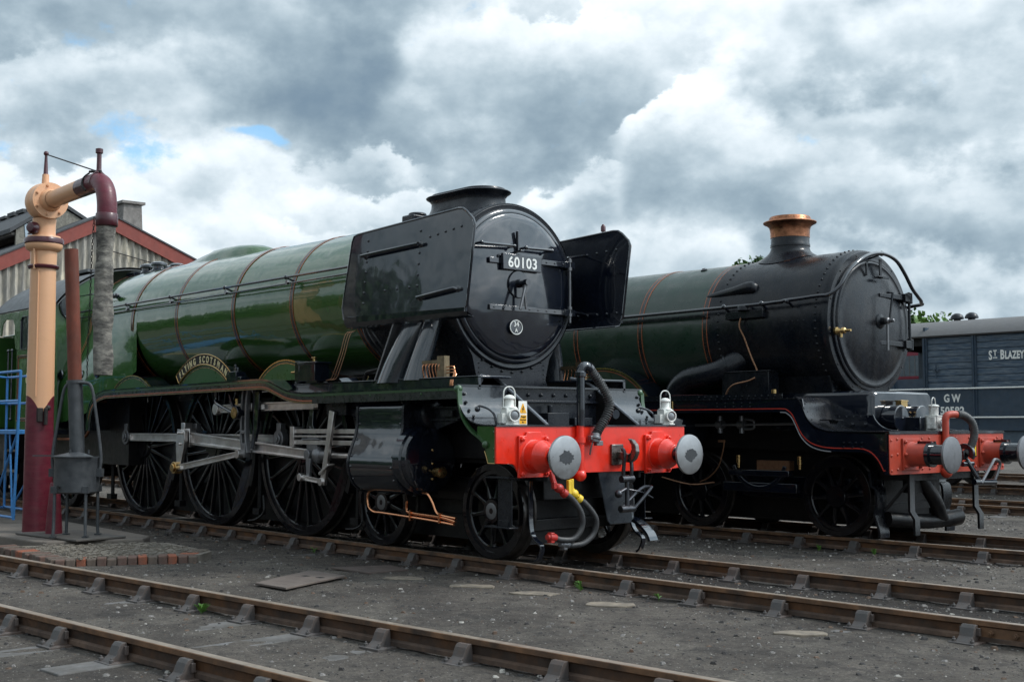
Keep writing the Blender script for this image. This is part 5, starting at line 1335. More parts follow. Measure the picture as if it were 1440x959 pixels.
        # outside steam pipe
        b = MB(); b.tube([(-1.22, s*.66, 2.26), (-1.34, s*.84, 2.14), (-1.50, s*.95, 2.04), (-1.72, s*1.0, 1.99), (-1.96, s*1.01, 1.95), (-2.14, s*1.01, 1.84), (-2.22, s*1.01, 1.66), (-2.24, s*1.01, 1.48)], .148, 22, 6)
        b.lathe((-1.40, s*.89, 2.10), (-.75, s*.5, -.3), [(0, .162), (.03, .162)], 22)
        b.build('steam_pipe', M_SMOKE, t, smooth=60)
        b = MB(); b.box(-1.40, -.66, s*.80, s*1.02, 1.66, 2.02); b.box(-1.42, -.64, s*.79, s*1.03, 2.015, 2.03); b.rivet((-1.0, s*1.02, 1.84), (0, s, 0), .012); b.build('lubricator_box', M_SMOKEB, t, bevel=.006)
        b = MB(); b.use(mat('dull red underside', (.10, .035, .04), .5)).box(-2.3, -1.7, s*.95, s*1.15, 1.68, 1.74); b.use(M_BRASS).cyl((-.48, s*1.15, 1.67), (-.48, s*1.15, 1.78), .032, n=12); b.cyl((-2.02, s*1.28, 1.50), (-2.02, s*1.28, 1.66), .034, n=12); b.build('oil_cup', None, t)
        # running plate, valance with red line
        b = MB(); top = [(-10.5, 1.665), (.02, 1.665)]
        b.use(M_SMOKEB).box(-10.5, -.05, s*.60, s*1.31, 1.655, 1.668); b.box(-10.5, -.3, s*1.22, s*1.235, 1.668, 1.73)
        for k in range(44): b.rivet((-4.4+k*.1, s*1.27, 1.668), (0, 0, 1), .010)
        for k in range(14): b.rivet((-1.6+k*.1, s*1.236, 1.70), (0, s, 0), .014)
        for k in range(5):
            b.rivet((-1.25+k*.13, s*1.303, 1.615), (0, s, 0), .012); b.rivet((-1.25+k*.13, s*1.303, 1.57), (0, s, 0), .012)
        b.build('running_plate', None, t)
        b = MB()
        low = [(-10.5, 1.50), (-.28, 1.50)]+smooth2([(-.20, 1.495), (-.12, 1.44), (-.06, 1.34), (.02, 1.20), (.14, 1.10), (.30, 1.05), (.46, 1.035)], 4)+[(.80, 1.035)]+smooth2([(.88, 1.03), (.98, .99), (1.07, .90), (1.13, .79)], 3)+[(1.19, .785)]
        P = low+[(1.19, 1.24), (.40, 1.26), (.2, 1.30), (.08, 1.42), (.04, 1.655), (-10.5, 1.655)]
        b.use(M_BLACK).prism(P, 'y', s*1.30, s*1.285)
        b.use(M_REDLINE); L2 = [(p[0], p[1]+.035) for p in low[:-1]]; L2 = [(p[0]-(.0 if p[0] < .8 else .012), p[1]) for p in L2]
        b.band(L2+[(1.17, .83)], .013, 'y', s*1.301, s*1.304, 1); b.box(1.165, 1.178, s*1.301, s*1.304, .83, 1.20)
        b.use(M_DSTEEL).tube([(p[0], s*1.298, p[1]-.004) for p in low[1:26]], .009, 6)
        b.use(M_BLACK)
        for (x, z) in ((.60, 1.14), (.68, 1.14), (.76, 1.14), (.84, 1.14), (.60, 1.09), (.84, 1.09), (.72, 1.09)): b.bolt((x, s*1.30, z), (0, s, 0), .014, .016)
        b.build('valance', None, t, smooth=30)
        # foot step plate: curved drop from the running plate to the front platform
    ap = smooth2([(-.05, 1.672), (.02, 1.60), (.06, 1.50), (.12, 1.40), (.22, 1.32), (.36, 1.275), (.5, 1.262)], 5)+[(1.20, 1.262)]
    b = MB(); b.use(M_SMOKEB)
    for (ya, yb) in ((-1.31, 1.31),): b.band(ap, .012, 'y', ya, yb, 1)
    for s in (-1, 1):
        for k in range(12): b.rivet((-.02+.0*k, s*(1.24-k*.05), 1.655), (.7, 0, .6), .010) if k < 8 else None
        for (x, z) in ((.035, 1.6), (.07, 1.5), (.13, 1.41), (.24, 1.33)): b.rivet((x, s*1.24, z), (.8, 0, .5), .012); b.rivet((x, s*.78, z), (.8, 0, .5), .012)
        b.box(.20, .42, s*1.0, s*1.18, 1.395, 1.41) if s < 0 else None
    for k in range(24): b.rivet((1.16, -1.26+k*.11, 1.265), (0, 0, 1), .011)
    for s in (-1, 1):
        for k in range(4): b.prism([(.30+.0, 1.40), (.36, 1.40), (.33, 1.35)], 'y', s*(1.02+k*.04), s*(1.03+k*.04))
    b.build('front_platform', None, t, smooth=50)
    # cover box over the inside valve gear with flared sides
    b = MB()
    secs = []
    for (x, r) in ((-.9, .0), (.50, .0), (.58, .012), (.60, .03)):
        w, zt = .66-r, 1.755-r
        secs.append([(x, -w, 1.27), (x, -w, zt-.07), (x, -w+.02, zt-.02), (x, -w+.07, zt), (x, w-.07, zt), (x, w-.02, zt-.02), (x, w, zt-.07), (x, w, 1.27)])
    b.loft(secs, True, True)
    cb = b.build('valve_cover_box', M_BLACK, t, smooth=35, bevel=.006)
    for s in (-1, 1):
        b = MB(); P = smooth2([(.60, 1.46), (.63, 1.40), (.70, 1.33), (.80, 1.285), (.92, 1.268)], 4)+[(.10, 1.268), (.10, 1.47)]
        b.prism(P, 'y', s*.665, s*.685)
        for k in range(5): b.rivet((.14+k*.1, s*.686, 1.44), (0, s, 0), .012)
        b.bolt((.32, s*.686, 1.35), (0, s, 0), .03, .02); b.bolt((.50, s*.686, 1.35), (0, s, 0), .03, .02)
        b.use(M_DSTEEL).tube([(p[0], s*.676, p[1]+.004) for p in P[:17]], .010, 6)
        b.build('side_bracket', M_BLACK, t, smooth=30, bevel=.003)
    b = MB()
    for y in (-.42, .05):
        b.lathe((.60, y, 1.42), (1, 0, 0), [(0, .16), (.22, .16), (.23, .15), (.235, .001)], 30, caps=False); b.lathe((.60, y, 1.42), (1, 0, 0), [(.0, .17), (.04, .17)], 30, caps=False)
        b.rivet((.835, y, 1.42), (1, 0, 0), .02)
    b.box(.80, 1.02, -.34, -.02, 1.27, 1.44); b.box(.80, 1.02, .10, .34, 1.27, 1.42)
    b.build('valve_chest_cover', M_BLACK, t, bevel=.02)
    b = MB(); b.box(.66, .74, -.28, -.14, 1.56, 1.64); b.box(.65, .75, -.29, -.13, 1.625, 1.64); b.cyl((.7, -.26, 1.56), (.7, -.26, 1.5), .02); b.build('oil_box', M_BRASS, t, bevel=.004)
    # buffer beam
    b = MB(); bx = 1.20
    b.use(M_REDB).prism([(-1.30, .80), (-1.27, .785), (1.27, .785), (1.30, .80), (1.30, 1.24), (-1.30, 1.24)], 'x', bx-.02, bx)
    for z in (.83, 1.0, 1.17):
        for s in (-1, 1): b.rivet((bx, s*1.265, z), (1, 0, 0), .018); b.rivet((bx, s*1.14, z+.015), (1, 0, 0), .018)
    for y in (-.62, -.46, -.02, .14, .45, .6): b.rivet((bx, y, 1.19), (1, 0, 0), .018); b.rivet((bx, y, .84), (1, 0, 0), .018)
    beam = b.build('buffer_beam', None, t, smooth=30, bevel=.003)
    b = MB(); b.use(M_BLACK).box(bx-.05, bx+.01, -1.31, 1.31, 1.241, 1.268); b.box(bx-.045, bx-.021, -1.315, 1.315, .79, 1.24)
    b.build('beam_cap', None, beam)
    text_mesh('51', .21, 'number', M_YELLOW, beam, (bx+.003, .53, .98), (0, 1, 0), (0, 0, 1), .003, 1.0, 1.05, .010)
    text_mesh('51', .21, 'number_shade', M_INT, beam, (bx+.001, .545, .97), (0, 1, 0), (0, 0, 1), .001, 1.0, 1.05, .014)
    text_mesh('50', .21, 'number', M_YELLOW, beam, (bx+.003, -.42, .98), (0, 1, 0), (0, 0, 1), .003, 1.0, 1.05, .010)
    for y in (-.865, .865): sprung_buffer(t, bx, y, 1.01, .205, 'B', bx+.522, smudge=False)
    b = MB(); hy = .16
    b.use(M_BLACK).lathe((1.30, hy-.02, 1.0), (0, 1, 0), [(0, .06), (0, .125), (.05, .125), (.05, .06), (0, .06)], 24, caps=False, a0=-60, a1=210)
    b.box(1.2, 1.32, hy-.05, hy+.05, .93, 1.04)
    b.build('draw_hook', None, t, bevel=.008)
    b = MB(); b.use(M_BLACK)
    b.tube([(1.32, hy, .93), (1.36, hy+.04, .84), (1.40, hy+.10, .72), (1.42, hy+.16, .66)], .028, 10, 3); b.cyl((1.40, hy+.02, .67), (1.46, hy+.40, .66), .036, n=12); b.cyl((1.32, hy-.1, .88), (1.32, hy+.14, .88), .03)
    b.use(M_DSTEEL).tube([(1.44, hy+.12, .66), (1.48, hy+.30, .88), (1.49, hy+.36, .93), (1.50, hy+.46, .88), (1.46, hy+.38, .66)], .019, 10, 4)
    b.build('screw_coupling', None, t)
    b = MB(); b.use(M_REDB); vy = -.16
    b.cyl((bx+.04, vy, .80), (bx+.04, vy, 1.42), .04, n=16); b.tube([(bx+.04, vy, 1.40), (bx+.05, vy+.02, 1.455), (bx+.08, vy+.10, 1.47), (bx+.10, vy+.17, 1.465)], .042, 12, 3); b.lathe((bx+.04, vy, 1.05), (0, 0, 1), [(0, .055), (.05, .055)], 14); b.sphere((bx+.04, vy, .79), .07, 14)
    b.build('vacuum_pipe', None, t)
    b = MB(); b.tube([(bx+.10, vy+.16, 1.465), (bx+.13, vy+.25, 1.46), (bx+.18, vy+.35, 1.38), (bx+.19, vy+.39, 1.24), (bx+.16, vy+.37, 1.10), (bx+.12, vy+.32, 1.0)], lambda q: .047+.003*math.sin(q*170), 14, 14); b.build('vacuum_hose', M_HOSE, t, smooth=60)
    b = MB(); b.box(bx-.08, bx-.04, .60, .66, 1.27, 1.44); b.build('lamp_iron', M_BLACK, t)
    # bogie
    for s in (-1, 1):
        for (x, a) in ((.143, .15), (-1.991, .5)): spoked_wheel(t, 'bogie_wheel', x, s, .483, 10, .15, ang0=a)
        for x in (-3.9, -6.0, -8.25): spoked_wheel(t, 'driving_wheel', x, s, 1.02, 20, .16, crank=(200, .33), weight=(0, 60))
        b = MB(); b.band(smooth2([(.62, .80), (.64, .62), (.70, .58), (.71, .40), (.68, .30), (.70, .22), (.74, .10), (.74, .03)], 4), .03, 'y', s*.64, s*.84, 1); b.build('guard_iron', M_SMOKEB, t, bevel=.004)
        b = MB(); b.band([(1.10, .78), (1.10, .35), (1.16, .26), (1.16, .08)], .03, 'y', s*.68, s*.78, 1); b.build('guard_iron', M_UNDER, t)
        b = MB(); b.box(-2.5, .65, s*.54, s*.58, .42, .70); b.box(-1.5, -.35, s*.83, s*.90, .50, .62); b.box(-1.4, -.45, s*.83, s*.92, .70, .78)
        b.prism(arc2(-.92, .98, .46, 200, 340, 12)+arc2(-.92, .98, .40, 340, 200, 12), 'y', s*.84, s*.91)
        b.build('bogie_frame', M_BLACK, t, bevel=.01)
        # outside cylinder and front gear seen between the wheels
        b = MB(); b.lathe((0, s*1.02, 1.28), (1, 0, 0), [(-3.2, .30), (-2.02, .30), (-2.0, .33), (-1.95, .33), (-1.93, .29), (-1.88, .25), (-1.86, .001)], 40, caps=False); b.prism([(s*.6, 1.5), (s*1.0, 1.64), (s*1.2, 1.60), (s*1.2, 1.3), (s*.6, 1.2)], 'x', -3.2, -2.0)
        b.build('cylinder', M_BLACK, t, smooth=45)
        b = MB(); b.tube([(-1.9, s*1.0, 1.34), (-.1, s*1.0, 1.36)], .018, 8)
        for x in (-1.45, -1.1): b.cyl((x, s*1.0, 1.24), (x, s*1.0, 1.46), .035, n=10); b.cyl((x-.05, s*1.0, 1.35), (x+.05, s*1.0, 1.35), .055, n=12)
        b.tube([(-1.05, s*1.0, 1.42), (-.92, s*1.0, 1.40), (-.90, s*1.0, 1.35), (-.92, s*1.0, 1.30), (-1.05, s*1.0, 1.29)], .016, 8, 3)
        b.build('valve_rod', M_DSTEEL, t)
        b = MB()
        for x in (-1.22, -.28): b.cyl((x, s*.92, .86), (x, s*.92, .96), .030, n=12); b.cyl((x, s*.92, .80), (x, s*.92, .86), .02)
        b.lathe((-1.87, s*1.02, 1.10), (1, 0, 0), [(0, .05), (.06, .045), (.07, .02)], 14)
        b.build('oil_cup', M_BRASS, t)
        b = MB(); b.tube([(-1.45, s*.92, 1.15), (-1.48, s*.92, 1.0), (-1.55, s*.93, .80), (-1.7, s*.94, .66), (-1.85, s*.94, .60)], .010, 6, 4); b.tube([(-1.6, s*.95, .60), (-2.0, s*.96, .56), (-2.5, s*.96, .64)], .010, 6, 4)
        b.box(-1.55, -1.45, s*.90, s*.93, 1.12, 1.15); b.box(-.95, -.45, s*.8, s*.9, .78, .9)
        b.build('drain_pipe', mat('dull copper pipe', (.32, .17, .10)), t)
    b = MB()
    b.tube([(.95, -.30, .78), (1.05, -.1, .45), (1.0, .15, .22), (.95, .6, .2)], .085, 14, 5); b.tube([(.75, -.65, .24), (.95, -.1, .20), (1.05, .45, .24)], .09, 14, 4); b.box(.70, 1.1, -.7, .7, .70, .79); b.box(.6, .66, -.8, .8, .32, .40); b.box(.9, 1.0, -.55, .1, .55, .75)
    b.tube([(1.0, -.55, .7), (.75, -.68, .35)], .02, 8)
    b.build('bogie_stay', M_UNDER, t, smooth=40)
    # splashers
    for xc in (-3.55, -6.0, -8.2):
        for s in (-1, 1):
            b = MB(); hw, h, zb = .95, .50, 1.665; Rr_ = (hw*hw+h*h)/(2*h); cz = zb+h-Rr_; a = math.degrees(math.asin(hw/Rr_)); A = arc2(xc, cz, Rr_, 90+a, 90-a, 24)
            b.use(M_GREENB).prism(A, 'y', s*1.06, s*1.045); b.use(M_BLACK).band(A, .01, 'y', s*1.06, s*.7, 1); b.use(M_BRASS).band(arc2(xc, cz, Rr_-.01, 90+a, 90-a, 24), .02, 'y', s*1.062, s*1.07, -1); b.use(M_ORANGEB).band(arc2(xc, cz, Rr_-.05, 90+a*.95, 90-a*.95, 24), .01, 'y', s*1.061, s*1.064, -1)
            b.build('splasher', None, t, smooth=30)
    b = MB()
    for s in (-1, 1): b.box(-12.6, -10.6, s*1.33, s*1.35, 1.3, 2.55); b.box(-12.6, -12.3, s*1.33, s*1.35, 2.5, 3.3); b.box(-11.0, -10.6, s*1.33, s*1.35, 2.5, 3.3)
    b.box(-10.62, -10.6, -1.33, 1.33, 1.3, 3.5)
    cabb = b.build('cab', M_GREENB, t, smooth=0)
    b = MB(); b.band(arc2(0, 1.9, 1.9, 136, 44, 20), .03, 'x', -12.8, -10.5, -1); b.build('cab_roof', M_CABROOF, cabb)
    return t
LB = locomotive_b()
head_lamp('chipped white square lamp on the darker red buffer beam, by its hose pipe', 1.07, BY-.12, 1.268, R(10), 1)

# ------------------------------------------------------------------ tender of the green locomotive
def tender():
    t = thing('tender', 'green lined tender coupled behind the cab of the green locomotive', 'tender', (-13.55, 0, 0))
    b = MB()
    for s in (-1, 1): b.box(-7.2, -.15, s*1.33, s*1.35, 1.30, 3.15); b.band(smooth2([(s*1.35, 3.15), (s*1.34, 3.30), (s*1.26, 3.42)], 4), .02, 'x', -7.2, -.15, 1)
    b.box(-.17, -.13, -1.33, 1.33, 1.30, 2.9); b.box(-7.22, -7.18, -1.33, 1.33, 1.3, 3.2); b.box(-7.2, -.15, -1.3, 1.3, 2.7, 2.75)
    body = b.build('tank', M_GREEN, t, smooth=30)
    b = MB(); q = 1.353
    for s in (-1, 1):
        for e, m, r in ((0, M_ORANGE, .007), (.022, M_BLINE, .011), (.044, M_ORANGE, .007)): b.use(m).tube([(-.35-e, s*q, 1.45+e), (-.35-e, s*q, 3.0-e), (-7.0+e, s*q, 3.0-e), (-7.0+e, s*q, 1.45+e), (-.35-e, s*q, 1.45+e)], r, 4)
    b.build('lining', None, body)
    b = MB(); b.box(-7.2, -.1, -1.1, 1.1, .75, 1.28); b.box(-7.2, -.1, -1.36, 1.36, 1.22, 1.30)
    for s in (-1, 1): b.box(-7.2, -.2, s*.95, s*1.0, .45, 1.25)
    b.build('frame', M_UNDER, t)
    for s in (-1, 1):
        for x in (-.9, -2.7, -4.5, -6.3): spoked_wheel(t, 'tender_wheel', x, s, .63, 10, .13)
tender()

# ------------------------------------------------------------------ water crane with leather bag
def water_crane():
    t = thing('water_crane', 'cream and maroon water crane with a long weathered leather hose hanging from its arm', 'water crane', (-7.33, -2.88, -.03))
    def ring(b, z, prof): b.lathe((0, 0, z), (0, 0, 1), prof, 36, caps=False)
    b = MB(); r = .172; n = 72; A = []; B_ = []; T = []
    for i in range(n):
        a = 2*math.pi*i/n; sc = 1.76-.26*(1-abs(math.sin(a+R(14))))**1.6*1.0
        A.append((r*1.06*math.cos(a), r*1.06*math.sin(a), 0)); B_.append((r*math.cos(a), r*math.sin(a), sc)); T.append((r*.93*math.cos(a), r*.93*math.sin(a), 3.42))
    b.use(M_MAROON).loft([A, B_]); b.use(M_BEIGE).loft([B_, T])
    b.use(M_MAROOND); ring(b, 3.42, [(0, .165), (0, .19), (.03, .20), (.045, .185), (.05, .165)])
    b.use(M_BEIGE); ring(b, 3.47, [(0, .163), (.17, .168), (.19, .20), (.21, .225), (.25, .235), (.27, .235), (.28, .215)])
    b.use(M_MAROOND); ring(b, 3.75, [(0, .23), (.0, .245), (.045, .25), (.07, .235), (.07, .1)])
    b.use(M_BEIGE); ring(b, 3.815, [(0, .215), (.03, .205), (.03, .15), (.06, .142), (.20, .142), (.26, .15)])
    b.tube([(.10, -.155, 3.40), (.10, -.165, 3.72)], .016, 8); b.tube([(.125, -.11, 3.4), (.135, -.112, 1.75)], .010, 6)
    col = b.build('column', None, t, smooth=50)
    b = MB(); b.lathe((.06, -.14, 3.93), (.45, -.85, .1), [(0, .075), (.02, .085), (.06, .08), (.10, .06), (.11, .001)], 20); b.cyl((-.12, -.13, 3.92), (-.05, -.17, 3.93), .012); b.tube([(-.1, -.17, 3.88), (.2, -.17, 3.87)], .014, 6); b.build('valve_cap', M_MAROOND, col)
    b = MB(); b.sphere((0, 0, 4.30), .25, 36); b.lathe((.10, 0, 4.30), (1, 0, 0), [(0, .24), (.10, .235), (.10, .15), (.2, .115)], 32, caps=False)
    for i in range(7): a = 2*math.pi*i/7; b.bolt((.20, .195*math.cos(a), 4.30+.195*math.sin(a)), (1, 0, 0), .02, .022)
    b.cyl((0, 0, 4.5), (0, 0, 4.67), .05, .042, n=16)
    b.build('ball_joint', M_BEIGE, t, smooth=50)
    b = MB(); b.lathe((0, 0, 4.66), (0, 0, 1), [(0, .036), (.02, .030), (.25, .018), (.27, .018)], 12); b.sphere((0, 0, 4.95), .034, 12); b.build('finial', M_MAROOND, t)
    b = MB(); L = 1.20
    b.use(M_BEIGE).cyl((.2, 0, 4.30), (L, 0, 4.315), .108, .112, n=28)
    b.use(M_MAROOND).cyl((L, 0, 4.315), (1.58, 0, 4.32), .1135, .1135, n=28)
    b.build('arm', None, t, smooth=50)
    b = MB(); b.use(M_MAROON).tube([(1.55, 0, 4.32), (1.70, 0, 4.315), (1.83, 0, 4.27), (1.93, 0, 4.17), (1.975, 0, 4.03), (1.98, 0, 3.88)], .116, 28, 5)
    b.use(M_MAROOND).lathe((1.70, 0, 4.32), (1, 0, 0), [(0, .118), (.03, .122), (.04, .118)], 28); b.lathe((1.98, 0, 3.90), (0, 0, -1), [(0, .118), (.01, .128), (.15, .130), (.16, .12)], 28)
    b.lathe((1.72, 0, 4.42), (0, 0, 1), [(0, .06), (.03, .035), (.05, .03), (.24, .028), (.25, .045), (.30, .045), (.31, .02)], 14)
    b.build('elbow', None, t, smooth=50)
    b = MB(); b.tube([(0, 0, 4.94), (1.66, -.02, 4.46)], .009, 6); b.tube([(1.56, -.05, 4.46), (1.78, .0, 4.44)], .016, 6); b.tube([(1.58, -.06, 4.44), (1.52, -.11, 4.38), (1.52, -.125, 4.28), (1.58, -.1, 4.22)], .011, 6, 3); b.build('tie_rod', M_CHAIN, t)
    b = MB(); m = 60; path = []; 
    secs = []
    for k in range(m+1):
        q = k/m; z = 3.80-1.83*q; cx = 1.98-.02*math.sin(q*4)-.05*q; rr = .100+.022*q+.006*math.sin(q*23)+(.008 if abs(q-.42) < .012 else 0); sec = []
        for i in range(24):
            a = 2*math.pi*i/24; f = 1+.20*mnoise.noise(Vector((math.cos(a)*1.6, math.sin(a)*1.6, z*2.2)))+.09*mnoise.noise(Vector((math.cos(a)*4, math.sin(a)*4, z*9)))
            sec.append((cx+rr*f*math.cos(a)*(1-.05*q), rr*f*math.sin(a)*(1-.1*q), z))
        secs.append(sec)
    b.loft(secs); b.loft([[(1.94+(p[0]-1.94)*.88, p[1]*.88, z_) for p in secs[-1]] for z_ in (1.97, 2.3)])
    b.build('leather_hose', M_BAG, t, smooth=60)
    b = MB()
    P = [(1.95, -.14, 3.84), (1.93, -.15, 3.5), (1.86, -.13, 3.1), (1.80, -.11, 2.75), (1.76, -.10, 2.6), (1.70, -.08, 2.4), (1.62, -.05, 2.1), (1.50, .0, 1.98), (1.35, .06, 1.93)]
    PP = [Vector(p) for p in P]; pts = []
    for i in range(len(PP)-1):
        n_ = max(2, int((PP[i+1]-PP[i]).length/.036)); pts += [PP[i].lerp(PP[i+1], k/n_) for k in range(n_)]
    for i in range(len(pts)-1):
        d = (pts[i+1]-pts[i]).normalized(); c = (pts[i]+pts[i+1])/2; sd = (d.cross(Vector((0, 1, 0))) if i % 2 else d.cross(Vector((1, 0, .2)))).normalized()
        ring_ = [c+d*.024*math.cos(a)+sd*.011*math.sin(a) for a in [2*math.pi*k/8 for k in range(8)]]
        b.tube(ring_+[ring_[0]], .0042, 4, caps=False)
    b.build('chain', M_CHAIN, t, smooth=0)
    b = MB(); b.box(.15, .20, -.10, -.03, 1.42, 1.60); b.cyl((.21, .0, 1.38), (.21, .0, 1.60), .025); b.sphere((.2, .03, 1.60), .035, 10)
    b.build('padlock_box', M_CHAIN, t, bevel=.006)
    b = MB(); b.lathe((.62, -.02, 0), (0, 0, 1), [(0, .105), (.30, .085), (.62, .06), (.66, .05)], 20); b.build('valve_post', M_MAROON, t)
    return t
water_crane()

# ------------------------------------------------------------------ frost fire (cast iron brazier with flue)
def brazier():
    t = thing('brazier', 'cast iron frost brazier on four legs with a tall rusty red flue pipe', 'brazier', (-6.12, -2.86, .0), R(46))
    b = MB(); b.lathe((0, 0, .52), (0, 0, 1), [(0, .23), (.02, .265), (.12, .27), (.40, .268), (.42, .275), (.44, .275), (.44, .25), (.1, .24)], 40, caps=False); b.add([(.23*math.cos(2*math.pi*i/30), .23*math.sin(2*math.pi*i/30), .535) for i in range(30)], [tuple(range(30))])
    b.build('drum', M_FIRE, t, smooth=50)
    b = MB(); b.lathe((0, 0, .96), (0, 0, 1), [(0, .30), (.012, .30), (.05, .12), (.06, .09)], 32, a0=150, a1=330, caps=False); b.box(-.5, -.22, -.14, -.12, .97, .985); b.cyl((-.05, -.1, 1.0), (-.05, -.1, 1.05), .015); b.cyl((.16, -.05, 1.0), (.16, -.05, 1.05), .012)
    b.build('lid', M_FIRE, t)
    b = MB(); b.cyl((-.12, -.235, .60), (-.12, -.272, .60), .02); b.build('vent_hole', M_INT, t)
    b = MB(); b.cyl((.0, 0, .98), (-.05, 0, 1.86), .088, .090, n=24); b.cyl((-.05, 0, 1.86), (-.052, 0, 1.90), .10, n=24); b.build('lower_flue', M_FIRE, t)
    b = MB(); b.cyl((-.05, 0, 1.86), (-.135, 0, 3.52), .082, .084, n=24); b.build('rusty_flue', M_RUSTP, t)
    for (a, h) in ((-1, 0), (1, 0)):
        b = MB(); b.tube([(a*.29, -.02, .80), (a*.30, -.02, 1.0), (a*.22, -.02, 1.55), (a*.17, -.02, 1.80), (a*.10, -.02, 1.865), (a*.0-.05, -.08, 1.87)], .020, 8, 4); b.box(a*.25, a*.33, -.06, .02, .72, .82); b.build('hanger_strap', M_FIRE, t)
    for a in (225, 315, 45, 135):
        b = MB(); x, y = .27*math.cos(R(a)), .27*math.sin(R(a)); b.box(x-.04, x+.04, y-.035, y+.035, .53, .61); b.tube([(x, y, .56), (x*1.02, y*1.02, .12), (x*1.05, y*1.05, .02)], .020, 8, 2); b.box(x*1.05-.035, x*1.05+.035, y*1.05-.03, y*1.05+.03, .0, .015); b.build('leg', M_FIRE, t)
    return t
brazier()
tag((lambda b: (b.prism([(-7.15, -3.22), (-5.62, -3.05), (-5.75, -2.38), (-7.05, -2.50)], 'z', -.028, -.004), b.build('floor_plate', mat('iron floor plate', (.075, .068, .062), .7, var=.25, vs=6, dirt=(.12, .10, .085), dirt_amt=.5, ds=4), None, smooth=0, bevel=.006))[1])(MB()), 'flat iron plate under the brazier legs', 'plate')

# ------------------------------------------------------------------ plinths
def plinths():
    b = MB(); b.prism([(-12, -3.45), (-7.5, -3.42), (-6.15, -3.36), (-5.95, -3.28), (-5.55, -2.25), (-5.9, -2.0), (-12, -1.75)], 'z', -.25, -.032)
    o = b.build('plinth', M_PAVE, None, smooth=0, bevel=.02); tag(o, 'grey paved plinth carrying the water crane and brazier', 'plinth')
    t = thing('brick_platform', 'low platform edged with red and grey bricks in front of the water crane', 'platform', (0, 0, 0))
    C1, C2, C3, C4 = Vector((-6.2, -3.78)), Vector((-4.2, -3.88)), Vector((-3.9, -2.25)), Vector((-5.4, -1.95))
    cs = [(-6.2, -3.70), (-4.28, -3.80), (-3.55, -2.35), (-3.95, -2.05), (-5.3, -1.98), (-5.9, -3.2)]
    b = MB(); b.prism([(-6.1, -3.66), (-4.42, -3.72), (-3.75, -2.42), (-4.0, -2.15), (-5.3, -2.05), (-5.9, -3.1)], 'z', -.25, -.075)
    b.build('slab', mat('rough broken concrete', (.18, .155, .125), .9, var=.3, vs=14, bump=.02, bs=16, dirt=(.09, .08, .07), dirt_amt=.8, ds=7), t, smooth=0)
    rub = MB(); rr = random.Random(8)
    for k in range(900):
        x = rr.uniform(-5.9, -4.0); y = rr.uniform(-3.6, -2.2); q = rr.uniform(.008, .03)
        if y < -2.2-1.45*(x+3.6)/-1.0*0 and (x > -4.15 and y < -3.0+0): continue
        rub.box(x-q, x+q, y-q*.7, y+q*.7, -.078, -.074+q*.6, rot=Matrix.Rotation(rr.uniform(0, 3), 3, 'Z') @ Matrix.Rotation(rr.uniform(-.4, .4), 3, 'X'))
    ro = rub.build('rubble', mat('rough broken concrete', (.18, .155, .125)), t, smooth=0); tag(ro, kind='stuff')
    mats = [mat('orange brick', (.26, .075, .035), .8, var=.3, vs=20, bump=.004, bs=40, dirt=(.09, .06, .05), dirt_amt=.6, ds=14), mat('dull red brick', (.12, .065, .048), .85, var=.3, vs=20, bump=.004, bs=40, dirt=(.07, .06, .055), dirt_amt=.6, ds=10), mat('sooty brick', (.10, .075, .06), .9, var=.3, vs=20, bump=.004, bs=40)]
    rr = random.Random(3)
    def run(a, c, w=.105, dep=.22):
        a = Vector(a); c = Vector(c); L = (c-a).length; d = (c-a)/L; nrm = Vector((-d.y, d.x)); n = int(L/w)
        for k in range(n):
            if rr.random() < .04: continue
            p = a+d*(w*(k+.5)); e = rr.uniform(-.008, .012); top = -.068+rr.uniform(-.012, .008); ang = rr.uniform(-.05, .05)
            q = MB(); q.box(-w*.46, w*.46, e, dep+e, -.22, 0); m = mats[0 if rr.random() < .14 else (1 if rr.random() < .55 else 2)]
            o = q.build('brick', m, t, smooth=0, bevel=.012, seg=2); o.location = (p.x, p.y, top); o.rotation_euler = (rr.uniform(-.03, .03), rr.uniform(-.03, .03), math.atan2(d.y, d.x)+ang)
    run((-6.3, -3.78), (-4.30, -3.86)); run((-4.25, -3.84), (-3.62, -2.45))
    run((-3.75, -2.50), (-4.15, -2.1), .11, .2)
plinths()
def plate(name, pts, z, m, label, cat, bev=.004):
    b = MB(); b.prism(pts, 'z', z-.02, z); o = b.build(name, m, None, smooth=0, bevel=bev); tag(o, label, cat); return o
mp_ = mat('rusty brown cover', (.12, .095, .082), .75, var=.2, vs=6, bump=.004, bs=60, dirt=(.17, .14, .12), dirt_amt=.5, ds=5)
c0 = plate('manhole_cover', [(-1.53, -3.0), (-1.03, -2.97), (-1.45, -2.05), (-2.06, -2.08)], -.122, mp_, 'rusty brown rectangular cover plate lying proud on the cinders', 'cover')
b = MB(); b.box(-1.5, -1.42, -2.36, -2.30, -.123, -.120); b.box(-1.70, -1.62, -2.40, -2.34, -.123, -.120); b.build('finger_hole', M_INT, c0, smooth=0)
plate('cover_plate', [(-2.25, -1.70), (-1.62, -1.66), (-1.55, -1.20), (-2.0, -1.10)], -.138, mat('flat brown plate', (.10, .075, .065), .85, var=.25, vs=8, dirt=(.06, .05, .045), dirt_amt=.5), 'sunken brown plate flush in the cinders beside the rail', 'plate')

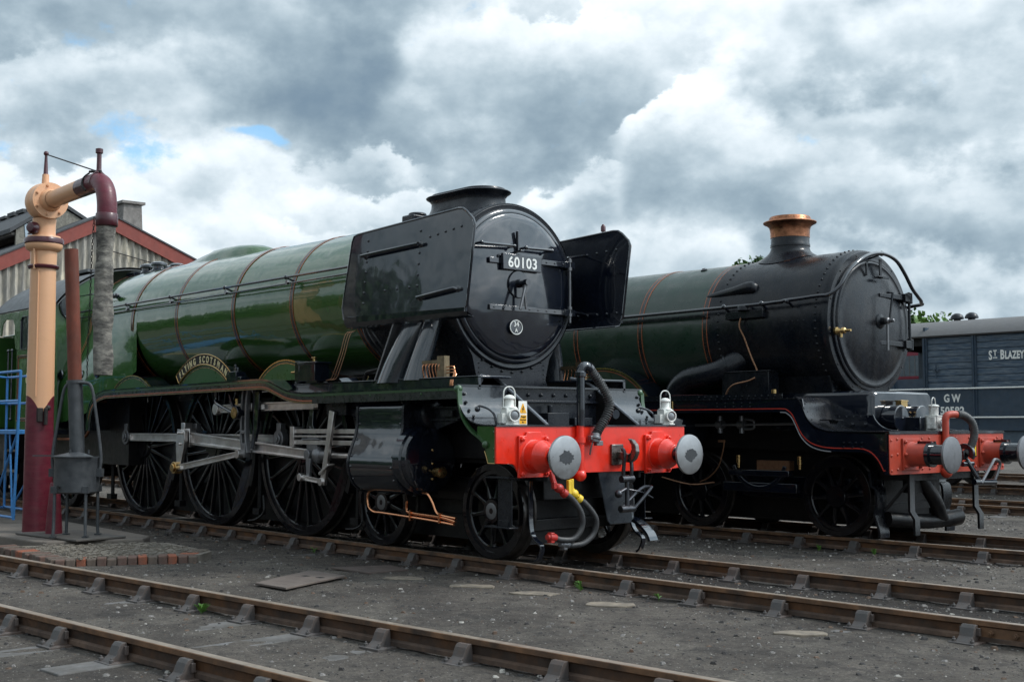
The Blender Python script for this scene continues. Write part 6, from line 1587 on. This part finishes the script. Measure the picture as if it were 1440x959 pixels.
# ------------------------------------------------------------------ blue tubular steps
def steps():
    t = thing('access_steps', 'blue tubular steel access frame at the left edge', 'access steps', (-9.3, -2.6, -.03))
    b = MB()
    for y in (0, .75):
        e = -1.0 if y else 0
        b.tube([(.47+e, y, 2.14), (.33+e, y, .05)], .021, 8); b.tube([(-1.2+e, y, 2.14), (-1.2+e, y, .05)], .021, 8)
        for z in (2.14, 1.72): b.tube([(-1.2+e, y, z), (.44+(z-1.7)*.06+e, y, z)], .019, 8)
        b.tube([(-1.2+e, y, .08), (.33+e, y, .08)], .019, 8); b.tube([(.40+e, y, 1.26), (-.28+e, y, .5), (-.9+e, y, .05)], .017, 8); b.tube([(.10+e, y, 1.28), (.28+e, y, .08)], .015, 8)
    for z in (2.14, 1.72, .08): b.tube([(-1.2, 0, z), (-2.2, .75, z)], .017, 8)
    b.build('tube_frame', M_BLUE, t)
    b = MB(); b.prism([(-1.2, -.03), (.42, -.03), (-.55, .78), (-2.2, .78)], 'z', 1.25, 1.31); b.build('platform', M_BLUE, t, bevel=.006)
steps()

# ------------------------------------------------------------------ engine shed
def shed():
    XG = -35
    t = thing('engine_shed', 'corrugated engine shed with red gable boards behind the water crane', 'shed', (XG, 0, 0))
    sl, sr = .50, .405; ay, az = 9.75, 9.0; yl, yr = -6.0, 20.5
    zl = az-(ay-yl)*sl; zr = az-(yr-ay)*sr
    def top(y): return az-(ay-y)*sl if y < ay else az-(y-ay)*sr
    b = MB(); vs = []; fs = []; n = int((yr-yl)/.045)
    for i in range(n+1):
        y = yl+(yr-yl)*i/n; x = .055*math.cos(2*math.pi*y/.27)
        vs += [(x, y, -.3), (x, y, top(y)-.05)]
    fs = [(2*i, 2*i+2, 2*i+3, 2*i+1) for i in range(n)]
    b.add(vs, fs)
    m = bpy.data.materials.new('corrugated sheet'); m.use_nodes = True; nt = m.node_tree; N = nt.nodes; L = nt.links; bs = N['Principled BSDF']; bs.inputs['Roughness'].default_value = .8
    tc = N.new('ShaderNodeTexCoord'); mp = N.new('ShaderNodeMapping'); L.new(tc.outputs['Object'], mp.inputs[0]); mp.inputs['Scale'].default_value = (1, 3.0, .45)
    a = N.new('ShaderNodeTexNoise'); a.inputs['Scale'].default_value = 1.6; a.inputs['Detail'].default_value = 7; a.inputs['Roughness'].default_value = .7; L.new(mp.outputs[0], a.inputs['Vector'])
    c2 = N.new('ShaderNodeTexNoise'); c2.inputs['Scale'].default_value = .5; c2.inputs['Detail'].default_value = 5; L.new(tc.outputs['Object'], c2.inputs['Vector'])
    r = N.new('ShaderNodeValToRGB'); L.new(a.outputs['Fac'], r.inputs[0]); e = r.color_ramp.elements; e[0].position = .32; e[0].color = (.12, .115, .105, 1); e[1].position = .66; e[1].color = (.64, .56, .43, 1); k = r.color_ramp.elements.new(.5); k.color = (.33, .30, .25, 1)
    mx = N.new('ShaderNodeMix'); mx.data_type = 'RGBA'; mr = N.new('ShaderNodeMapRange'); L.new(c2.outputs['Fac'], mr.inputs[0]); mr.inputs[1].default_value = .45; mr.inputs[2].default_value = .7; mr.inputs[4].default_value = .6; L.new(mr.outputs[0], mx.inputs[0]); L.new(r.outputs[0], mx.inputs[6]); mx.inputs[7].default_value = (.20, .20, .205, 1)
    L.new(mx.outputs[2], bs.inputs['Base Color'])
    b.build('gable_wall', m, t, smooth=60)
    b = MB()
    for (y0, y1) in ((ay, yl-.6), (ay, yr+.4)):
        z0, z1 = top(y0)+.10, (az-(ay-y1)*sl if y1 < ay else az-(y1-ay)*sr)+.10
        b.prism([(y0, z0), (y1, z1), (y1, z1-.52), (y0, z0-.52)], 'x', .06, .14)
    b.build('barge_board', M_REDT, t, smooth=0)
    b = MB()
    for (y0, y1) in ((ay, yl-.6), (ay, yr+.4)):
        z0, z1 = az+.10, (az-(ay-y1)*sl if y1 < ay else az-(y1-ay)*sr)+.10
        b.prism([(y0, z0), (y1, z1), (y1, z1+.06), (y0, z0+.06)], 'x', -45, .18)
    b.build('roof', mat('dark slate', (.05, .052, .056), .7, var=.3, vs=6), t, smooth=0)
    b = MB(); b.box(-45, -.1, yl, yl+.2, -.3, top(yl)); b.box(-45, -.1, yr-.2, yr, -.3, top(yr)); b.build('side_wall', M_LEAD, t, smooth=0)
    b = MB()   # a thin cable under the boards
    b.tube([(.10, 9.8, 7.75), (.10, 13.2, 7.1)], .02, 5); b.build('cable', M_CHAIN, t)
    # roof monitor on the left slope
    X1 = -3.0
    g = [(7.55, 8.02), (7.55, 8.65), (9.15, 9.75), (10.3, 9.15), (10.3, 8.5)]
    b = MB(); b.prism(g, 'x', X1-.1, X1); mo = b.build('roof_monitor', M_STONE, t, smooth=0)
    b = MB(); b.prism([(7.3, 8.50), (9.15, 9.80), (10.5, 9.10), (10.5, 9.22), (9.15, 9.95), (7.3, 8.66)], 'x', -42, X1+.08)
    rr = random.Random(5)
    for k in range(40): b.box(-42+k, -41.25+k, 8.95+rr.uniform(-.03, .03), 9.35, 9.88, 9.99+rr.uniform(0, .05))
    b.build('monitor_roof', mat('dark slate', (.05, .052, .056)), mo, smooth=0)
    b = MB(); b.prism([(7.9, 8.3), (8.25, 8.4), (8.1, 9.0), (7.85, 8.85)], 'x', X1+.01, X1+.03); b.build('pane', mat('pale pane', (.35, .42, .48), .3), mo, smooth=0)
    b = MB()
    for k in range(12): b.box(-40+k*3.0, -39.7+k*3.0, 7.45, 7.6, 7.6, 8.55)
    b.box(-42, X1-.1, 7.42, 7.62, 8.45, 8.55); b.box(-42, X1-.1, 8.9, 9.0, 7.6, 9.6)
    b.build('louvre_post', M_LEAD, mo, smooth=0)
    # ridge ventilator box
    b = MB(); b.prism([(11.0, 8.5), (11.85, 8.1), (11.75, 9.85), (11.03, 9.88)], 'x', -2.1, -1.4); b.box(-2.2, -1.3, 10.93, 11.86, 9.84, 9.94)
    b.build('vent_box', M_LEAD, t, smooth=0)
shed()

# ------------------------------------------------------------------ goods brake van
def van():
    Y0 = 16.2
    t = thing('goods_van', 'weathered blue grey planked goods van lettered in white, on the far track', 'goods van', (0, 0, 0))
    XL, XB, XR = -7.35, -5.83, .6
    b = MB(); rr = random.Random(4)
    n = 8; z0, z1 = 2.13, 3.26
    for k in range(n):
        za = z0+(z1-z0)*k/n; b.box(XB, XR, Y0+rr.uniform(0, .006), Y0+.05, za+.006, z0+(z1-z0)*(k+1)/n-.006)
    b.build('plank_side', M_VAN, t, smooth=0, bevel=.004)
    b = MB(); b.box(XB, XR, Y0+.03, Y0+.08, 1.30, 3.28); b.box(XL, XR, Y0-.01, Y0+.03, 1.30, 2.10); b.box(XB, XB+.06, Y0, Y0+2.4, 1.3, 3.5)
    b.box(XL, XR, Y0+2.36, Y0+2.42, 1.3, 3.28) ; b.box(XR-.05, XR, Y0, Y0+2.4, 1.3, 3.6)
    b.build('side_panel', M_VANM, t, smooth=0)
    b = MB(); rz = (1.33, 1.55, 1.8, 2.0, 2.2, 2.35, 2.5, 2.65, 2.8, 2.95, 3.1)
    for x in (XB+.05, -4.62, -3.40, -2.2, -1.0, .2, XL+.05, -6.55):
        zt = 3.26 if x >= XB else 2.32
        b.box(x-.055, x+.055, Y0-.035, Y0-.005, 1.30, zt); b.box(x-.01, x+.01, Y0-.07, Y0-.03, 1.30, zt)
        for z in rz:
            if z < zt: b.rivet((x+.035, Y0-.035, z), (0, -1, 0), .013); b.rivet((x-.035, Y0-.035, z), (0, -1, 0), .013)
    b.box(XL, XB, Y0-.02, Y0+.02, 2.08, 2.36); b.box(XL, XR, Y0-.05, Y0+.05, 1.22, 1.32)
    b.build('angle_iron', M_VANM, t, smooth=0)
    for z in (2.125, 1.50):
        b = MB(); b.tube([(XL, Y0-.09, z), (XR, Y0-.09, z)], .018, 8); b.build('white_handrail', M_LETTER, t)
    b = MB(); b.box(-5.52, -5.50, Y0-.05, Y0-.03, 2.35, 2.7); b.box(-5.58, -5.44, Y0-.05, Y0-.03, 2.52, 2.56); b.build('door_latch', M_VANM, t)
    b = MB(); P = [(Y0-.12, 3.30)]+[(Y0+1.2+1.32*math.sin(R(a)), 2.55+1.18*math.cos(R(a))) for a in range(-50, 51, 10)]
    P = [(Y0-.10, 3.30), (Y0+.0, 3.42), (Y0+.4, 3.60), (Y0+.8, 3.68), (Y0+1.2, 3.71), (Y0+1.6, 3.68), (Y0+2.0, 3.60), (Y0+2.4, 3.42), (Y0+2.5, 3.30)]
    b.band(P, .05, 'x', XL-.25, XR+.2, -1); b.build('roof', M_ROOFG, t, smooth=50)
    b = MB(); b.box(XL, XB, Y0+.05, Y0+.15, 3.1, 3.38); b.box(XL, XL+.1, Y0, Y0+2.4, 3.1, 3.5); b.box(XL, XL+.08, Y0, Y0+.1, 1.3, 3.3); b.build('veranda_frame', M_INT, t)
    for x in (-5.55, -5.2):
        b = MB(); b.lathe((x, Y0+1.0, 3.66), (0, 0, 1), [(0, .08), (.06, .08), (.07, .15), (.10, .15), (.16, .12), (.20, .05), (.205, .001)], 20); b.build('roof_ventilator', M_SMOKE, t)
    ey = (0, 0, 1); ex = (1, 0, 0); yt = Y0-.004
    text_mesh('G W', .235, 'lettering', M_LETTER, t, (-5.16, yt-.008, 1.84), ex, ey, .002, .80, 1.0, .008)
    text_mesh('50592', .225, 'lettering', M_LETTER, t, (-5.16, yt-.008, 1.575), ex, ey, .002, .95, 1.08, .008)
    text_mesh('S', .27, 'lettering', M_LETTER, t, (-4.255, yt, 2.73), ex, ey, .002, .62, 1, .008)
    text_mesh('T', .17, 'lettering', M_LETTER, t, (-4.15, yt, 2.805), ex, ey, .002, .72, 1, .006)
    q = MB(); q.box(-4.20, -4.10, yt-.003, yt, 2.755, 2.775); q.build('lettering', M_LETTER, t, smooth=0)
    text_mesh('B', .27, 'lettering', M_LETTER, t, (-3.99, yt, 2.735), ex, ey, .002, .62, 1, .009)
    text_mesh('LAZEY', .225, 'lettering', M_LETTER, t, (-3.725, yt, 2.735), ex, ey, .002, .60, 1.08, .009)
    b = MB(); b.box(XL, XR, Y0+.1, Y0+.3, .98, 1.25); b.box(XL+.1, XR, Y0-.12, Y0+.12, .66, .70); b.box(XL, XR, Y0+.9, Y0+1.5, .6, 1.2)
    for x in (-6.4, -4.9, -1.8): b.box(x-.04, x+.04, Y0-.06, Y0+.1, .66, 1.25)
    b.box(-5.9, .5, Y0+.02, Y0+.05, .72, 1.22)
    b.build('sole_bar', mat('blue grey sole bar', (.075, .105, .135), .6, var=.2), t, smooth=0)
    for s in (-1, 1):
        for x in (-5.6, -.8):
            w = spoked_wheel(t, 'wheel', x, s, .47, 8, .12)
            w.location = (0, 17.3, 0)
van()
# maroon coach beyond
def coach():
    Y0 = 22.0
    t = thing('coach', 'maroon railway coach with barred windows behind the goods van', 'railway coach', (0, 0, 0))
    b = MB(); b.box(-27, -8.0, Y0, Y0+2.7, 1.15, 3.62); body = b.build('body', M_COACH, t, bevel=.03)
    b = MB(); b.band([(Y0-.05, 3.62), (Y0+.1, 3.85), (Y0+.6, 4.02), (Y0+1.35, 4.1), (Y0+2.1, 4.02), (Y0+2.6, 3.85), (Y0+2.75, 3.62)], .05, 'x', -27.1, -7.9, -1); b.build('roof', M_CABROOF, t)
    b = MB(); b.box(-27, -8.0, Y0-.012, Y0, 3.54, 3.60); b.build('cream_line', M_CREAM, body)
    for k in range(11):
        x = -26.2+k*1.62
        b = MB(); b.box(x, x+.75, Y0-.02, Y0-.002, 2.62, 3.30); w = b.build('window', M_COACH, body, bevel=.01)
        b = MB(); b.box(x+.06, x+.69, Y0-.026, Y0-.021, 2.68, 3.24); b.build('pane', mat('grey coach glass', (.10, .12, .14), .15), w)
        b = MB()
        for q in range(3): b.box(x+.18+q*.17, x+.20+q*.17, Y0-.034, Y0-.027, 2.68, 3.24)
        b.build('bar', M_ROOFG, w)
    b = MB(); b.box(-27, -8.0, Y0+.2, Y0+2.5, .6, 1.15); b.build('underframe', M_UNDER, t)
coach()
track('f', 'furthest railway track, carrying the maroon coach', (-60, 23.35), (14, 23.35), 1, 0)
# post with a knob beyond the two locomotives
b = MB(); b.lathe((0, 0, -.2), (0, 0, 1), [(0, .09), (3.2, .07), (3.22, .11), (3.3, .11), (3.32, .06), (5.35, .030), (5.36, .05), (5.45, .05), (5.5, .02)], 14)
o = b.build('post', M_MAROOND, None, loc=(-8.23, 8.5, 0)); tag(o, 'thin maroon post with a knob seen beside the far smoke deflector', 'post')

# ------------------------------------------------------------------ trees
M_LEAF = mat('leaf', (.085, .17, .025), .5, var=.35, vs=1.5)
M_LEAF2 = mat('dark leaf', (.035, .085, .018), .55, var=.35, vs=1.5)
M_BARK = mat('bark', (.06, .045, .035), .9, var=.3, vs=8, bump=.01)
def tree(x, y, h, cr, seed, label, mats=(M_LEAF, M_LEAF2), dens=1.0, lf=.13, group='trees behind the yard'):
    rr = random.Random(seed); t = thing('tree', label, 'tree', (x, y, -.18), 0, group)
    b = MB(); b.tube([(0, 0, 0), (.1, 0, h*.25), (0, .1, h*.5), (.1, 0, h*.8)], lambda q: .30*(1-q)+.05, 10, 3)
    tips = []
    for k in range(16):
        a = rr.uniform(0, 6.28); z0 = h*rr.uniform(.3, .7); L = cr*rr.uniform(.4, .75); e = (math.cos(a)*L, math.sin(a)*L, min(h-cr*.5, z0+rr.uniform(.1, .3)*h))
        b.tube([(0, 0, z0), (e[0]*.5, e[1]*.5, z0+(e[2]-z0)*.6), e], lambda q: .10*(1-q)+.02, 6, 3); tips.append(e)
    b.build('trunk', M_BARK, t)
    b = MB(); n = int(46*dens)
    cl = []
    for k in range(n):
        a = rr.uniform(0, 6.28); el = math.asin(rr.uniform(-.55, 1)); q = rr.uniform(.55, 1.0)
        cl.append((cr*q*math.cos(a)*math.cos(el), cr*q*math.sin(a)*math.cos(el), h-cr*.95+cr*q*math.sin(el)*.95, rr.uniform(.16, .32)*cr))
    for (cx, cy, cz, r_) in cl:
        b.use(mats[0] if rr.random() < .6 else mats[1])
        for j in range(150):
            d = Vector((rr.gauss(0, 1), rr.gauss(0, 1), rr.gauss(0, .8))).normalized()*r_*rr.random()**.4
            c = Vector((cx, cy, cz))+d; u = Vector((rr.gauss(0, 1), rr.gauss(0, 1), rr.gauss(0, 1))).normalized(); w = u.cross(Vector((rr.gauss(0, 1), rr.gauss(0, 1), rr.gauss(0, 1)))).normalized(); s = lf*rr.uniform(.6, 1.4)
            b.add([tuple(c-u*s), tuple(c+w*s*.6), tuple(c+u*s), tuple(c-w*s*.6)], [(0, 1, 2, 3)])
    b.build('crown', None, t, smooth=0)
tree(-24.6, 45, 7.7, 2.6, 11, 'green tree rising just right of the far smokebox, above the van roof')
tree(-32.9, 45, 10.45, 2.2, 23, 'green tree whose top shows left of the copper capped chimney')

# ------------------------------------------------------------------ gravel, stones and weeds
def gravel():
    rr = random.Random(9)
    ms = [mat('dark cinder', (.030, .027, .026), .9, var=.4, vs=60), mat('grey stone chip', (.16, .148, .138), .85, var=.3, vs=60), mat('pale stone chip', (.30, .28, .25), .85, var=.2, vs=60), mat('brown chip', (.10, .065, .045), .9, var=.3, vs=60)]
    b = MB()
    def stone(x, y, z, s, m):
        b.use(m); vs = []
        h = s*rr.uniform(.35, .7)
        for k in range(5):
            a = 2*math.pi*k/5+rr.uniform(-.4, .4); q = s*rr.uniform(.7, 1.1); vs.append((x+q*math.cos(a), y+q*math.sin(a), z))
        for k in range(4):
            a = 2*math.pi*k/4+rr.uniform(-.4, .4); q = s*rr.uniform(.4, .7); vs.append((x+q*math.cos(a), y+q*math.sin(a), z+h*rr.uniform(.8, 1.2)))
        b.add(vs, [(5, 6, 7, 8), (0, 1, 5), (1, 6, 5), (1, 2, 6), (2, 7, 6), (2, 3, 7), (3, 8, 7), (3, 4, 8), (4, 5, 8), (4, 0, 5)])
    def gz(x, y): return -.156+.016*mnoise.noise(Vector((x*.9, y*.9, 0)))+.009*mnoise.noise(Vector((x*3.3, y*3.3, 4)))+.006*mnoise.noise(Vector((x*9, y*9, 9)))
    k = 0
    while k < 60000:
        x = rr.uniform(-9, 7); y = rr.uniform(-6.6, 3.8)
        if abs(abs(y)-.7525) < .05: continue
        q = rr.random(); big = rr.random()
        s = .0035+.008*rr.random()**2 if big < .965 else rr.uniform(.013, .030)
        if abs(y) < .72: s *= 1.3
        near = math.exp(-((abs(y)-1.0)/.3)**2)
        if rr.random() < near*.4: s *= 1.5
        m = ms[0] if q < .50 else (ms[1] if q < .80 else (ms[2] if q < .865 else ms[3]))
        stone(x, y, gz(x, y)-.002, s, m); k += 1
    for k in range(9000):
        x = rr.uniform(-9, 3); y = rr.uniform(3, 20)
        q = rr.random(); stone(x, y, gz(x, y), .01+.02*rr.random()**2, ms[0] if q < .5 else (ms[1] if q < .85 else ms[2]))
    o = b.build('gravel', None, None, smooth=0); tag(o, kind='stuff'); tag(o, 'loose cinders and stone chips over the yard', 'gravel')
gravel()
M_WEED = mat('weed leaf', (.085, .19, .03), .5, var=.3, vs=20)
def weed(x, y, s, n, label, seed, grass=False):
    rr = random.Random(seed); b = MB(); n = n//2+2 if not grass else n; s = s*.8
    for k in range(n):
        a = rr.uniform(0, 6.28); L = s*rr.uniform(.4, 1)*(.5 if grass else 1); le = .35 if not grass else .2; w = s*(.10 if not grass else .02)
        d = Vector((math.cos(a), math.sin(a), 0)); sd = Vector((-d.y, d.x, 0)); h = rr.uniform(.4, 1.0)*(1.4 if grass else 1)
        p0 = Vector((0, 0, rr.uniform(0, s*.5))); p1 = p0+d*L*le+Vector((0, 0, L*h*.6)); p2 = p0+d*L*.8+Vector((0, 0, L*h*.75))
        b.add([tuple(p0), tuple(p1+sd*w), tuple(p2), tuple(p1-sd*w)], [(0, 1, 2), (0, 2, 3)])
    b.tube([(0, 0, 0), (0, 0, s*.7)], s*.02, 5)
    o = b.build('weed', M_WEED, None, smooth=0, loc=(x, y, -.160)); tag(o, label, 'weed', 'weeds along the rails'); return o
weed(-.33, -4.17, .13, 34, 'bright green weed at the foot of the nearest rail line', 1)
weed(.72, -.95, .13, 26, 'small green weed against the rail right of the red beam', 2)
weed(1.63, -.90, .09, 16, 'tiny green sprig by the near rail, at the right', 3)
weed(-3.70, -.98, .10, 14, 'little weed beside the rail under the driving wheels', 5)
weed(.05, 3.70, .12, 40, 'grass tuft beside the rusty rail below the black bogie wheel', 6, True)
weed(.75, 3.78, .13, 46, 'grass tuft furthest right beside the rusty rail of the middle track', 7, True)
# worn pale stones set in the cinders along the rail
M_STN = mat('pale worn stone', (.20, .165, .125), .9, var=.3, vs=12, bump=.006, bs=30, dirt=(.10, .085, .07), dirt_amt=.9, ds=8)
from_px = [(-1.05, -1.62, .34, .16, 'first pale worn stone in the cinders, nearest the brown plate'), (-.15, -1.50, .36, .17, 'second pale worn stone, below the near bogie wheel'), (.62, -1.42, .36, .17, 'pale worn stone in front of the near buffer'), (1.55, -1.40, .36, .18, 'pale worn stone below the green weed by the rail'), (3.45, -1.40, .30, .16, 'sandy worn stone at the bottom right beside the rail')]
for i, (x, y, a, c, lab) in enumerate(from_px):
    rr = random.Random(i); P = [(x+a*.5*math.cos(q)*rr.uniform(.75, 1.1)+.1*math.sin(q), y+c*math.sin(q)*rr.uniform(.7, 1.1)) for q in [2*math.pi*k/11 for k in range(11)]]
    bb = MB(); bb.prism(P, 'z', -.20, -.143); o = bb.build('worn_stone', M_STN, None, smooth=0, bevel=.006); tag(o, lab, 'stone', 'worn stones along the rail')

# dark belt of trees added unseen behind the camera (it shows only as the dark band mirrored in the paintwork)
def unseen_tree_belt():
    rr = random.Random(31); b = MB()
    for k in range(330):
        x = -190+k*1.0+rr.uniform(-1, 1); y = -52+rr.uniform(-3, 3)
        if k >= 230: x = -135+(k-230)*.95; y = -28+rr.uniform(-2, 2)
        h = 8.5+1.6*math.sin(x*.13)+rr.uniform(-.8, .8)
        b.use(M_LEAF2 if rr.random() < .8 else M_LEAF)
        for j in range(150):
            z = h*rr.random()**.6; c = Vector((x+rr.gauss(0, 1.0), y+rr.gauss(0, 1.0), z)); u = Vector((rr.gauss(0, 1), rr.gauss(0, 1), rr.gauss(0, 1))).normalized(); w = u.cross(Vector((rr.gauss(0, 1), rr.gauss(0, 1), rr.gauss(0, 1)))).normalized(); q = .55*rr.uniform(.6, 1.3)
            b.add([tuple(c-u*q), tuple(c+w*q*.7), tuple(c+u*q), tuple(c-w*q*.7)], [(0, 1, 2, 3)])
    o = b.build('unseen_tree_belt', None, None, smooth=0); tag(o, kind='stuff'); tag(o, 'unseen dark belt of trees added behind the camera for reflections', 'trees')
unseen_tree_belt()
